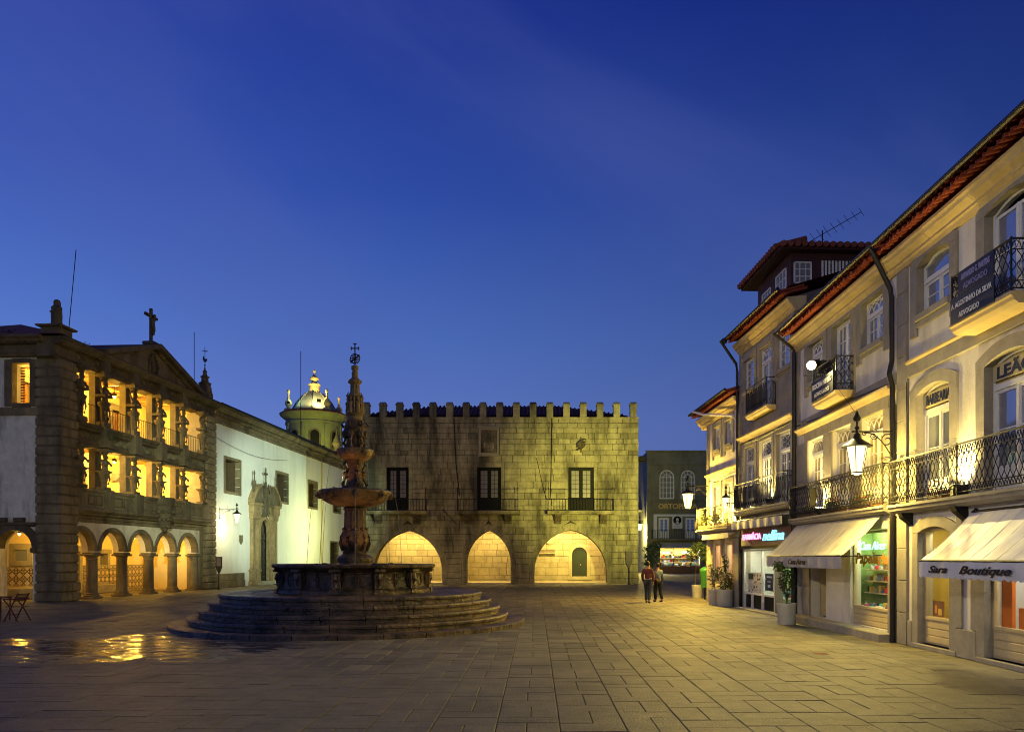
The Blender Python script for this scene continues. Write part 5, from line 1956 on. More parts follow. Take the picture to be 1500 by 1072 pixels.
_tile = []
def eaves(P, L, H, xa=0, xb=None, tiles=True):
    xb = L if xb is None else xb
    prof = [(.3, H - .12), (.0, H - .12), (-.05, H - .1), (-.09, H - .02), (-.13, H), (-.13, H + .05), (-.2, H + .1), (-.25, H + .14), (-.27, H + .2), (-.31, H + .24), (-.31, H + .3), (.3, H + .36)]
    n = max(2, round(L / 1.5))
    for k in range(n):
        MB().extrude(prof, xa + (xb - xa) * k / n + .003, xa + (xb - xa) * (k + 1) / n - .003).build('eaves_moulding', 'soffit', P)
    rf = MB()
    rf.add([(xa, -.3, H + .62), (xb, -.3, H + .62), (xb, 4.6, H + 2.1), (xa, 4.6, H + 2.1), (xb, 9.5, H + .4), (xa, 9.5, H + .4)], [(0, 1, 2, 3), (3, 2, 4, 5)])
    rf.add([(xa, -.12, H + .36), (xb, -.12, H + .36), (xb, 4.6, H + 2.0), (xa, 4.6, H + 2.0)], [(3, 2, 1, 0)])
    ro = rf.build('roof', 'tile_dark', P)
    if not _tile:
        for sg in (1, -1):
            m = MB()
            V = []
            for y, z in ((-.55, .0), (.3, .22)):
                for rr in (.088, .074):
                    V += [(rr * math.cos(PI * k / 6), y, z + sg * rr * math.sin(PI * k / 6)) for k in range(7)]
            F = []
            for k in range(6):
                F += [(k, k + 1, 15 + k, 14 + k), (7 + k + 1, 7 + k, 21 + k, 22 + k), (k + 1, k, 7 + k, 8 + k)]
            o = m.add(V, F).build('eave_tile', 'tile', ro, True)
            _tile.append(o.data)
            bpy.data.objects.remove(o)
    rng = random.Random(int(L * 10))
    n = int((xb - xa) / .2)
    for k in range(n):
        for f in (0, 1):
            o = bpy.data.objects.new('eave_tile', _tile[f])
            COL.objects.link(o)
            o.parent = ro
            o.location = (xa + .1 + k * .2 + .1 * f, rng.uniform(-.025, .02) + .03 * f, H + (.43 if f else .47))
            o.rotation_euler = (0, rng.uniform(-.05, .05), rng.uniform(-.015, .015))
    gm = MB()
    gm.tube([(xa - .05, -.6, H + .54), (xb, -.6, H + .54)], .055, 8)
    gm.build('gutter', 'zinc', P)
    return ro

def house_shell(P, L, H, holes, m, side='fire_wall', z0=0, depth=9.2, thick=.28):
    mb = MB()
    wall(mb, 0, L, z0, H, 0, thick, holes, back=True)
    w = mb.build('front_wall', m, P)
    sd = MB()
    for x in (.012, L - .012):
        sd.add([(x, .01, 0), (x, depth, 0), (x, depth, H + .3), (x, 4.6, H + 1.9), (x, .01, H + .34)], [(0, 1, 2, 3, 4)])
    sd.quad((0, depth, 0), (L, depth, 0), (L, depth, H + .4), (0, depth, H + .4))
    sd.quad((.02, .3, 2.85), (L - .02, .3, 2.85), (L - .02, depth, 2.85), (.02, depth, 2.85))
    sd.build('side_walls', side, P)
    return w

def slab(P, x0, x1, out, z0, z1, name='balcony', m='stone'):
    h = z1 - z0
    b = MB().extrude([(-out, z1), (-out, z1 - h * .3), (-out + .04, z1 - h * .4), (-out + .06, z1 - h * .7), (-out + .14, z0), (0.0, z0), (0.0, z1)], x0, x1)
    return b.build(name, m, P)

def room(P, x0, x1, y0, y1, z0, z1, back, side, floor='shelf', name='shop_interior'):
    mb = MB()
    mb.quad((x0, y1, z0), (x1, y1, z0), (x1, y1, z1), (x0, y1, z1))
    a = mb.build(name, back, P)
    mb = MB()
    mb.quad((x0, y0, z0), (x0, y1, z0), (x0, y1, z1), (x0, y0, z1))
    mb.quad((x1, y0, z0), (x1, y0, z1), (x1, y1, z1), (x1, y1, z0))
    mb.quad((x0, y0, z1), (x0, y1, z1), (x1, y1, z1), (x1, y0, z1))
    mb.build(name, side, P)
    MB().box(x0, x1, y0, y1, z0 - .04, z0).build('display_floor', floor, P)
    return a

def shop_light(P, x0, x1, y, z, watts, col=(.95, 1, .72)):
    f = MB().box(x0, x1, y - .06, y + .06, z, z + .05).build('light_fitting', 'white_paint', P)
    MB().tube([(x0 + .05, y, z - .025), (x1 - .05, y, z - .025)], .018, 6).build('fluorescent_tube', 'tube', f)
    light(f, 'AREA', ((x0 + x1) / 2, y, z - .06), watts, col, size=(x1 - x0, .1))

def shopfront(P, x0, x1, z0, z1, y, fm='cream_paint', riser=None, mullions=(), rise=0):
    f = MB()
    t = .06
    f.box(x0, x0 + t, y - .04, y + .04, z0, z1)
    f.box(x1 - t, x1, y - .04, y + .04, z0, z1)
    f.box(x0 + t, x1 - t, y - .04, y + .04, z1 - t, z1)
    f.box(x0 + t, x1 - t, y - .06, y + .04, z0, z0 + t)
    for m_ in mullions:
        f.box(m_ - .025, m_ + .025, y - .035, y + .035, z0 + t, z1 - t)
    o = f.build('shop_window', fm, P)
    xs = [x0 + t] + list(mullions) + [x1 - t]
    for a, b in zip(xs[:-1], xs[1:]):
        MB().box(a, b, y - .004, y + .004, z0 + t, z1 - t).build('pane', 'glass', o)
    if riser:
        r = MB()
        r.box(x0, x1, y - .02, y + .1, riser, z0)
        n = 3
        for k in range(n):
            r.cbox(x0 + .05, x1 - .05, y - .04, y - .02, riser + .03 + (z0 - riser - .06) * k / n + .008, riser + .03 + (z0 - riser - .06) * (k + 1) / n - .008, .008)
        r.build('stall_riser', fm, P)
    return o

# ---- nearest house
def house1():
    P = h1
    L, H = 8.0, 8.32
    T = lambda a, b, zs, rise=.14: seg_arch(a, b, zs, rise)
    holes = [(.9, 2.2, 7.0, 0, T(.9, 2.2, 8.02)), (3.35, 4.75, 6.15, 0, T(3.35, 4.75, 8.02)),
             (.9, 2.2, 3.05, 0, T(.9, 2.2, 5.32)), (3.35, 4.75, 3.05, 0, T(3.35, 4.75, 5.32)),
             (.95, 2.2, .1, 0, T(.95, 2.2, 2.42, .12)), (3.35, 4.85, .1, 2.42), (5.6, 7.0, .1, 2.42), (5.8, 7.2, 6.15, 8.1), (5.8, 7.2, 3.05, 5.4)]
    house_shell(P, L, H, holes, 'plaster')
    surround(P, .9, 2.2, 7.0, 8.02, 0, .26, True, .14, apron=.42)
    surround(P, 3.35, 4.75, 6.17, 8.02, 0, .26, False, .14)
    surround(P, .9, 2.2, 3.06, 5.32, 0, .26, False, .14)
    surround(P, 3.35, 4.75, 3.06, 5.32, 0, .26, False, .14)
    surround(P, .95, 2.2, .1, 2.42, 0, .24, False, .12)
    surround(P, 3.35, 4.85, .1, 2.42, 0, .24, False)
    window(P, .9, 2.2, 7.0, 8.02, .16, cols=1, rows=2, fan=.32, rise=.14)
    window(P, 3.35, 4.75, 6.16, 8.02, .16, cols=1, rows=2, kick=.4, rise=.14)
    window(P, .9, 2.2, 3.05, 5.32, .16, cols=1, rows=2, kick=.42, fan=.38, rise=.14, fp='sign_yellow')
    window(P, 3.35, 4.75, 3.05, 5.32, .16, cols=1, rows=2, kick=.42, fan=.4, rise=.14, fp='sign_yellow')
    window(P, 5.8, 7.2, 3.05, 5.4, .16, cols=1, rows=2, kick=.42)
    window(P, 5.8, 7.2, 6.15, 8.1, .16, cols=1, rows=2, kick=.42)
    # boundary pilaster, string course, plinth
    for k in range(12):
        MB().cbox(.06, .5, -.06, .05, .7 * k + .004, .7 * (k + 1) - .004 if k < 11 else H - .12, .01).build('pilaster_stone', 'stone', P)
    for k in range(5):
        MB().cbox(.52 + 1.49 * k, .52 + 1.49 * (k + 1) - .006, -.05, .04, 5.78, 6.06, .012).build('string_stone', 'stone', P)
    MB().extrude([(-.09, 6.14), (-.09, 6.1), (-.05, 6.062), (.02, 6.062), (.02, 6.14)], .5, L).build('string_moulding', 'soffit', P)
    for a, b in ((.52, .7), (2.45, 3.1), (5.1, 5.4), (7.1, 8)):
        MB().cbox(a, b, -.05, .05, 0, .55, .015).build('plinth_stone', 'stone', P)
    for a, b in ((.72, 2.44), (3.12, 5.08)):
        MB().cbox(a, b, -.07, .2, 0, .1, .012).build('door_sill', 'stone', P)
    for k, (a, b) in enumerate(((2.44, 2.62), (2.93, 3.11))):
        MB().cbox(a, b, -.045, .05, .56, 2.72, .01).build('pier_stone', 'stone', P)
    eaves(P, L, H, .02, L)
    # balconies
    s = slab(P, .14, L, .32, 2.86, 3.05)
    r = MB()
    railing_mb(r, [(.18, 0), (.18, -.28), (2.9, -.28)], 3.06, 4.0, 'wave')
    railing_mb(r, [(2.9, -.28), (L, -.28)], 3.06, 4.0, 'wave')
    r.build('railing', 'iron', s)
    for x in (.6, 2.7, 5.0):
        MB().extrude([(-.26, 2.86), (-.22, 2.76), (-.1, 2.66), (0, 2.58), (0, 2.86)], x - .09, x + .09).build('bracket', 'iron', s)
    s = slab(P, 3.1, 4.92, .54, 5.96, 6.15, m='soffit')
    r = MB()
    railing_mb(r, [(3.14, 0), (3.14, -.5), (4.88, -.5), (4.88, 0)], 6.16, 7.0, 'wave')
    r.build('railing', 'iron', s)
    # downpipe at the boundary
    MB().tube([(-.05, -.6, H + .5), (-.03, -.5, H + .3), (-.02, -.16, H - .42), (-.02, -.13, H - .6), (-.02, -.13, 6.3), (0, -.2, 6.0), (0, -.13, 5.75), (0, -.13, .02)], .058, 8).build('downpipe', 'zinc', P)
    # ground floor windows
    shopfront(P, .97, 2.18, .62, 2.52, .14, riser=.11)
    shopfront(P, 3.37, 4.83, .62, 2.42, .14, riser=.11)
    room(P, .6, 2.9, .3, 1.5, .6, 2.8, 'shop_green', 'shop_yellow')
    room(P, 3.0, 5.3, .29, 1.0, .6, 2.8, 'shop_white', 'shop_white')
    shop_light(P, 1.1, 2.2, .4, 2.7, 14, (1, .95, .6))
    shop_light(P, 3.3, 4.9, .4, 2.7, 45, (1, .95, .8))
    MB().box(3.3, 3.62, .3, .36, .6, 2.5).build('display_panel', 'shop_orange', P)
    MB().box(3.72, 4.7, .35, .9, .6, 1.02).build('display_plinth', 'shop_orange', P)
    q = MB()
    q.box(2.0, 2.17, .2, .21, .66, 2.5)
    q.build('display_panel', 'shop_yellow', P)
house1()

# ---- second house
def house2():
    P = h2
    L, H = 6.6, 8.34
    A, B, C = (1.0, 2.24), (2.83, 4.1), (4.72, 5.95)
    holes = [(*A, 7.03, 8.16), (*B, 6.15, 8.16), (*C, 7.03, 8.16), (*A, 3.08, 5.34), (*B, 3.08, 5.34), (*C, 3.08, 5.34),
             (.12, .55, .2, 2.55), (1.2, 2.35, .2, 2.7), (4.0, 6.2, .22, 2.58)]
    house_shell(P, L, H, holes, 'plaster')
    for i, w in enumerate((A, B, C)):
        surround(P, *w, 7.03 if i != 1 else 6.16, 8.16, 0, .26, i != 1, apron=.34 if i != 1 else 0)
        window(P, *w, 7.03 if i != 1 else 6.15, 8.16, .15, cols=2, rows=2 if i != 1 else 4, kick=0 if i != 1 else .35, fan=.36 if i != 1 else 0, fstyle='arcs')
        window(P, *w, 3.08, 5.34, .15, cols=2, rows=3, kick=.5, fan=.42, fstyle='arcs', pm='pane_warm')
    # stone facing of the first floor: big slabs between and over the windows
    st = [(.03, 1.0), (2.24, 2.83), (4.1, 4.72), (5.95, 6.55)]
    for a, b in st:
        for k in range(2):
            MB().cbox(a + .002, b - .002, -.04, .04, 3.08 + 1.13 * k + .002, 3.08 + 1.13 * (k + 1) - .002, .006).build('facing_stone', 'stone', P)
    for w in (A, B, C):
        MB().cbox(w[0] - .25, w[1] + .25, -.045, .1, 5.342, 5.62, .008).build('lintel_stone', 'stone', P)
    MB().extrude([(-.2, 5.78), (-.2, 5.74), (-.13, 5.69), (-.08, 5.62), (.02, 5.62), (.02, 5.78)], .3, L - .12).build('window_cornice', 'soffit', P)
    for k in range(4):
        MB().cbox(.03 + 1.63 * k, .03 + 1.63 * (k + 1) - .006, -.03, .04, 5.79, 6.06, .008).build('string_stone', 'stone', P)
    for k in range(8):
        MB().cbox(.03, .3, -.03, .04, 6.07 + .285 * k + .002, 6.07 + .285 * (k + 1) - .002, .006).build('quoin_stone', 'stone', P)
    eaves(P, L, H)
    MB().tube([(.03, -.74, H + .5), (.03, -.12, H + .0), (.03, -.1, H - .3), (.03, -.1, 3.1), (.03, -.1, .02)], .05, 8).build('downpipe', 'zinc', P)
    s = slab(P, .1, L - .1, .32, 2.9, 3.08)
    r = MB()
    railing_mb(r, [(.14, 0), (.14, -.28), (L - .14, -.28), (L - .14, 0)], 3.09, 4.03, 'wave', step=.17)
    r.build('railing', 'iron', s)
    MB().cbox(2.0, 2.4, -.31, -.295, 3.35, 3.85, .004).build('blank_notice_board', 'dark_paint', s)
    s = slab(P, 2.7, 4.34, .52, 5.97, 6.15, m='soffit')
    r = MB()
    railing_mb(r, [(2.74, 0), (2.74, -.48), (4.3, -.48), (4.3, 0)], 6.16, 7.02, 'wave')
    r.build('railing', 'iron', s)
    # ground floor
    MB().box(.12, .55, .2, .25, .2, 2.55).build('dark_door', 'dark_paint', P)
    for k in range(3):
        MB().cbox(.56, 1.18, -.05, .3, .2 + .85 * k + .003, .2 + .85 * (k + 1) - .003, .012).build('pier_stone', 'stone', P)
    MB().cbox(6.22, 6.56, -.06, .3, .0, 2.84, .015).build('pier_stone', 'stone', P)
    ni = MB()
    ni.quad((1.2, .27, .2), (1.2, 1.3, .2), (1.2, 1.3, 2.7), (1.2, .27, 2.7))
    ni.quad((2.35, .27, .2), (2.35, .27, 2.7), (2.35, 1.3, 2.7), (2.35, 1.3, .2))
    ni.quad((1.2, 1.3, .2), (2.35, 1.3, .2), (2.35, 1.3, 2.7), (1.2, 1.3, 2.7))
    ni.build('entrance_recess', 'cream', P)
    n = 5
    for k in range(n):
        MB().cbox(.56 + 6.0 * k / n + .003, .56 + 6.0 * (k + 1) / n - .003, -.42, .3, -.02, .19, .015).build('door_step', 'stone', P)
    shopfront(P, 4.0, 6.2, .64, 2.56, .12, riser=.21)
    room(P, 3.8, 6.4, .29, .66, .64, 2.8, 'shop_green', 'shop_green')
    shop_light(P, 4.1, 6.1, .36, 2.72, 50, (.95, 1, .62))
    for i, z in enumerate((1.0, 1.3, 1.58)):
        MB().box(4.0, 5.2 if i != 1 else 5.35, .36, .64, z, z + .025).build('shelf_board', 'shelf', P)
        if i:
            MB().box(5.25 if i != 1 else 5.4, 6.3, .36, .64, z + .07, z + .095).build('shelf_board', 'shelf', P)
house2()

# ---- third house with the attic
def house3():
    P = h3
    L, H = 5.5, 9.68
    A, B, C = (.5, 1.7), (2.2, 3.4), (3.85, 5.1)
    holes = [(*A, 8.05, 9.22), (*B, 7.0, 9.22), (*C, 8.05, 9.22), (*A, 3.65, 5.98), (*B, 3.65, 5.98), (*C, 3.65, 5.98), (.3, 3.6, .05, 2.92), (3.62, 5.2, .05, 2.92)]
    house_shell(P, L, H, holes, 'b3stone')
    for i, w in enumerate((A, B, C)):
        surround(P, *w, 8.05 if i != 1 else 7.01, 9.22, 0, .2, i != 1, m='b3stone', apron=.3 if i != 1 else 0)
        if i == 1:
            window(P, *w, 7.0, 9.22, .1, cols=2, rows=3, kick=.3, fan=.5, fstyle='arcs')
        else:
            window(P, *w, 8.05, 9.22, .1, cols=3, rows=4, leaves=1)
        surround(P, *w, 3.66, 5.98, 0, .18, False, m='b3stone')
        window(P, *w, 3.65, 5.98, .1, cols=2, rows=4, kick=.4, fan=.58, fstyle='diamonds', t=.09, pm='pane_curtain' if i == 0 else 'pane')
    MB().extrude([(-.2, 6.42), (-.2, 6.37), (-.13, 6.31), (-.07, 6.22), (.02, 6.22), (.02, 6.42)], .1, L - .1).build('string_moulding', 'soffit', P)
    for k in range(4):
        MB().cbox(.12 + 1.32 * k, .12 + 1.32 * (k + 1) - .006, -.025, .04, 6.43, 6.8, .008).build('string_stone', 'b3stone', P)
    for x in (.1, 5.15):
        for k in range(9):
            z = 3.7 + .67 * k
            MB().cbox(x - .08, x + .24, -.05, .04, z + .003, z + .664, .008).build('pilaster_stone', 'b3stone', P)
    eaves(P, L, H)
    MB().tube([(-.05, -.76, H + .5), (.0, -.16, H - .4), (.0, -.12, H - .7), (.0, -.12, 3.3)], .055, 8).build('downpipe', 'zinc', P)
    MB().ball((-.08, -.6, H + .5), .12, 8).build('rain_head', 'zinc', P)
    MB().tube([(5.47, -.1, 8.3), (5.47, -.1, .02)], .05, 6).build('downpipe', 'zinc', P)
    s = slab(P, .05, L - .1, .34, 3.46, 3.65)
    r = MB()
    railing_mb(r, [(.1, 0), (.1, -.22), (.2, -.3), (L - .3, -.3), (L - .2, -.22), (L - .2, 0)], 3.66, 4.62, 'loops', step=.19)
    r.build('railing', 'iron', s)
    s = slab(P, 1.6, 3.75, .36, 6.84, 7.0, m='soffit')
    r = MB()
    railing_mb(r, [(1.64, 0), (1.64, -.32), (3.71, -.32), (3.71, 0)], 7.01, 7.92, 'loops', step=.17)
    r.build('railing', 'iron', s)
    # pharmacy front
    MB().box(.25, 5.25, -.06, .1, 2.32, 2.95).build('fascia_board', 'brown_panel', P)
    MB().prism([(.3, 2.34), (1.5, 2.34), (1.1, 2.5), (.6, 2.62), (.3, 2.64)], -.065, -.06).build('fascia_panel', 'sign_yellow', P)
    MB().box(.25, 5.25, -.09, .1, 2.22, 2.318).build('transom_rail', 'dark_paint', P)
    shopfront(P, .32, 3.55, .56, 2.2, .06, fm='white_paint', mullions=(2.25,))
    r = MB()
    r.box(.34, 3.5, .12, .2, .06, .54)
    r.build('stall_riser', 'dark_paint', P)
    q = MB()
    for x in (.34, 1.2, 2.3, 3.5):
        q.box(x - .03, x + .03, .02, .1, .05, .55)
    q.box(.3, 3.55, .0, .12, .02, .055)
    q.build('riser_frame', 'white_paint', P)
    MB().cbox(.05, .25, -.08, .3, .0, 3.2, .01).build('dark_pier', 'dark_paint', P)
    MB().cbox(5.22, 5.45, -.08, .3, .0, 3.2, .01).build('dark_pier', 'dark_paint', P)
    n = 4
    for k in range(n):
        MB().cbox(.1 + 5.3 * k / n + .003, .1 + 5.3 * (k + 1) / n - .003, -.3, .4, -.02, .05, .012).build('door_step', 'stone', P)
    room(P, .27, 5.25, .3, 2.6, .06, 2.8, 'shop_yellow', 'shop_white')
    shop_light(P, .5, 3.4, .24, 2.3, 22, (1, 1, .8))
    shop_light(P, 1.3, 4.6, 1.0, 2.62, 60, (.92, 1, .72))
    # green cabinets and glass door further in
    c = MB()
    for k in range(4):
        x = .4 + .62 * k
        c.box(x, x + .5, 1.2, 1.25, .3, 2.1)
    c.build('cabinet_door', 'shop_green', P)
    d = MB()
    d.box(3.7, 3.78, .9, .96, .06, 2.2)
    d.box(4.9, 4.98, .9, .96, .06, 2.2)
    d.box(3.78, 4.9, .9, .96, 2.1, 2.2)
    d.box(3.78, 4.9, .9, .96, .06, .2)
    d.box(4.31, 4.37, .9, .96, .2, 2.1)
    do = d.build('glass_door', 'white_paint', P)
    MB().box(3.78, 4.31, .925, .935, .2, 2.1).build('pane', 'glass', do)
    MB().box(4.37, 4.9, .925, .935, .2, 2.1).build('pane', 'glass', do)
    MB().box(.35, 3.5, .15, .9, .5, .55).build('display_floor', 'shop_white', P)
    # attic storey
    at = MB()
    x0, x1, y0, y1 = .0, 3.25, .7, 5.2
    at.box(x0, x1, y0, y1, 9.9, 12.35)
    ao = at.build('attic', 'attic', P)
    for k in range(14):
        x = x0 + (x1 - x0) * k / 14
        MB().box(x + .004, x + (x1 - x0) / 14 - .004, y0 - .018, y0 + .01, 10.2, 12.33).build('board', 'attic', ao)
    def awin(a, b, c, d, near):
        xf = Matrix(((0, -1, 0, x1 + .0), (1, 0, 0, 0), (0, 0, 1, 0), (0, 0, 0, 1))) if near else None
        m = MB(xf)
        y = y0 - .05 if not near else -.05
        for q in ((a, a + .05, c, d), (b - .05, b, c, d), (a, b, c, c + .05), (a, b, d - .05, d)):
            m.box(q[0], q[1], y, y + .07, q[2], q[3])
        n = 3
        for k in range(1, n):
            xx = a + (b - a) * k / n
            m.box(xx - .014, xx + .014, y + .01, y + .06, c, d)
        for k in range(1, 3):
            zz = c + (d - c) * k / 3
            m.box(a, b, y + .008, y + .058, zz - .014, zz + .014)
        o = m.build('attic_window', 'white_paint', P)
        MB(xf).box(a + .03, b - .03, y + .03, y + .05, c + .03, d - .03).build('pane', 'pane_curtain', o)
    awin(.5, 1.4, 10.75, 11.75, False)
    awin(1.9, 2.9, 10.9, 11.9, False)
    awin(.78, 1.4, 11.2, 11.95, True)
    lou = MB(Matrix(((0, -1, 0, x1), (1, 0, 0, 0), (0, 0, 1, 0), (0, 0, 0, 1))))
    for k in range(9):
        lou.box(1.75 + .12 * k, 1.81 + .12 * k, -.03, .0, 11.45, 12.0)
    lou.build('louvre', 'white_paint', P)
    e = 12.35
    a, b, c, d = x0 - .55, x1 + .4, y0 - .55, y1 + .6
    rf = MB()
    rf.add([(a, c, e), (b, c, e), (b, d, e), (a, d, e), (a + 1.7, (c + d) / 2, e + .75), (b - 1.7, (c + d) / 2, e + .75)], [(0, 1, 5, 4), (1, 2, 5), (2, 3, 4, 5), (3, 0, 4), (3, 2, 1, 0)])
    rf.box(a + .04, b - .04, c + .04, d - .04, e - .1, e - .004)
    rf.build('attic_roof', 'attic', P)
    tl = None
    for k in range(int((d - c) / .24)):
        y = c + .12 + k * .24
        if tl is None:
            m = MB()
            m.tube([(.1, 0, .03), (-1.0, 0, .26)], .1, 7)
            tl = m.build('roof_tile', 'tile_dark', P, True, (b, y, e))
        else:
            inst(tl, P, (b, y, e))
    tl = None
    for k in range(int((b - a) / .24)):
        x = a + .12 + k * .24
        if tl is None:
            m = MB()
            m.tube([(0, -.1, .03), (0, 1.0, .33)], .1, 7)
            tl = m.build('roof_tile', 'tile_dark', P, True, (x, c, e))
        else:
            inst(tl, P, (x, c, e))
house3()

# ---- end house
def house4():
    P = h4
    L, H = 4.5, 7.78
    A, B = (1.0, 1.95), (2.6, 3.55)
    holes = [(*A, 6.45, 7.42), (*B, 6.45, 7.42), (*A, 3.1, 4.9), (*B, 3.1, 4.9), (.9, 2.05, .7, 2.5), (2.5, 3.65, .7, 2.5)]
    house_shell(P, L, H, holes, 'plaster', side='plaster_old')
    for w in (A, B):
        surround(P, *w, 6.45, 7.42, 0, .2, True, apron=.4)
        window(P, *w, 6.45, 7.42, .1, cols=2, rows=3)
        surround(P, *w, 3.11, 4.9, 0, .18, False)
        window(P, *w, 3.1, 4.9, .1, cols=1, rows=2, kick=.4, pm='pane_curtain')
    for k in range(10):
        MB().cbox(-.03, .3, -.05, .06, .78 * k + .003, .78 * (k + 1) - .003, .01).build('quoin_stone', 'stone', P)
    MB().extrude([(-.16, 5.5), (-.16, 5.45), (-.08, 5.36), (.02, 5.36), (.02, 5.5)], .0, L).build('string_moulding', 'soffit', P)
    eaves(P, L, H, -.9, L)
    MB().tube([(.2, -.74, H + .5), (1.2, -.55, H + .2), (3.9, -.1, H - .35), (4.3, -.08, H - .6), (4.3, -.08, 3.1)], .05, 7).build('downpipe', 'white_paint', P)
    s = slab(P, -.25, L - .1, .5, 2.92, 3.1)
    r = MB()
    railing_mb(r, [(-.2, 0), (-.2, -.45), (L - .15, -.45), (L - .15, 0)], 3.11, 4.0, 'bars', step=.15)
    r.build('railing', 'iron', s)
    shopfront(P, .92, 2.03, .72, 2.48, .12, fm='cream_paint')
    shopfront(P, 2.52, 3.63, .72, 2.48, .12, fm='cream_paint')
    room(P, .5, 2.25, .3, 1.6, .7, 2.75, 'shop_orange', 'shop_orange')
    room(P, 2.27, 4.0, .3, 1.6, .7, 2.75, 'shop_yellow', 'shop_orange')
    shop_light(P, 1.0, 1.9, .6, 2.66, 20, (1, .7, .35))
    shop_light(P, 2.7, 3.5, .6, 2.66, 26, (1, .85, .5))
    for a, b in ((.3, .88), (2.07, 2.48), (3.67, 4.4)):
        MB().cbox(a, b, -.05, .1, .0, 2.7, .012).build('pier_stone', 'stone', P)
    for a, b in ((.882, 2.068), (2.482, 3.668)):
        MB().cbox(a, b, -.04, .1, .0, .7, .012).build('stall_riser', 'stone', P)
    MB().extrude([(-.4, 2.88), (-.4, 2.66), (-.36, 2.66), (-.34, 2.8), (-.02, 2.88)], .5, 4.2).build('rolled_awning', 'awning', P)
house4()

# ---- plain neighbour behind the viewer
O0 = (8.1, 9.0)
h0 = thing('town_house', 'plain white town house behind the viewer, next in the row', 'house', (*O0, 0), HR, 'town houses along the right side')
def house0():
    P = h0
    L, H = 27.0, 8.32
    ws = [(1.2 + 2.6 * k, 2.5 + 2.6 * k) for k in range(10)]
    holes = [(a, b, z, z + 2.0) for a, b in ws for z in (.5, 3.4, 6.2)]
    house_shell(P, L, H, holes, 'plaster')
    for a, b in ws:
        for z in (.5, 3.4, 6.2):
            window(P, a, b, z, z + 2.0, .15, cols=1, rows=2)
    eaves(P, L, H)
house0()

# ------------------------------------------------------------------ awnings
def awning(name, label, O, rot, x0, x1, out, zt, zb, val, m, letter=None, seams=12, roll=False):
    t = thing(name, label, 'awning', (*O, 0), rot)
    rng = random.Random(len(label))
    n, k = 40, 8
    V = []
    for i in range(n + 1):
        x = x0 + (x1 - x0) * i / n
        for j in range(k + 1):
            s = j / k
            sag = .05 * math.sin(PI * s) * (1 + .3 * math.sin(i * .31)) + .011 * math.sin(i * 1.3 + j * .35) * math.sin(PI * s * .9 + .2) + rng.uniform(-.003, .003)
            V.append((x, -.05 - out * s, zt + (zb - zt) * s - sag))
    F = []
    for i in range(n):
        for j in range(k):
            a = i * (k + 1) + j
            F.append((a, a + 1, a + k + 2, a + k + 1))
    V2 = [(x, y + .004, z - .008) for x, y, z in V]
    c = MB().add(V, F)
    c.add(V2, [f[::-1] for f in F])
    co = c.build('canvas', m, t, True)
    sm = MB()
    for i in range(seams + 1):
        x = x0 + (x1 - x0) * i / seams
        sm.tube([(x, -.05 - out * j / 6, zt + (zb - zt) * j / 6 - .035 * math.sin(PI * j / 6) + .004) for j in range(7)], .003, 4)
    sm.build('seams', m, co)
    # scalloped valance hanging from the bar
    nv = max(8, round((x1 - x0) / .17))
    V, F = [], []
    for i in range(nv * 4 + 1):
        x = x0 + (x1 - x0) * i / (nv * 4)
        dz = .035 * abs(math.sin(PI * i / 4))
        wv = .012 * math.sin(i * .37) + rng.uniform(-.003, .003)
        V += [(x, -.055 - out - wv * .3, zb), (x, -.06 - out - wv, zb - val * .5), (x, -.055 - out - wv * 1.6, zb - val + .03 - dz)]
    for i in range(nv * 4):
        for j in range(2):
            a = i * 3 + j
            F.append((a, a + 1, a + 4, a + 3))
    v = MB().add(V, F)
    v.add([(x, y + .006, z) for x, y, z in V], [f[::-1] for f in F])
    vo = v.build('valance', m, t, True)
    b = MB()
    b.tube([(x0, -.045 - out, zb + .005), (x1, -.045 - out, zb + .005)], .022, 6)
    for x in (x0 + .08, x1 - .08):
        b.tube([(x, -.03, zb + .02), (x, -.04 - out, zb - .01)], .016, 5)
        b.tube([(x, -.02, zt + .06), (x, -.06, zt - .02)], .035, 5)
    b.tube([(x0, -.04, zt), (x1, -.04, zt)], .035, 6)
    b.build('frame', 'zinc', t)
    if letter:
        for body, xx, h, w, sh in letter:
            letters(vo, body, (xx, -.095 - out, zb - val * .47), h, 'brown_cloth', shear=sh, width=w, bold=.004, depth=.01)
    return t
awning('awning', 'wide off white canvas awning of the stationery shop in the middle of the row', O2, HR, .2, 5.95, .95, 2.92, 1.94, .31, 'awning', [('Casa Aires', 3.0, .14, 1.35, .3)])
awning('awning', 'shiny white awning with black script at the nearest shop', O1, HR, 3.0, 7.6, .98, 2.74, 1.84, .30, 'awning_white', [('Sara', 3.72, .12, .62, .45), ('Boutique', 5.1, .13, 1.4, .45)])
awning('awning', 'rolled up striped awning above the pharmacy sign', O3, H3, .1, 5.25, .32, 3.36, 3.24, .3, 'awning', None, 26)

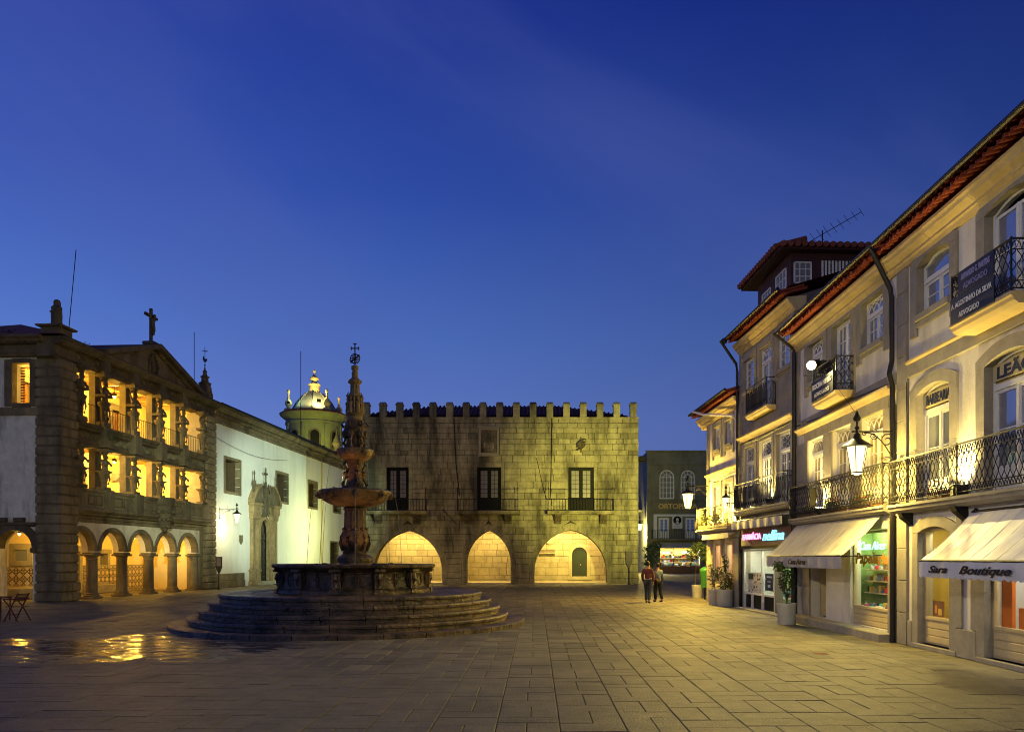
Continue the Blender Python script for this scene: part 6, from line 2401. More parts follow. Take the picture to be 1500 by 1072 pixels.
# ------------------------------------------------------------------ signs and lettering
def sign(label, O, rot, loc, w, h, m, lines, cat='sign', t=.02, group=None):
    s = thing('sign', label, cat, frame_pt(O, rot, *loc), rot, group)
    if m:
        MB().cbox(-w / 2, w / 2, 0, t, -h / 2, h / 2, .004).build('board', m, s)
    for body, dx, dz, hh, lm, kw in lines:
        letters(s, body, (dx, -.008, dz), hh, lm, **kw)
    return s
sign('dark blue balcony sign reading ROCHA NEVES ADVOGADO', O2, HR, (3.45, -.53, 6.42), 1.5, .52, 'sign_navy', [('ROCHA NEVES', .0, .1, .13, 'letter_white', dict(width=1.3, bold=.006)), ('ADVOGADO', .0, -.13, .11, 'letter_white', dict(width=1.05))])
sign('dark lower lawyer board lettered A. AGOSTINHO DA SILVA', O1, HR, (3.85, -.56, 6.34), 1.32, .46, 'sign_navy', [('A. AGOSTINHO DA SILVA', .0, .08, .095, 'letter_white', dict(width=1.22)), ('ADVOGADO', -.06, -.12, .09, 'letter_white', dict(width=.62))])
sign('dark upper lawyer board lettered ARMANDO G. MARTINS', O1, HR, (3.98, -.56, 6.78), 1.05, .4, 'sign_navy', [('ARMANDO G. MARTINS', .0, .08, .1, 'letter_lilac', dict(width=.86, bold=.004)), ('ADVOGADO', .0, -.1, .1, 'letter_lilac', dict(width=.72))])
sign('BARBEARIA lettering in the fanlight over a balcony door', O1, HR, (1.52, .1, 5.18), 1.1, .3, 'sign_yellow', [('BARBEARIA', 0, 0, .21, 'letter_blue', dict(width=.92, bold=.006))])
sign('LEÃO lettering in the fanlight at the edge of the picture', O1, HR, (4.02, .1, 5.18), 1.24, .3, 'sign_yellow', [('LEÃO', 0, -.01, .2, 'letter_blue', dict(width=1.0, bold=.008))])
sign('pink neon FARMÁCIA sign on the brown fascia', O3, H3, (1.52, -.075, 2.66), 1, 1, None, [('FARMÁCIA', 0, 0, .2, 'neon_pink', dict(width=1.95, bold=.004, depth=.03))], 'neon sign')
sign('cyan neon script beside the pink pharmacy lettering', O3, H3, (3.65, -.075, 2.66), 1, 1, None, [('nellina', 0, 0, .34, 'neon_cyan', dict(width=1.95, shear=.35, bold=.003, depth=.03))], 'neon sign')
sign('mint green neon script Casa Aires in the stationery window', O2, HR, (4.85, .2, 2.2), 1, 1, None, [('Casa Aires', 0, 0, .2, 'neon_green', dict(width=1.4, shear=.35, bold=.003, depth=.02))], 'neon sign')
sign('orange Papelaria lettering on the stationery window glass', O2, HR, (5.0, .105, 1.89), 1, 1, None, [('Papelaria', 0, 0, .26, 'letter_orange', dict(width=1.8, shear=.25, bold=.012, depth=.004))], 'lettering')

# ------------------------------------------------------------------ corner shop at the end of the alley
fb = thing('corner_building', 'far grey green building with two arched windows at the end of the alley', 'building', (13.1, 90, 0))
def far_building():
    P = fb
    W, H = 14, 14.4
    aw = [(1.45, 3.2), (3.95, 5.65)]
    cvs = [round_arch(a, b, 11.35, 12) for a, b in aw]
    dr = [(1.35, 2.6, 4.15, 6.6), (4.5, 5.7, 4.15, 6.6)]
    holes = [(a, b, 8.8, 0, c) for (a, b), c in zip(aw, cvs)] + dr + [(1.5, 6.3, .95, 3.05)]
    m = MB()
    wall(m, 0, W, 0, H, 0, .4, holes)
    m.build('front_wall', 'far', P)
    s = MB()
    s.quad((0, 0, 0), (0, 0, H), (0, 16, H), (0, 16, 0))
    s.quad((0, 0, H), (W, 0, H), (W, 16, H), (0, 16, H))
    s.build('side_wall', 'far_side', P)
    for z in (12.75, 8.5, 7.25):
        MB().extrude([(-.16, z + .12), (-.1, z), (.02, z), (.02, z + .12)], -.1, W).build('string_course', 'far', P)
    MB().extrude([(-.2, H + .1), (-.2, H - .05), (.1, H - .05), (.1, H + .1)], -.2, W).build('coping', 'far', P)
    for k in range(3):
        MB().box(-.02, .5, -.05, .02, .1 + k * 4.2, 4.2 + k * 4.2 - .1).build('quoin_strip', 'far', P)
    for (a, b), cv in zip(aw, cvs):
        f = MB()
        cx = (a + b) / 2
        iv = [(cx + (x - cx) * .86, 11.35 + (z - 11.35) * .86) for x, z in cv]
        f.ring(iv, cv, .08, .2)
        f.box(a, a + .12, .08, .2, 8.8, 11.35)
        f.box(b - .12, b, .08, .2, 8.8, 11.35)
        f.box(a + .12, b - .12, .08, .2, 8.8, 8.95)
        for k in (1, 2, 3):
            x = a + (b - a) * k / 4
            f.box(x - .04, x + .04, .09, .19, 8.95, 11.4 + (.3 if k == 2 else .2))
        for z in (9.55, 10.15, 10.75, 11.35):
            f.box(a + .1, b - .1, .1, .18, z - .035, z + .035)
        for ang in (50, 90, 130):
            f.tube([(cx + .28 * math.cos(R(ang)), .14, 11.35 + .28 * math.sin(R(ang))), (cx + .8 * math.cos(R(ang)), .14, 11.35 + .8 * math.sin(R(ang)))], .035, 4)
        f.tube([(cx + .36 * math.cos(R(t_)), .14, 11.35 + .36 * math.sin(R(t_))) for t_ in range(0, 181, 20)], .035, 4)
        o = f.build('arched_window', 'white_paint', P)
        MB().prism([(a, 8.8), (b, 8.8)] + list(reversed(cv)), .2, .22).build('pane', 'pane_curtain', o)
        MB().box(a - .12, b + .12, -.1, .1, 8.66, 8.8).build('sill_stone', 'far', P)
    for a, b, c, d in dr:
        window(P, a, b, c, d, .1, cols=1, rows=4, kick=.8, t=.12, stile=.1)
    wf = MB()
    for q in ((.75, 1.15, 4.1, 7.0), (5.95, 6.3, 4.1, 7.0), (1.15, 5.95, 6.75, 7.0)):
        wf.box(q[0], q[1], -.06, .02, q[2], q[3])
    wf.build('painted_surround', 'white_paint', P)
    s = MB().extrude([(-.9, 4.12), (-.9, 3.98), (-.7, 3.85), (.0, 3.8), (.0, 4.12)], .4, 6.8).build('balcony', 'far', P)
    r = MB()
    railing_mb(r, [(.5, 0), (.5, -.82), (6.7, -.82), (6.7, 0)], 4.13, 5.15, 'bars', .02, .2)
    r.build('railing', 'iron', s)
    # balcony on the alley side, seen edge on
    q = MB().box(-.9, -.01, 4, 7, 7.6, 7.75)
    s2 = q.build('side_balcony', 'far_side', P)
    r = MB()
    railing_mb(r, [(-.01, 4.05), (-.85, 4.05), (-.85, 6.95), (-.01, 6.95)], 7.76, 8.8, 'bars', .022, .25)
    r.build('railing', 'iron', s2)
    f = MB()
    f.extrude([(-.9, 3.1), (-.9, 3.05), (-.1, 3.6), (-.1, 3.66)], 1.0, 6.6)
    f.build('shop_canopy', 'awning', P)
    MB().box(1.2, 6.4, -.12, -.02, 3.06, 3.5).build('fascia_board', 'sign_yellow', P)
    shopfront(P, 1.5, 6.3, .97, 3.0, .12, fm='dark_paint', mullions=(3.1, 4.7))
    MB().box(1.3, 6.5, -.08, .1, 0, .94).build('stall_riser', 'wood', P)
    room(P, 1.45, 6.35, .3, 2.0, .95, 3.4, 'shop_yellow', 'shop_white')
    shop_light(P, 1.7, 6.1, .9, 3.2, 420, (1, 1, .78))
    rng = random.Random(8)
    for z in (1.35, 1.85, 2.35):
        MB().box(1.5, 6.3, 1.2, 1.7, z, z + .03).build('shelf_board', 'shelf', P)
far_building()
FB = (13.1, 90)
sign('ORTOPEDIA sign in yellow letters across the far building', FB, 0, (3.6, -.12, 7.95), 5.2, .85, 'far', [('ORTOPEDIA', 0, 0, .55, 'letter_gold', dict(width=4.6, bold=.02, depth=.04))], t=.06)
sign('dark script lettering on the canopy of the far shop', FB, 0, (3.8, -.14, 3.28), 1, 1, None, [('Casa Lima', 0, 0, .3, 'brown_cloth', dict(width=3.8, shear=.3, bold=.015))], 'lettering')
t = sign('white oval cameo sign between the far balcony doors', FB, 0, (3.53, -.12, 6.15), 1.2, 1.65, 'sign_white', [])
MB().lathe([(.001, 0), (.48, 0), (.48, .03), (.001, .03)], 24).build('cameo_disc', 'dark_paint', t, loc=(0, -.005, .15)).rotation_euler = (PI / 2, 0, 0)
c = MB()
c.ball((0, -.06, .22), .17, 8, 1.2, 1, .2)
c.lathe([(.05, -.15), (.08, .05), (.06, .1)], 8, (0, -.05, 0), 1, .3)
c.ball((0, -.06, -.15), .22, 8, .5, 1, .2)
c.build('cameo_head', 'sign_white', t)
MB().box(-.35, .35, -.012, 0, -.62, -.58).build('cameo_line', 'dark_paint', t)
rng = random.Random(14)
gi = 0
GNAME0 = ['red', 'white', 'blue', 'black', 'teal', 'brown', 'yellow', 'grey']
for z in (.95, 1.38, 1.88, 2.38):
    x = 1.7
    gl, fseen = '', set()
    while x < 6.1:
        w = rng.uniform(.14, .34)
        h = rng.uniform(.2, .4)
        gi = rng.randrange(8)
        for _ in range(30):
            if (z, gi, gl) not in fseen:
                break
            gi = rng.randrange(8)
        fseen.add((z, gi, gl))
        o = MB().cbox(-w / 2, w / 2, -.1, .1, 0, h, .02).build('parcel', GOODS[gi], None, loc=(13.1 + x, 91.45 + rng.uniform(-.1, .05) if z > 1 else 90.7, z + .001))
        tag(o, ['red', 'white', 'blue', 'black', 'teal', 'brown', 'yellow', 'grey'][gi] + ' parcel ' + {.95: 'on the window floor', 1.38: 'on the low shelf', 1.88: 'on the middle shelf', 2.38: 'on the top shelf'}[z] + ' of the far shop' + (' beside a ' + gl + ' one' if gl else ''), 'goods', 'goods in the far shop window')
        x += w + rng.uniform(.05, .3)
        gl = GNAME0[gi]
# goods in the stationery shop
GNAME = ['red', 'white', 'blue', 'black', 'teal', 'brown', 'yellow', 'grey']
def goods(P, spots, label, group, seed):
    rng = random.Random(seed)
    seen, last = set(), ''
    for x0, x1, y, z, hmax, where in spots:
        x = x0
        while x < x1:
            w = rng.uniform(.05, .15)
            h = rng.uniform(.4, 1) * hmax
            p = P(x + w / 2, y + rng.uniform(-.05, .05), z)
            k = rng.random()
            gi = (rng.randrange(8) * 3 + len(seen)) % 8
            m = GOODS[gi]
            kind = 'jar' if k < .3 else ('tall packet' if h > w * 1.6 else 'low packet')
            if k < .3:
                o = MB().lathe([(w * .4, 0), (w * .42, h * .6), (w * .2, h * .75), (w * .2, h), (.005, h)], 9).build('jar', m, None, True, p)
            else:
                o = MB().cbox(-w / 2, w / 2, -.05, .05, 0, h, .006).build('packet', m, None, loc=p)
                o.rotation_euler = (0, 0, HR + rng.uniform(-.25, .25))
            me_ = GNAME[gi] + ' ' + kind
            lb = me_ + ' ' + where + ' ' + label
            if lb in seen:
                lb += ' beside ' + last
            seen.add(lb)
            last = me_
            tag(o, lb, 'goods', group)
            x += w + rng.uniform(.012, .07)
goods(P2, [(4.1, 5.1, .47, 1.026, .2, 'on the lowest shelf'), (4.1, 5.25, .47, 1.326, .2, 'on the middle shelf'), (4.1, 5.1, .47, 1.606, .18, 'on the top shelf'), (5.5, 6.2, .47, 1.396, .2, 'on the lower short shelf'), (5.4, 6.2, .47, 1.676, .16, 'on the upper short shelf'), (4.1, 6.15, .36, .642, .16, 'in the second floor row'), (5.2, 6.15, .52, .642, .45, 'in the rear floor row'), (4.15, 6.1, .22, .642, .1, 'in the front floor row')], 'of the stationery window', 'goods on the stationery shelves', 3)
goods(P3, [(2.3, 3.4, .5, .552, .3, 'in the front row'), (2.4, 3.4, .75, .552, .5, 'in the back row')], 'of the pharmacy display', 'packets in the pharmacy window', 4)
def poster(label, O, rot, loc, w, h, m, bits):
    s = thing('poster', label, 'poster', frame_pt(O, rot, *loc), rot)
    MB().box(-w / 2, w / 2, 0, .006, 0, h).build('sheet', m, s)
    for x0, x1, z0, z1, mm in bits:
        MB().box(-w / 2 + x0 * w, -w / 2 + x1 * w, -.003, 0, z0 * h, z1 * h).build('printed_patch', mm, s)
    return s
rq = random.Random(2)
poster('white poster with dark botanical drawings in the pharmacy window', O3, H3, (1.25, .13, .56), 1.55, .8, 'sign_white', [(x, x + rq.uniform(.02, .1), z, z + rq.uniform(.02, .09), 'dark_paint') for x, z in [(rq.uniform(.04, .88), rq.uniform(.05, .88)) for _ in range(26)]] + [(.05, .4, .68, .95, 'leaf')])
poster('tall navy poster in the middle of the pharmacy window', O3, H3, (2.72, .13, .75), .8, .6, 'poster_blue', [(.2, .8, .75, .85, 'letter_white'), (.3, .7, .5, .56, 'letter_white'), (.35, .65, .2, .35, 'letter_white')])
poster('small yellow showcard leaning in the pharmacy window', O3, H3, (3.3, .16, .56), .4, .45, 'sign_yellow', [(.2, .8, .6, .8, 'petal_red')])
poster('narrow black and white poster inside the nearest shop window', O1, HR, (2.02, .19, 1.1), .26, .75, 'sign_white', [(.1, .35, .05, .95, 'dark_paint'), (.45, .9, .55, .9, 'dark_paint'), (.45, .9, .1, .3, 'dark_paint')])
poster('dark brown picture standing low in the nearest shop window', O1, HR, (1.35, .19, .69), .45, .32, 'wood', [(.2, .4, .2, .7, 'letter_orange'), (.5, .8, .1, .5, 'letter_gold')])
poster('small framed card on the orange display plinth', O1, HR, (4.1, .3, .66), .26, .22, 'sign_white', [(.2, .8, .3, .7, 'dark_paint')])
# dress on a stand in the nearest shop
t = thing('dress_form', 'grey gathered dress on a stand in the orange shop window', 'dress form', P1(4.3, .55, 1.02), HR)
d = MB()
d.lathe([(.24, .5), (.3, .52), (.27, .6), (.2, .82), (.12, 1.0), (.1, 1.06), (.13, 1.2), (.15, 1.3), (.08, 1.38), (.05, 1.42)], 28, sx=1, sy=.7, flute=.06, nf=14)
for s in (-1, 1):
    d.tube([(s * .12, 0, 1.32), (s * .2, -.02, 1.22), (s * .21, -.03, 1.12)], .06, 7, .075)
d.build('dress', 'dress', t, True)
MB().tube([(0, 0, .02), (0, 0, .6)], .02, 6).lathe([(.18, 0), (.18, .02), (.02, .03)], 14).build('stand', 'iron', t)
MB().box(-.13, .13, -.115, .115, 1.03, 1.06).build('belt', 'sign_white', t)

# ------------------------------------------------------------------ lanterns and flood lamps
def lantern(name, label, loc, to, k=1.0, watts=100, col=(1, .74, .28), glass='bulb', drop=.3):
    """hexagonal street lantern at loc (centre of its glass), hung from a scrolled bracket fixed at 'to'"""
    t = thing(name, label, 'street lamp', loc, 0, 'wrought iron street lanterns')
    g = MB()
    g.lathe([(.13 * k, -.3 * k), (.235 * k, .28 * k)], 6)
    go = g.build('lantern_glass', glass, t)
    f = MB()
    for i in range(6):
        w = 2 * PI * i / 6
        c, s = math.cos(w), math.sin(w)
        f.tube([(.135 * k * c, .135 * k * s, -.31 * k), (.24 * k * c, .24 * k * s, .29 * k)], .011 * k, 4)
    f.lathe([(.05 * k, -.36 * k), (.14 * k, -.33 * k), (.14 * k, -.3 * k)], 6)
    f.build('lantern_frame', 'iron', t)
    r = MB()
    r.lathe([(.34 * k, .27 * k), (.34 * k, .29 * k), (.2 * k, .38 * k), (.09 * k, .46 * k), (.07 * k, .56 * k), (.03 * k, .6 * k), (.03 * k, .66 * k), (.06 * k, .7 * k), (.02 * k, .76 * k), (.02 * k, .86 * k)], 12)
    r.lathe([(.07 * k, .86 * k), (.09 * k, .92 * k), (.05 * k, 1.0 * k), (.01 * k, 1.1 * k)], 8)
    r.build('lantern_cap', 'iron', t, True)
    b = MB()
    d = Vector(to) - Vector(loc)
    ux = Vector((d.x, d.y, 0))
    ln = ux.length
    ux.normalize()
    za = .62 * k
    pt = lambda s, z: (ux.x * s, ux.y * s, z)
    b.tube([pt(-.12 * k, za), pt(ln, za)], .016 * k, 5)
    b.tube([pt(ln, za + .12), pt(ln, za - .75 * k)], .018 * k, 5)
    pts = []
    for i in range(15):
        q = i / 14
        pts.append(pt(ln * (.2 + .78 * q), za - .02 - .62 * k * q ** 2.2))
    b.tube(pts, .014 * k, 5)
    for cx, cz, rr, fl in ((.82, -.2, .17, 1), (.45, -.1, .09, -1), (.94, -.72, .08, 1), (.2, -.05, .06, 1)):
        sc_ = []
        for i in range(15):
            w = fl * 2 * PI * 1.4 * i / 14
            q = rr * k * (1 - .75 * i / 14)
            sc_.append(pt(ln * cx + q * math.cos(w), za + cz * k + q * math.sin(w)))
        b.tube(sc_, .011 * k, 4)
    b.build('bracket', 'iron', t)
    light(t, 'POINT', (0, 0, -.5 * k), watts, col, .18 * k)
    return t
lantern('street_lantern', 'large hexagonal lantern hanging from the scrolled bracket above the awnings', (7.16, 17.05, 4.1), (7.98, 17.05, 4.1), .98, 680, (1, .72, .15), glass='bulb')
lantern('street_lantern', 'blinding yellow lantern at the alley corner by the end house', (6.62, 33.3, 4.4), (7.58, 33.45, 4.4), 1.0, 2400, (1, .66, .09), glass='bulb_hot')
lantern('street_lantern', 'glowing lantern between the flower balcony and the pharmacy balcony', (7.36, 29.6, 4.05), (7.78, 29.5, 4.05), .6, 520, (1, .76, .2), glass='bulb')
lantern('street_lantern', 'lantern on the white church wall beside the corner pier', LW(15.25, -.95, 4.4), LW(15.1, .1, 4.4), .85, 170, (1, .86, .42), glass='bulb')
lantern('street_lantern', 'small yellow lantern on the alley wall right of the town hall', (12.45, 91.5, 5.6), (13.08, 91.5, 5.6), 1.2, 5000, (1, .72, .16), glass='bulb_hot')

lantern('street_lantern', 'lantern in the passage between church and town hall', (-14.6, 63, 4.6), (-13.66, 63, 4.6), 1.0, 1300, (.95, 1, .4), glass='bulb_hot')

def flood(name, label, loc, to, watts, col, lens='flood', spot=80, k=1.0, group='flood lamps', blend=.5):
    t = thing(name, label, 'flood lamp', loc, 0, group)
    d = (Vector(to) - Vector(loc)).normalized()
    q = d.to_track_quat('Y', 'Z')
    def tr(mb):
        mb.v = [tuple(q @ Vector(p)) for p in mb.v]
        return mb
    h = MB()
    if k > 1.45:
        h.cbox(-.1, .1, -.2, .0, -.1, .1, .03)
    else:
        h.cbox(-.16 * k, .16 * k, -.16 * k, .05 * k, -.12 * k, .12 * k, .02 * k)
        h.box(-.19 * k, .19 * k, .05 * k, .07 * k, -.15 * k, .15 * k)
    tr(h).build('housing', 'iron', t)
    l = MB()
    if k > 1.45:                                     # an old round lamp with a bulging glass
        l.ball((0, .08, 0), .125, 12)
    else:
        l.cbox(-.15 * k, .15 * k, .072 * k, .085 * k, -.11 * k, .11 * k, .004)
    tr(l).build('lens', lens, t, k > 1.45)
    m = MB()
    m.tube([(-.18 * k, -.02, 0), (-.18 * k, -.02, -.2 * k), (.18 * k, -.02, -.2 * k), (.18 * k, -.02, 0)], .012, 4)
    m.build('yoke', 'iron', t)
    light(t, 'SPOT', tuple(d * .14 * k), watts, col, .08, tuple(d * 5), spot, blend)
    return t
GREEN = (.80, 1, .62)
flood('flood_lamp', 'bright flood lamp on the sign balcony of the stationery house', P2(3.0, -.6, 7.12), (-7, 9, 0), 2800, (1, .78, .26), 'flood', 130, 1.5)
flood('flood_lamp', 'second flood lamp on the sign balcony, turned towards the white church', P2(2.85, -.3, 7.12), LW(23.3, 0, 5.5), 62000, (.76, 1, .74), 'flood', 20, blend=.8)
flood('flood_lamp', 'flood lamp high on the plain house behind the viewer', (7.4, -15, 8.3), LW(12, 0, 5.5), 90000, (.84, 1, .68), 'flood', 10, blend=.7)
flood('flood_lamp', 'flood lamp at the alley end of the flower balcony, turned to the town hall', P4(-.1, -.35, 3.35), (5.2, 54.6, 7.0), 25000, (1, .92, .2), 'flood', 46, blend=1)
pm_ = thing('added_fill_mast', 'added mast carrying unseen fill lamps at the left behind the viewer', 'mast', (-12, -4, 0))  # unseen mast, added so its lamps fill the house fronts and the loggia
MB().tube([(0, 0, 0), (0, 0, 9.1)], .09, 8, .06).build('pole', 'zinc', pm_)
flood('flood_lamp', 'added fill lamp for the houses, on the unseen mast at the left', (-11.9, -3.7, 9.0), (8.1, 20, 5.3), 6000, (1, .86, .56), 'flood', 64, blend=1)
flood('flood_lamp', 'added fill lamp on the same unseen mast turned to the arcaded building', (-12.1, -3.7, 8.6), (-21.5, 33, 5.5), 6500, (1, .84, .36), 'flood', 36, blend=1)
flood('flood_lamp', 'green flood lamp on the church roof below the dome', (-19.9, 71.5, 12.2), (-22.2, 78, 15), 560, (.92, .92, .2), 'flood_teal', 110)
flood('flood_lamp', 'flood lamp standing on the nearest balcony floor below the barber door', P1(2.75, -.16, 3.2), P1(2.3, -.1, 6.2), 480, (1, .76, .26), 'flood', 140, .8)
flood('flood_lamp', 'flood lamp among the flowers on the stationery house balcony', P2(2.3, -.14, 3.24), P2(3.0, -.1, 6.2), 600, (1, .74, .24), 'flood', 140, .8)
flood('flood_lamp', 'flood lamp on the pharmacy balcony before the middle door', P3(3.55, -.14, 3.82), P3(3.1, -.05, 7.0), 420, (1, .78, .28), 'flood', 140, .8)
flood('flood_lamp', 'flood lamp among the plants on the end house balcony', P4(2.2, -.3, 3.25), P4(2.2, .3, 4.6), 200, (1, .80, .28), 'flood', 135, .8)
flood('flood_lamp', 'small mint coloured flood lamp high on the right corner of the town hall', (7.62, 54.8, 8.95), (9.5, 75, 3.0), 900, (.6, 1, .8), 'flood_teal', 90, 1.4)
flood('flood_lamp', 'flood lamp at the foot of the dome lighting its tiles', (-21.3, 75.05, 17.3), (-22.2, 77.2, 18.3), 1300, (1, .78, .28), 'flood', 120, 1.0)
flood('flood_lamp', 'small mint flood lamp on the left edge of the dome', (-24.4, 75.4, 17.2), (-23.3, 77, 18.4), 90, (.4, 1, .7), 'flood_teal', 110, .8)
tag(MB().tube([P2(4.3, -.5, 6.3), P2(5.6, -.45, 5.2), P2(6.55, -.45, 4.75)], .008, 4).build('stay_cable', 'iron'), 'thin cable slanting from the sign balcony to the lantern bracket', 'cable')

for pts, lab in (([P2(.1, -.07, 5.95), P2(2.2, -.08, 5.86), P2(4.4, -.08, 5.92), P2(6.5, -.07, 5.84)], 'thin cable clipped along the moulding of the stationery house'),
                 ([P1(.55, -.08, 5.7), P1(.58, -.08, 4.6), P1(.56, -.08, 3.1)], 'thin cable running down the pilaster beside the barber door'),
                 ([P3(.3, -.07, 6.15), P3(2.4, -.09, 6.06), P3(5.0, -.07, 6.14)], 'thin cable sagging below the moulding of the pharmacy house'),
                 ([P4(.4, -.06, 5.25), P4(1.6, -.1, 5.05), P4(2.9, -.1, 5.12), P4(4.3, -.06, 5.2)], 'thin looping cable between the two floors of the end house')):
    tag(MB().tube(pts, .011, 4).build('facade_cable', 'iron'), lab, 'cable')

# tv aerial
t = thing('tv_aerial', 'yagi television aerial on the attic roof', 'aerial', P3(2.3, 2.2, 12.9), 0)
a = MB()
a.tube([(0, 0, -.2), (0, 0, .55)], .022, 5)
p0, p1 = Vector((-.55, 1.2, .35)), Vector((.95, -1.0, .75))
a.tube([p0, p1], .014, 4)
dv = (p1 - p0)
nn = Vector((-dv.y, dv.x, .0)).normalized()
nn = Vector((.45, .3, -.35)).normalized()
for k in range(11):
    c = p0 + dv * (k / 10)
    l = .34 - .016 * k
    a.tube([c - nn * l, c + nn * l], .009, 4)
a.build('aerial_rods', 'iron', t)

# ------------------------------------------------------------------ plants
def leaf_cloud(mb, rng, c, r, n, size, flat=1.0):
    for i in range(n):
        while True:
            p = Vector((rng.uniform(-1, 1), rng.uniform(-1, 1), rng.uniform(-1, 1)))
            if .15 < p.length < 1:
                break
        p = Vector((p.x * r[0], p.y * r[1], p.z * r[2])) + Vector(c)
        d = Vector((rng.gauss(0, 1), rng.gauss(0, 1), rng.gauss(0, .7))).normalized()
        e = d.cross(Vector((rng.gauss(0, 1), rng.gauss(0, 1), rng.gauss(0, 1)))).normalized()
        s = size * rng.uniform(.6, 1.3)
        a, b = d * s, e * s * .36
        mb.add([p - a, p + b - a * .1, p + a, p - b - a * .1], [(0, 1, 2, 3)])
def pot(label, loc, r, h, group='concrete planters'):
    t = thing('planter', label, 'planter', loc, 0, group)
    MB().lathe([(r * .86, 0), (r * .9, .02), (r * .97, h * .9), (r, h * .92), (r, h), (r * .88, h), (r * .86, h * .9), (.02, h * .88)], 28).build('pot', 'pot', t, True)
    MB().lathe([(.01, h * .9), (r * .86, h * .9), (r * .86, h * .91), (.01, h * .93)], 18).build('soil', 'soil', t)
    return t
def tree(name, label, loc, stems, clouds, leaf='leaf', size=.055, seed=1, cat='tree'):
    t = thing(name, label, cat, loc)
    rng = random.Random(seed)
    mb = MB()
    for pts, r0 in stems:
        mb.tube(pts, r0, 6, r0 * .4)
    for c, r, n in clouds:
        for _ in range(4):
            q = Vector(c) + Vector((rng.uniform(-.8, .8) * r[0], rng.uniform(-.8, .8) * r[1], rng.uniform(-.6, .8) * r[2]))
            mb.tube([Vector(c) - Vector((0, 0, r[2])), (Vector(c) + q) / 2, q], .012, 4, .005)
    mb.build('trunk', 'bark', t)
    lm = MB()
    for c, r, n in clouds:
        leaf_cloud(lm, rng, c, r, n, size)
    lm.build('crown', leaf, t)
    return t
pot('round concrete planter before the rolled door between pharmacy and stationery shop', (7.18, 21.9, .0), .275, .6)
rg = random.Random(6)
tree('potted_tree', 'dark bushy small tree in the planter beside the stationery awning', (7.18, 21.9, .53), [([(0, 0, 0), (.03, .02, .3), (.0, .03, .6), (.03, 0, .95)], .022), ([(.03, .02, 0), (-.04, .05, .4), (-.1, .02, .8)], .016), ([(-.03, 0, 0), (.06, -.04, .35), (.13, -.03, .8)], .014)],
     [((-.02, 0, .95), (.2, .2, .28), 210), ((-.2, .05, 1.12), (.2, .18, .16), 150), ((.14, 0, .72), (.15, .15, .3), 150), ((-.12, 0, .65), (.12, .14, .25), 90), ((.05, 0, 1.2), (.2, .18, .14), 120), ((.0, 0, .4), (.1, .1, .16), 40)], seed=9)
pot('wider of two concrete planters close together before the end house', (7.42, 29.95, 0), .335, .66)
pot('narrow concrete planter half hidden behind a wider one', (7.18, 30.75, 0), .25, .64)
tree('potted_shrub', 'sparse upright shrub in the wider planter before the orange window', (7.42, 29.95, .58), [([(0, 0, 0), (.04, 0, .5), (-.02, .03, 1.1), (0, 0, 1.5)], .02), ([(.05, 0, 0), (.16, .03, .4), (.22, 0, .85)], .013), ([(-.05, 0, 0), (-.18, .03, .5), (-.28, 0, .95)], .013)],
     [((0, 0, .5), (.26, .22, .4), 170), ((.18, 0, .5), (.2, .2, .35), 120), ((-.25, 0, .7), (.2, .18, .3), 130), ((0, 0, 1.1), (.16, .16, .4), 110), ((.22, 0, .2), (.16, .16, .25), 80), ((-.1, 0, .2), (.25, .2, .2), 80)], seed=12, size=.06, cat='shrub')
tree('potted_shrub', 'small dark shrub in the narrow rear planter', (7.18, 30.75, .58), [([(0, 0, 0), (.0, 0, .5), (-.05, .0, .9)], .016)],
     [((-.05, 0, .5), (.22, .2, .36), 150), ((-.1, 0, .9), (.16, .16, .25), 70)], seed=13, size=.055, cat='shrub')
pot('pale concrete planter at the alley mouth', (7.62, 36.0, 0), .29, .62)
tree('potted_tree', 'standard tree with two bare stems and a round crown at the alley mouth', (7.62, 36.0, .55), [([(-.1, 0, 0), (-.09, 0, .6), (-.05, 0, 1.25)], .022), ([(.12, 0, 0), (.1, 0, .6), (.06, 0, 1.25)], .02)],
     [((-.32, -.1, 1.5), (.3, .3, .36), 260), ((.2, 0, 1.6), (.38, .34, .42), 360), ((0, 0, 1.85), (.34, .3, .26), 200), ((.45, 0, 1.35), (.2, .2, .3), 110)], seed=15, size=.07)
tree('potted_tree', 'dark bushy tree standing by the alley wall behind the walkers', (10.9, 72, .0), [([(0, 0, 0), (.1, 0, 1.2), (0, 0, 2.0)], .06)],
     [((0, 0, 2.3), (.9, .8, 1.0), 420), ((-.3, 0, 1.3), (.6, .6, .5), 160), ((.4, 0, 3.0), (.55, .5, .5), 160)], seed=16, size=.14)

def flower_box(label, P, x0, x1, y, z, petals, seed, n=160, h=.3, rot=HR):
    t = thing('flower_box', label, 'flower box', P(x0, y, z), rot, 'balcony flower boxes')
    L = x1 - x0
    MB().cbox(0, L, -.09, .09, 0, .15, .015).build('trough', 'wood', t)
    rng = random.Random(seed)
    a, b = MB(), MB()
    for k in range(max(1, int(L / .22))):
        c = (.1 + k * .22 + rng.uniform(-.05, .05), rng.uniform(-.06, .06), .17 + h * rng.uniform(.2, .6))
        leaf_cloud(a, rng, c, (.16, .14, h * rng.uniform(.4, .8)), int(n * .22), .045)
        leaf_cloud(b, rng, (c[0], c[1], c[2] + h * .25), (.15, .15, h * .5), 9, .035)
    a.build('leaves', 'leaf_light', t)
    b.build('blossom', petals, t)
    return t
flower_box('flower box under the stationery house middle door', P2, 2.6, 3.9, -.14, 3.09, 'petal_red', 1)
flower_box('flower box at the far end of the stationery house balcony', P2, .9, 1.9, -.14, 3.09, 'petal_pink', 2, 110, .22)
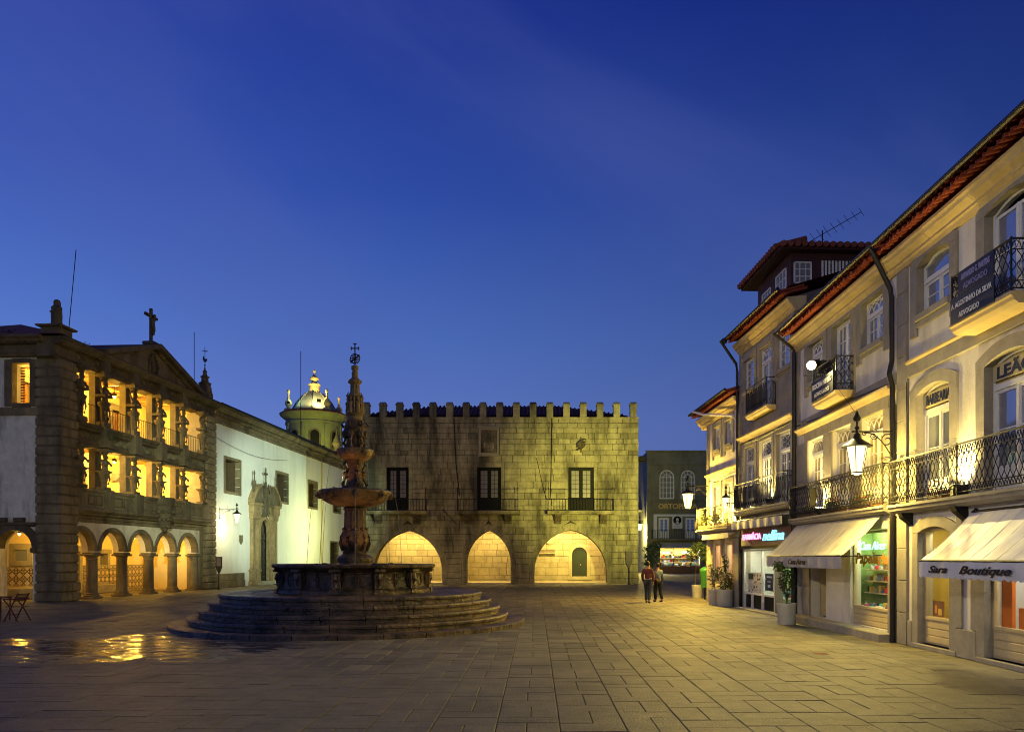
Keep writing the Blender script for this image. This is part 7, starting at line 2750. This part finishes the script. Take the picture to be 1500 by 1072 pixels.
flower_box('flower box at the near end of the stationery house balcony', P2, 4.5, 5.9, -.14, 3.09, 'petal_red', 3, 100, .2)
flower_box('low flower box beside the nearest balcony flood lamp', P1, 1.7, 2.3, -.14, 3.06, 'petal_red', 4, 60, .16)
flower_box('long overgrown flower box at the alley end of the flower balcony', P4, -.1, 2.0, -.36, 3.11, 'petal_pink', 5, 260, .6, H3)
flower_box('long overgrown flower box at the pharmacy end of the flower balcony', P4, 2.3, 4.2, -.36, 3.11, 'petal_red', 6, 240, .5, H3)

# ------------------------------------------------------------------ street furniture
def info_post(label, loc, k=1.0):
    t = thing('information_post', label, 'signpost', loc, 0)
    MB().tube([(0, 0, 0), (0, 0, 1.15 * k)], .035 * k, 6).lathe([(.09 * k, 0), (.09 * k, .03), (.04 * k, .06)], 10).build('post', 'zinc', t)
    p = MB()
    p.prism([(-.045 * k, 1.05 * k), (.045 * k, 1.05 * k), (.2 * k, 1.42 * k), (.2 * k, 2.1 * k), (-.2 * k, 2.1 * k), (-.2 * k, 1.42 * k)], -.03, .03)
    po = p.build('panel', 'zinc', t)
    MB().box(-.14 * k, .14 * k, -.036, -.03, 1.5 * k, 2.03 * k).build('panel_face', 'fire_wall', po)
    return t
info_post('tapered information post before the church wall plinth', (-18.9, 45.6, 0), .93)
info_post('tapered information post in front of the right end of the town hall', (6.62, 54.3, 0), 1.12)
t = thing('litter_bin', 'green plastic litter bin on a post by the end house', 'litter bin', (7.68, 34.6, 0))
b = MB()
b.lathe([(.2, .55), (.24, 1.25), (.25, 1.28), (.25, 1.34), (.2, 1.42), (.1, 1.48), (.02, 1.5)], 16)
b.build('bin_body', 'green_plastic', t, True)
MB().tube([(.0, .18, 0), (.0, .18, 1.3)], .04, 6).build('post', 'zinc', t)
# café furniture at the left edge
def cafe_chair(label, loc, rot):
    t = thing('cafe_chair', label, 'chair', loc, rot)
    for s in (-1, 1):
        MB().tube([(s * .21, -.24, 0), (s * .2, .02, .45), (s * .2, .24, .84)], .022, 5).build('leg', 'chair', t)
        MB().tube([(s * .235, .27, 0), (s * .225, -.02, .45), (s * .225, -.24, .66)], .02, 5).build('leg', 'chair', t)
        MB().tube([(s * .225, -.26, .66), (s * .225, .22, .67)], .022, 5).build('armrest', 'chair', t)
    for k in range(6):
        y = -.2 + .075 * k
        MB().cbox(-.2, .2, y, y + .055, .435, .455, .004).build('seat_slat', 'chair', t)
    for k in range(3):
        z = .6 + .085 * k
        y = .11 + .048 * k
        MB().cbox(-.19, .19, y - .008, y + .008, z, z + .06, .004).build('back_slat', 'chair', t)
    MB().tube([(-.21, -.14, .2), (.21, -.14, .2)], .014, 4).build('stretcher', 'chair', t)
    return t
cafe_chair('dark red folding wooden armchair at the left edge of the square', (-15.55, 22.9, 0), R(-100))
t = thing('cafe_table', 'dark red wooden café table behind the folding chair', 'table', (-16.35, 23.1, 0), R(10))
for k in range(7):
    MB().cbox(-.35 + .1 * k, -.26 + .1 * k, -.35, .35, .70, .725, .004).build('table_slat', 'chair', t)
MB().box(-.33, .33, -.3, -.26, .66, .699).box(-.33, .33, .26, .3, .66, .699).build('table_frame', 'chair', t)
for sx in (-1, 1):
    for sy in (-1, 1):
        MB().tube([(sx * .28, sy * .28, 0), (sx * .3, sy * .28, .69)], .022, 5).build('leg', 'chair', t)

# ------------------------------------------------------------------ people
def skin_mesh(name, m, parent, verts, edges, radii, root=0, sub=2):
    me = bpy.data.meshes.new(name)
    me.from_pydata(verts, edges, [])
    o = bpy.data.objects.new(name, me)
    COL.objects.link(o)
    o.parent = parent
    sk = o.modifiers.new('skin', 'SKIN')
    lay = me.skin_vertices[0] if me.skin_vertices else None
    if lay is None:
        bpy.context.view_layer.objects.active = o
        bpy.ops.mesh.customdata_skin_add()
        lay = me.skin_vertices[0]
    for i, r in enumerate(radii):
        lay.data[i].radius = r if isinstance(r, tuple) else (r, r)
    lay.data[root].use_root = True
    sb = o.modifiers.new('sub', 'SUBSURF')
    sb.levels = sub
    sb.render_levels = sub
    me.materials.append(M[m])
    return o
def person(label, loc, rot, jacket, trousers, stride=.16, h=1.72, armf=.12):
    t = thing('person', label, 'person', loc, rot)
    k = h / 1.72
    # facing -y; one continuous body from head to toes
    V = [(0, 0, .95), (0, .01, 1.15), (0, .0, 1.36), (0, -.01, 1.47), (0, -.03, 1.56), (0, -.035, 1.66),
         (.09, 0, .9), (.1, -stride, .5), (.1, -stride + .04, .09), (.1, -stride - .13, .035),
         (-.09, 0, .9), (-.1, stride * .6, .5), (-.1, stride + .12, .11), (-.1, stride + .0, .035),
         (.17, 0, 1.39), (.23, .05, 1.13), (.23, -armf, .9), (.22, -armf - .06, .82), (.22, -armf - .09, .75),
         (-.17, 0, 1.39), (-.23, .0, 1.12), (-.24, -.08 + armf, .88), (-.24, -.1 + armf, .8), (-.24, -.12 + armf, .73)]
    E = [(0, 1), (1, 2), (2, 3), (3, 4), (4, 5), (0, 6), (6, 7), (7, 8), (8, 9), (0, 10), (10, 11), (11, 12), (12, 13), (2, 14), (14, 15), (15, 16), (16, 17), (17, 18), (2, 19), (19, 20), (20, 21), (21, 22), (22, 23)]
    Rr = [(.13, .1), (.12, .09), (.14, .1), .055, .085, .07, .085, .058, .04, (.045, .03), .085, .058, .04, (.045, .03), .06, .043, .032, (.035, .02), (.025, .014), .06, .043, .032, (.035, .02), (.025, .014)]
    V = [(x * k, y * k, z * k) for x, y, z in V]
    skin_mesh('body', 'skin', t, V, E, Rr)
    g = 1.28
    jv = [V[0], V[1], V[2], V[14], V[15], V[16], V[19], V[20], V[21]]
    jr = [(.16, .125), (.15, .115), (.165, .12), .082, .062, .05, .082, .062, .05]
    skin_mesh('jacket', jacket, t, jv, [(0, 1), (1, 2), (2, 3), (3, 4), (4, 5), (2, 6), (6, 7), (7, 8)], jr)
    tv = [(0, 0, .93 * k), V[6], V[7], V[8], V[10], V[11], V[12]]
    skin_mesh('trousers', trousers, t, tv, [(0, 1), (1, 2), (2, 3), (0, 4), (4, 5), (5, 6)], [(.15, .118), .105, .08, .066, .105, .08, .066])
    hr = MB()
    hr.ball((0, -.005 * k, 1.655 * k), .098 * k, 10, 1.05, .95, 1.05)
    hr.v = [(x, y + .02, z) for x, y, z in hr.v]
    hr.build('hair', 'hair', t, True)
    fc = MB()
    for s in (-1, 1):
        fc.ball((s * .032 * k, -.108 * k, 1.615 * k), .011 * k, 6)
    fc.build('eyes', 'hair', t, True)
    MB().tube([(0, -.105 * k, 1.615 * k), (0, -.13 * k, 1.585 * k)], .01 * k, 5, .016 * k).build('nose', 'skin', t)
    for s, y in ((.1, -stride - .05), (-.1, stride + .03)):
        MB().ball((s * k, y * k, .045 * k), .06 * k, 8, .75, .85, 2.1).build('shoe', 'hair', t, True)
    return t
person('walker in a dull red jacket by the right end of the town hall', (4.72, 32.2, 0), R(160), 'jacket_red', 'jeans')
person('walker in a slate coat close beside the one in red', (5.25, 32.9, 0), R(200), 'coat_blue', 'dark_paint', .08, 1.64, .02)
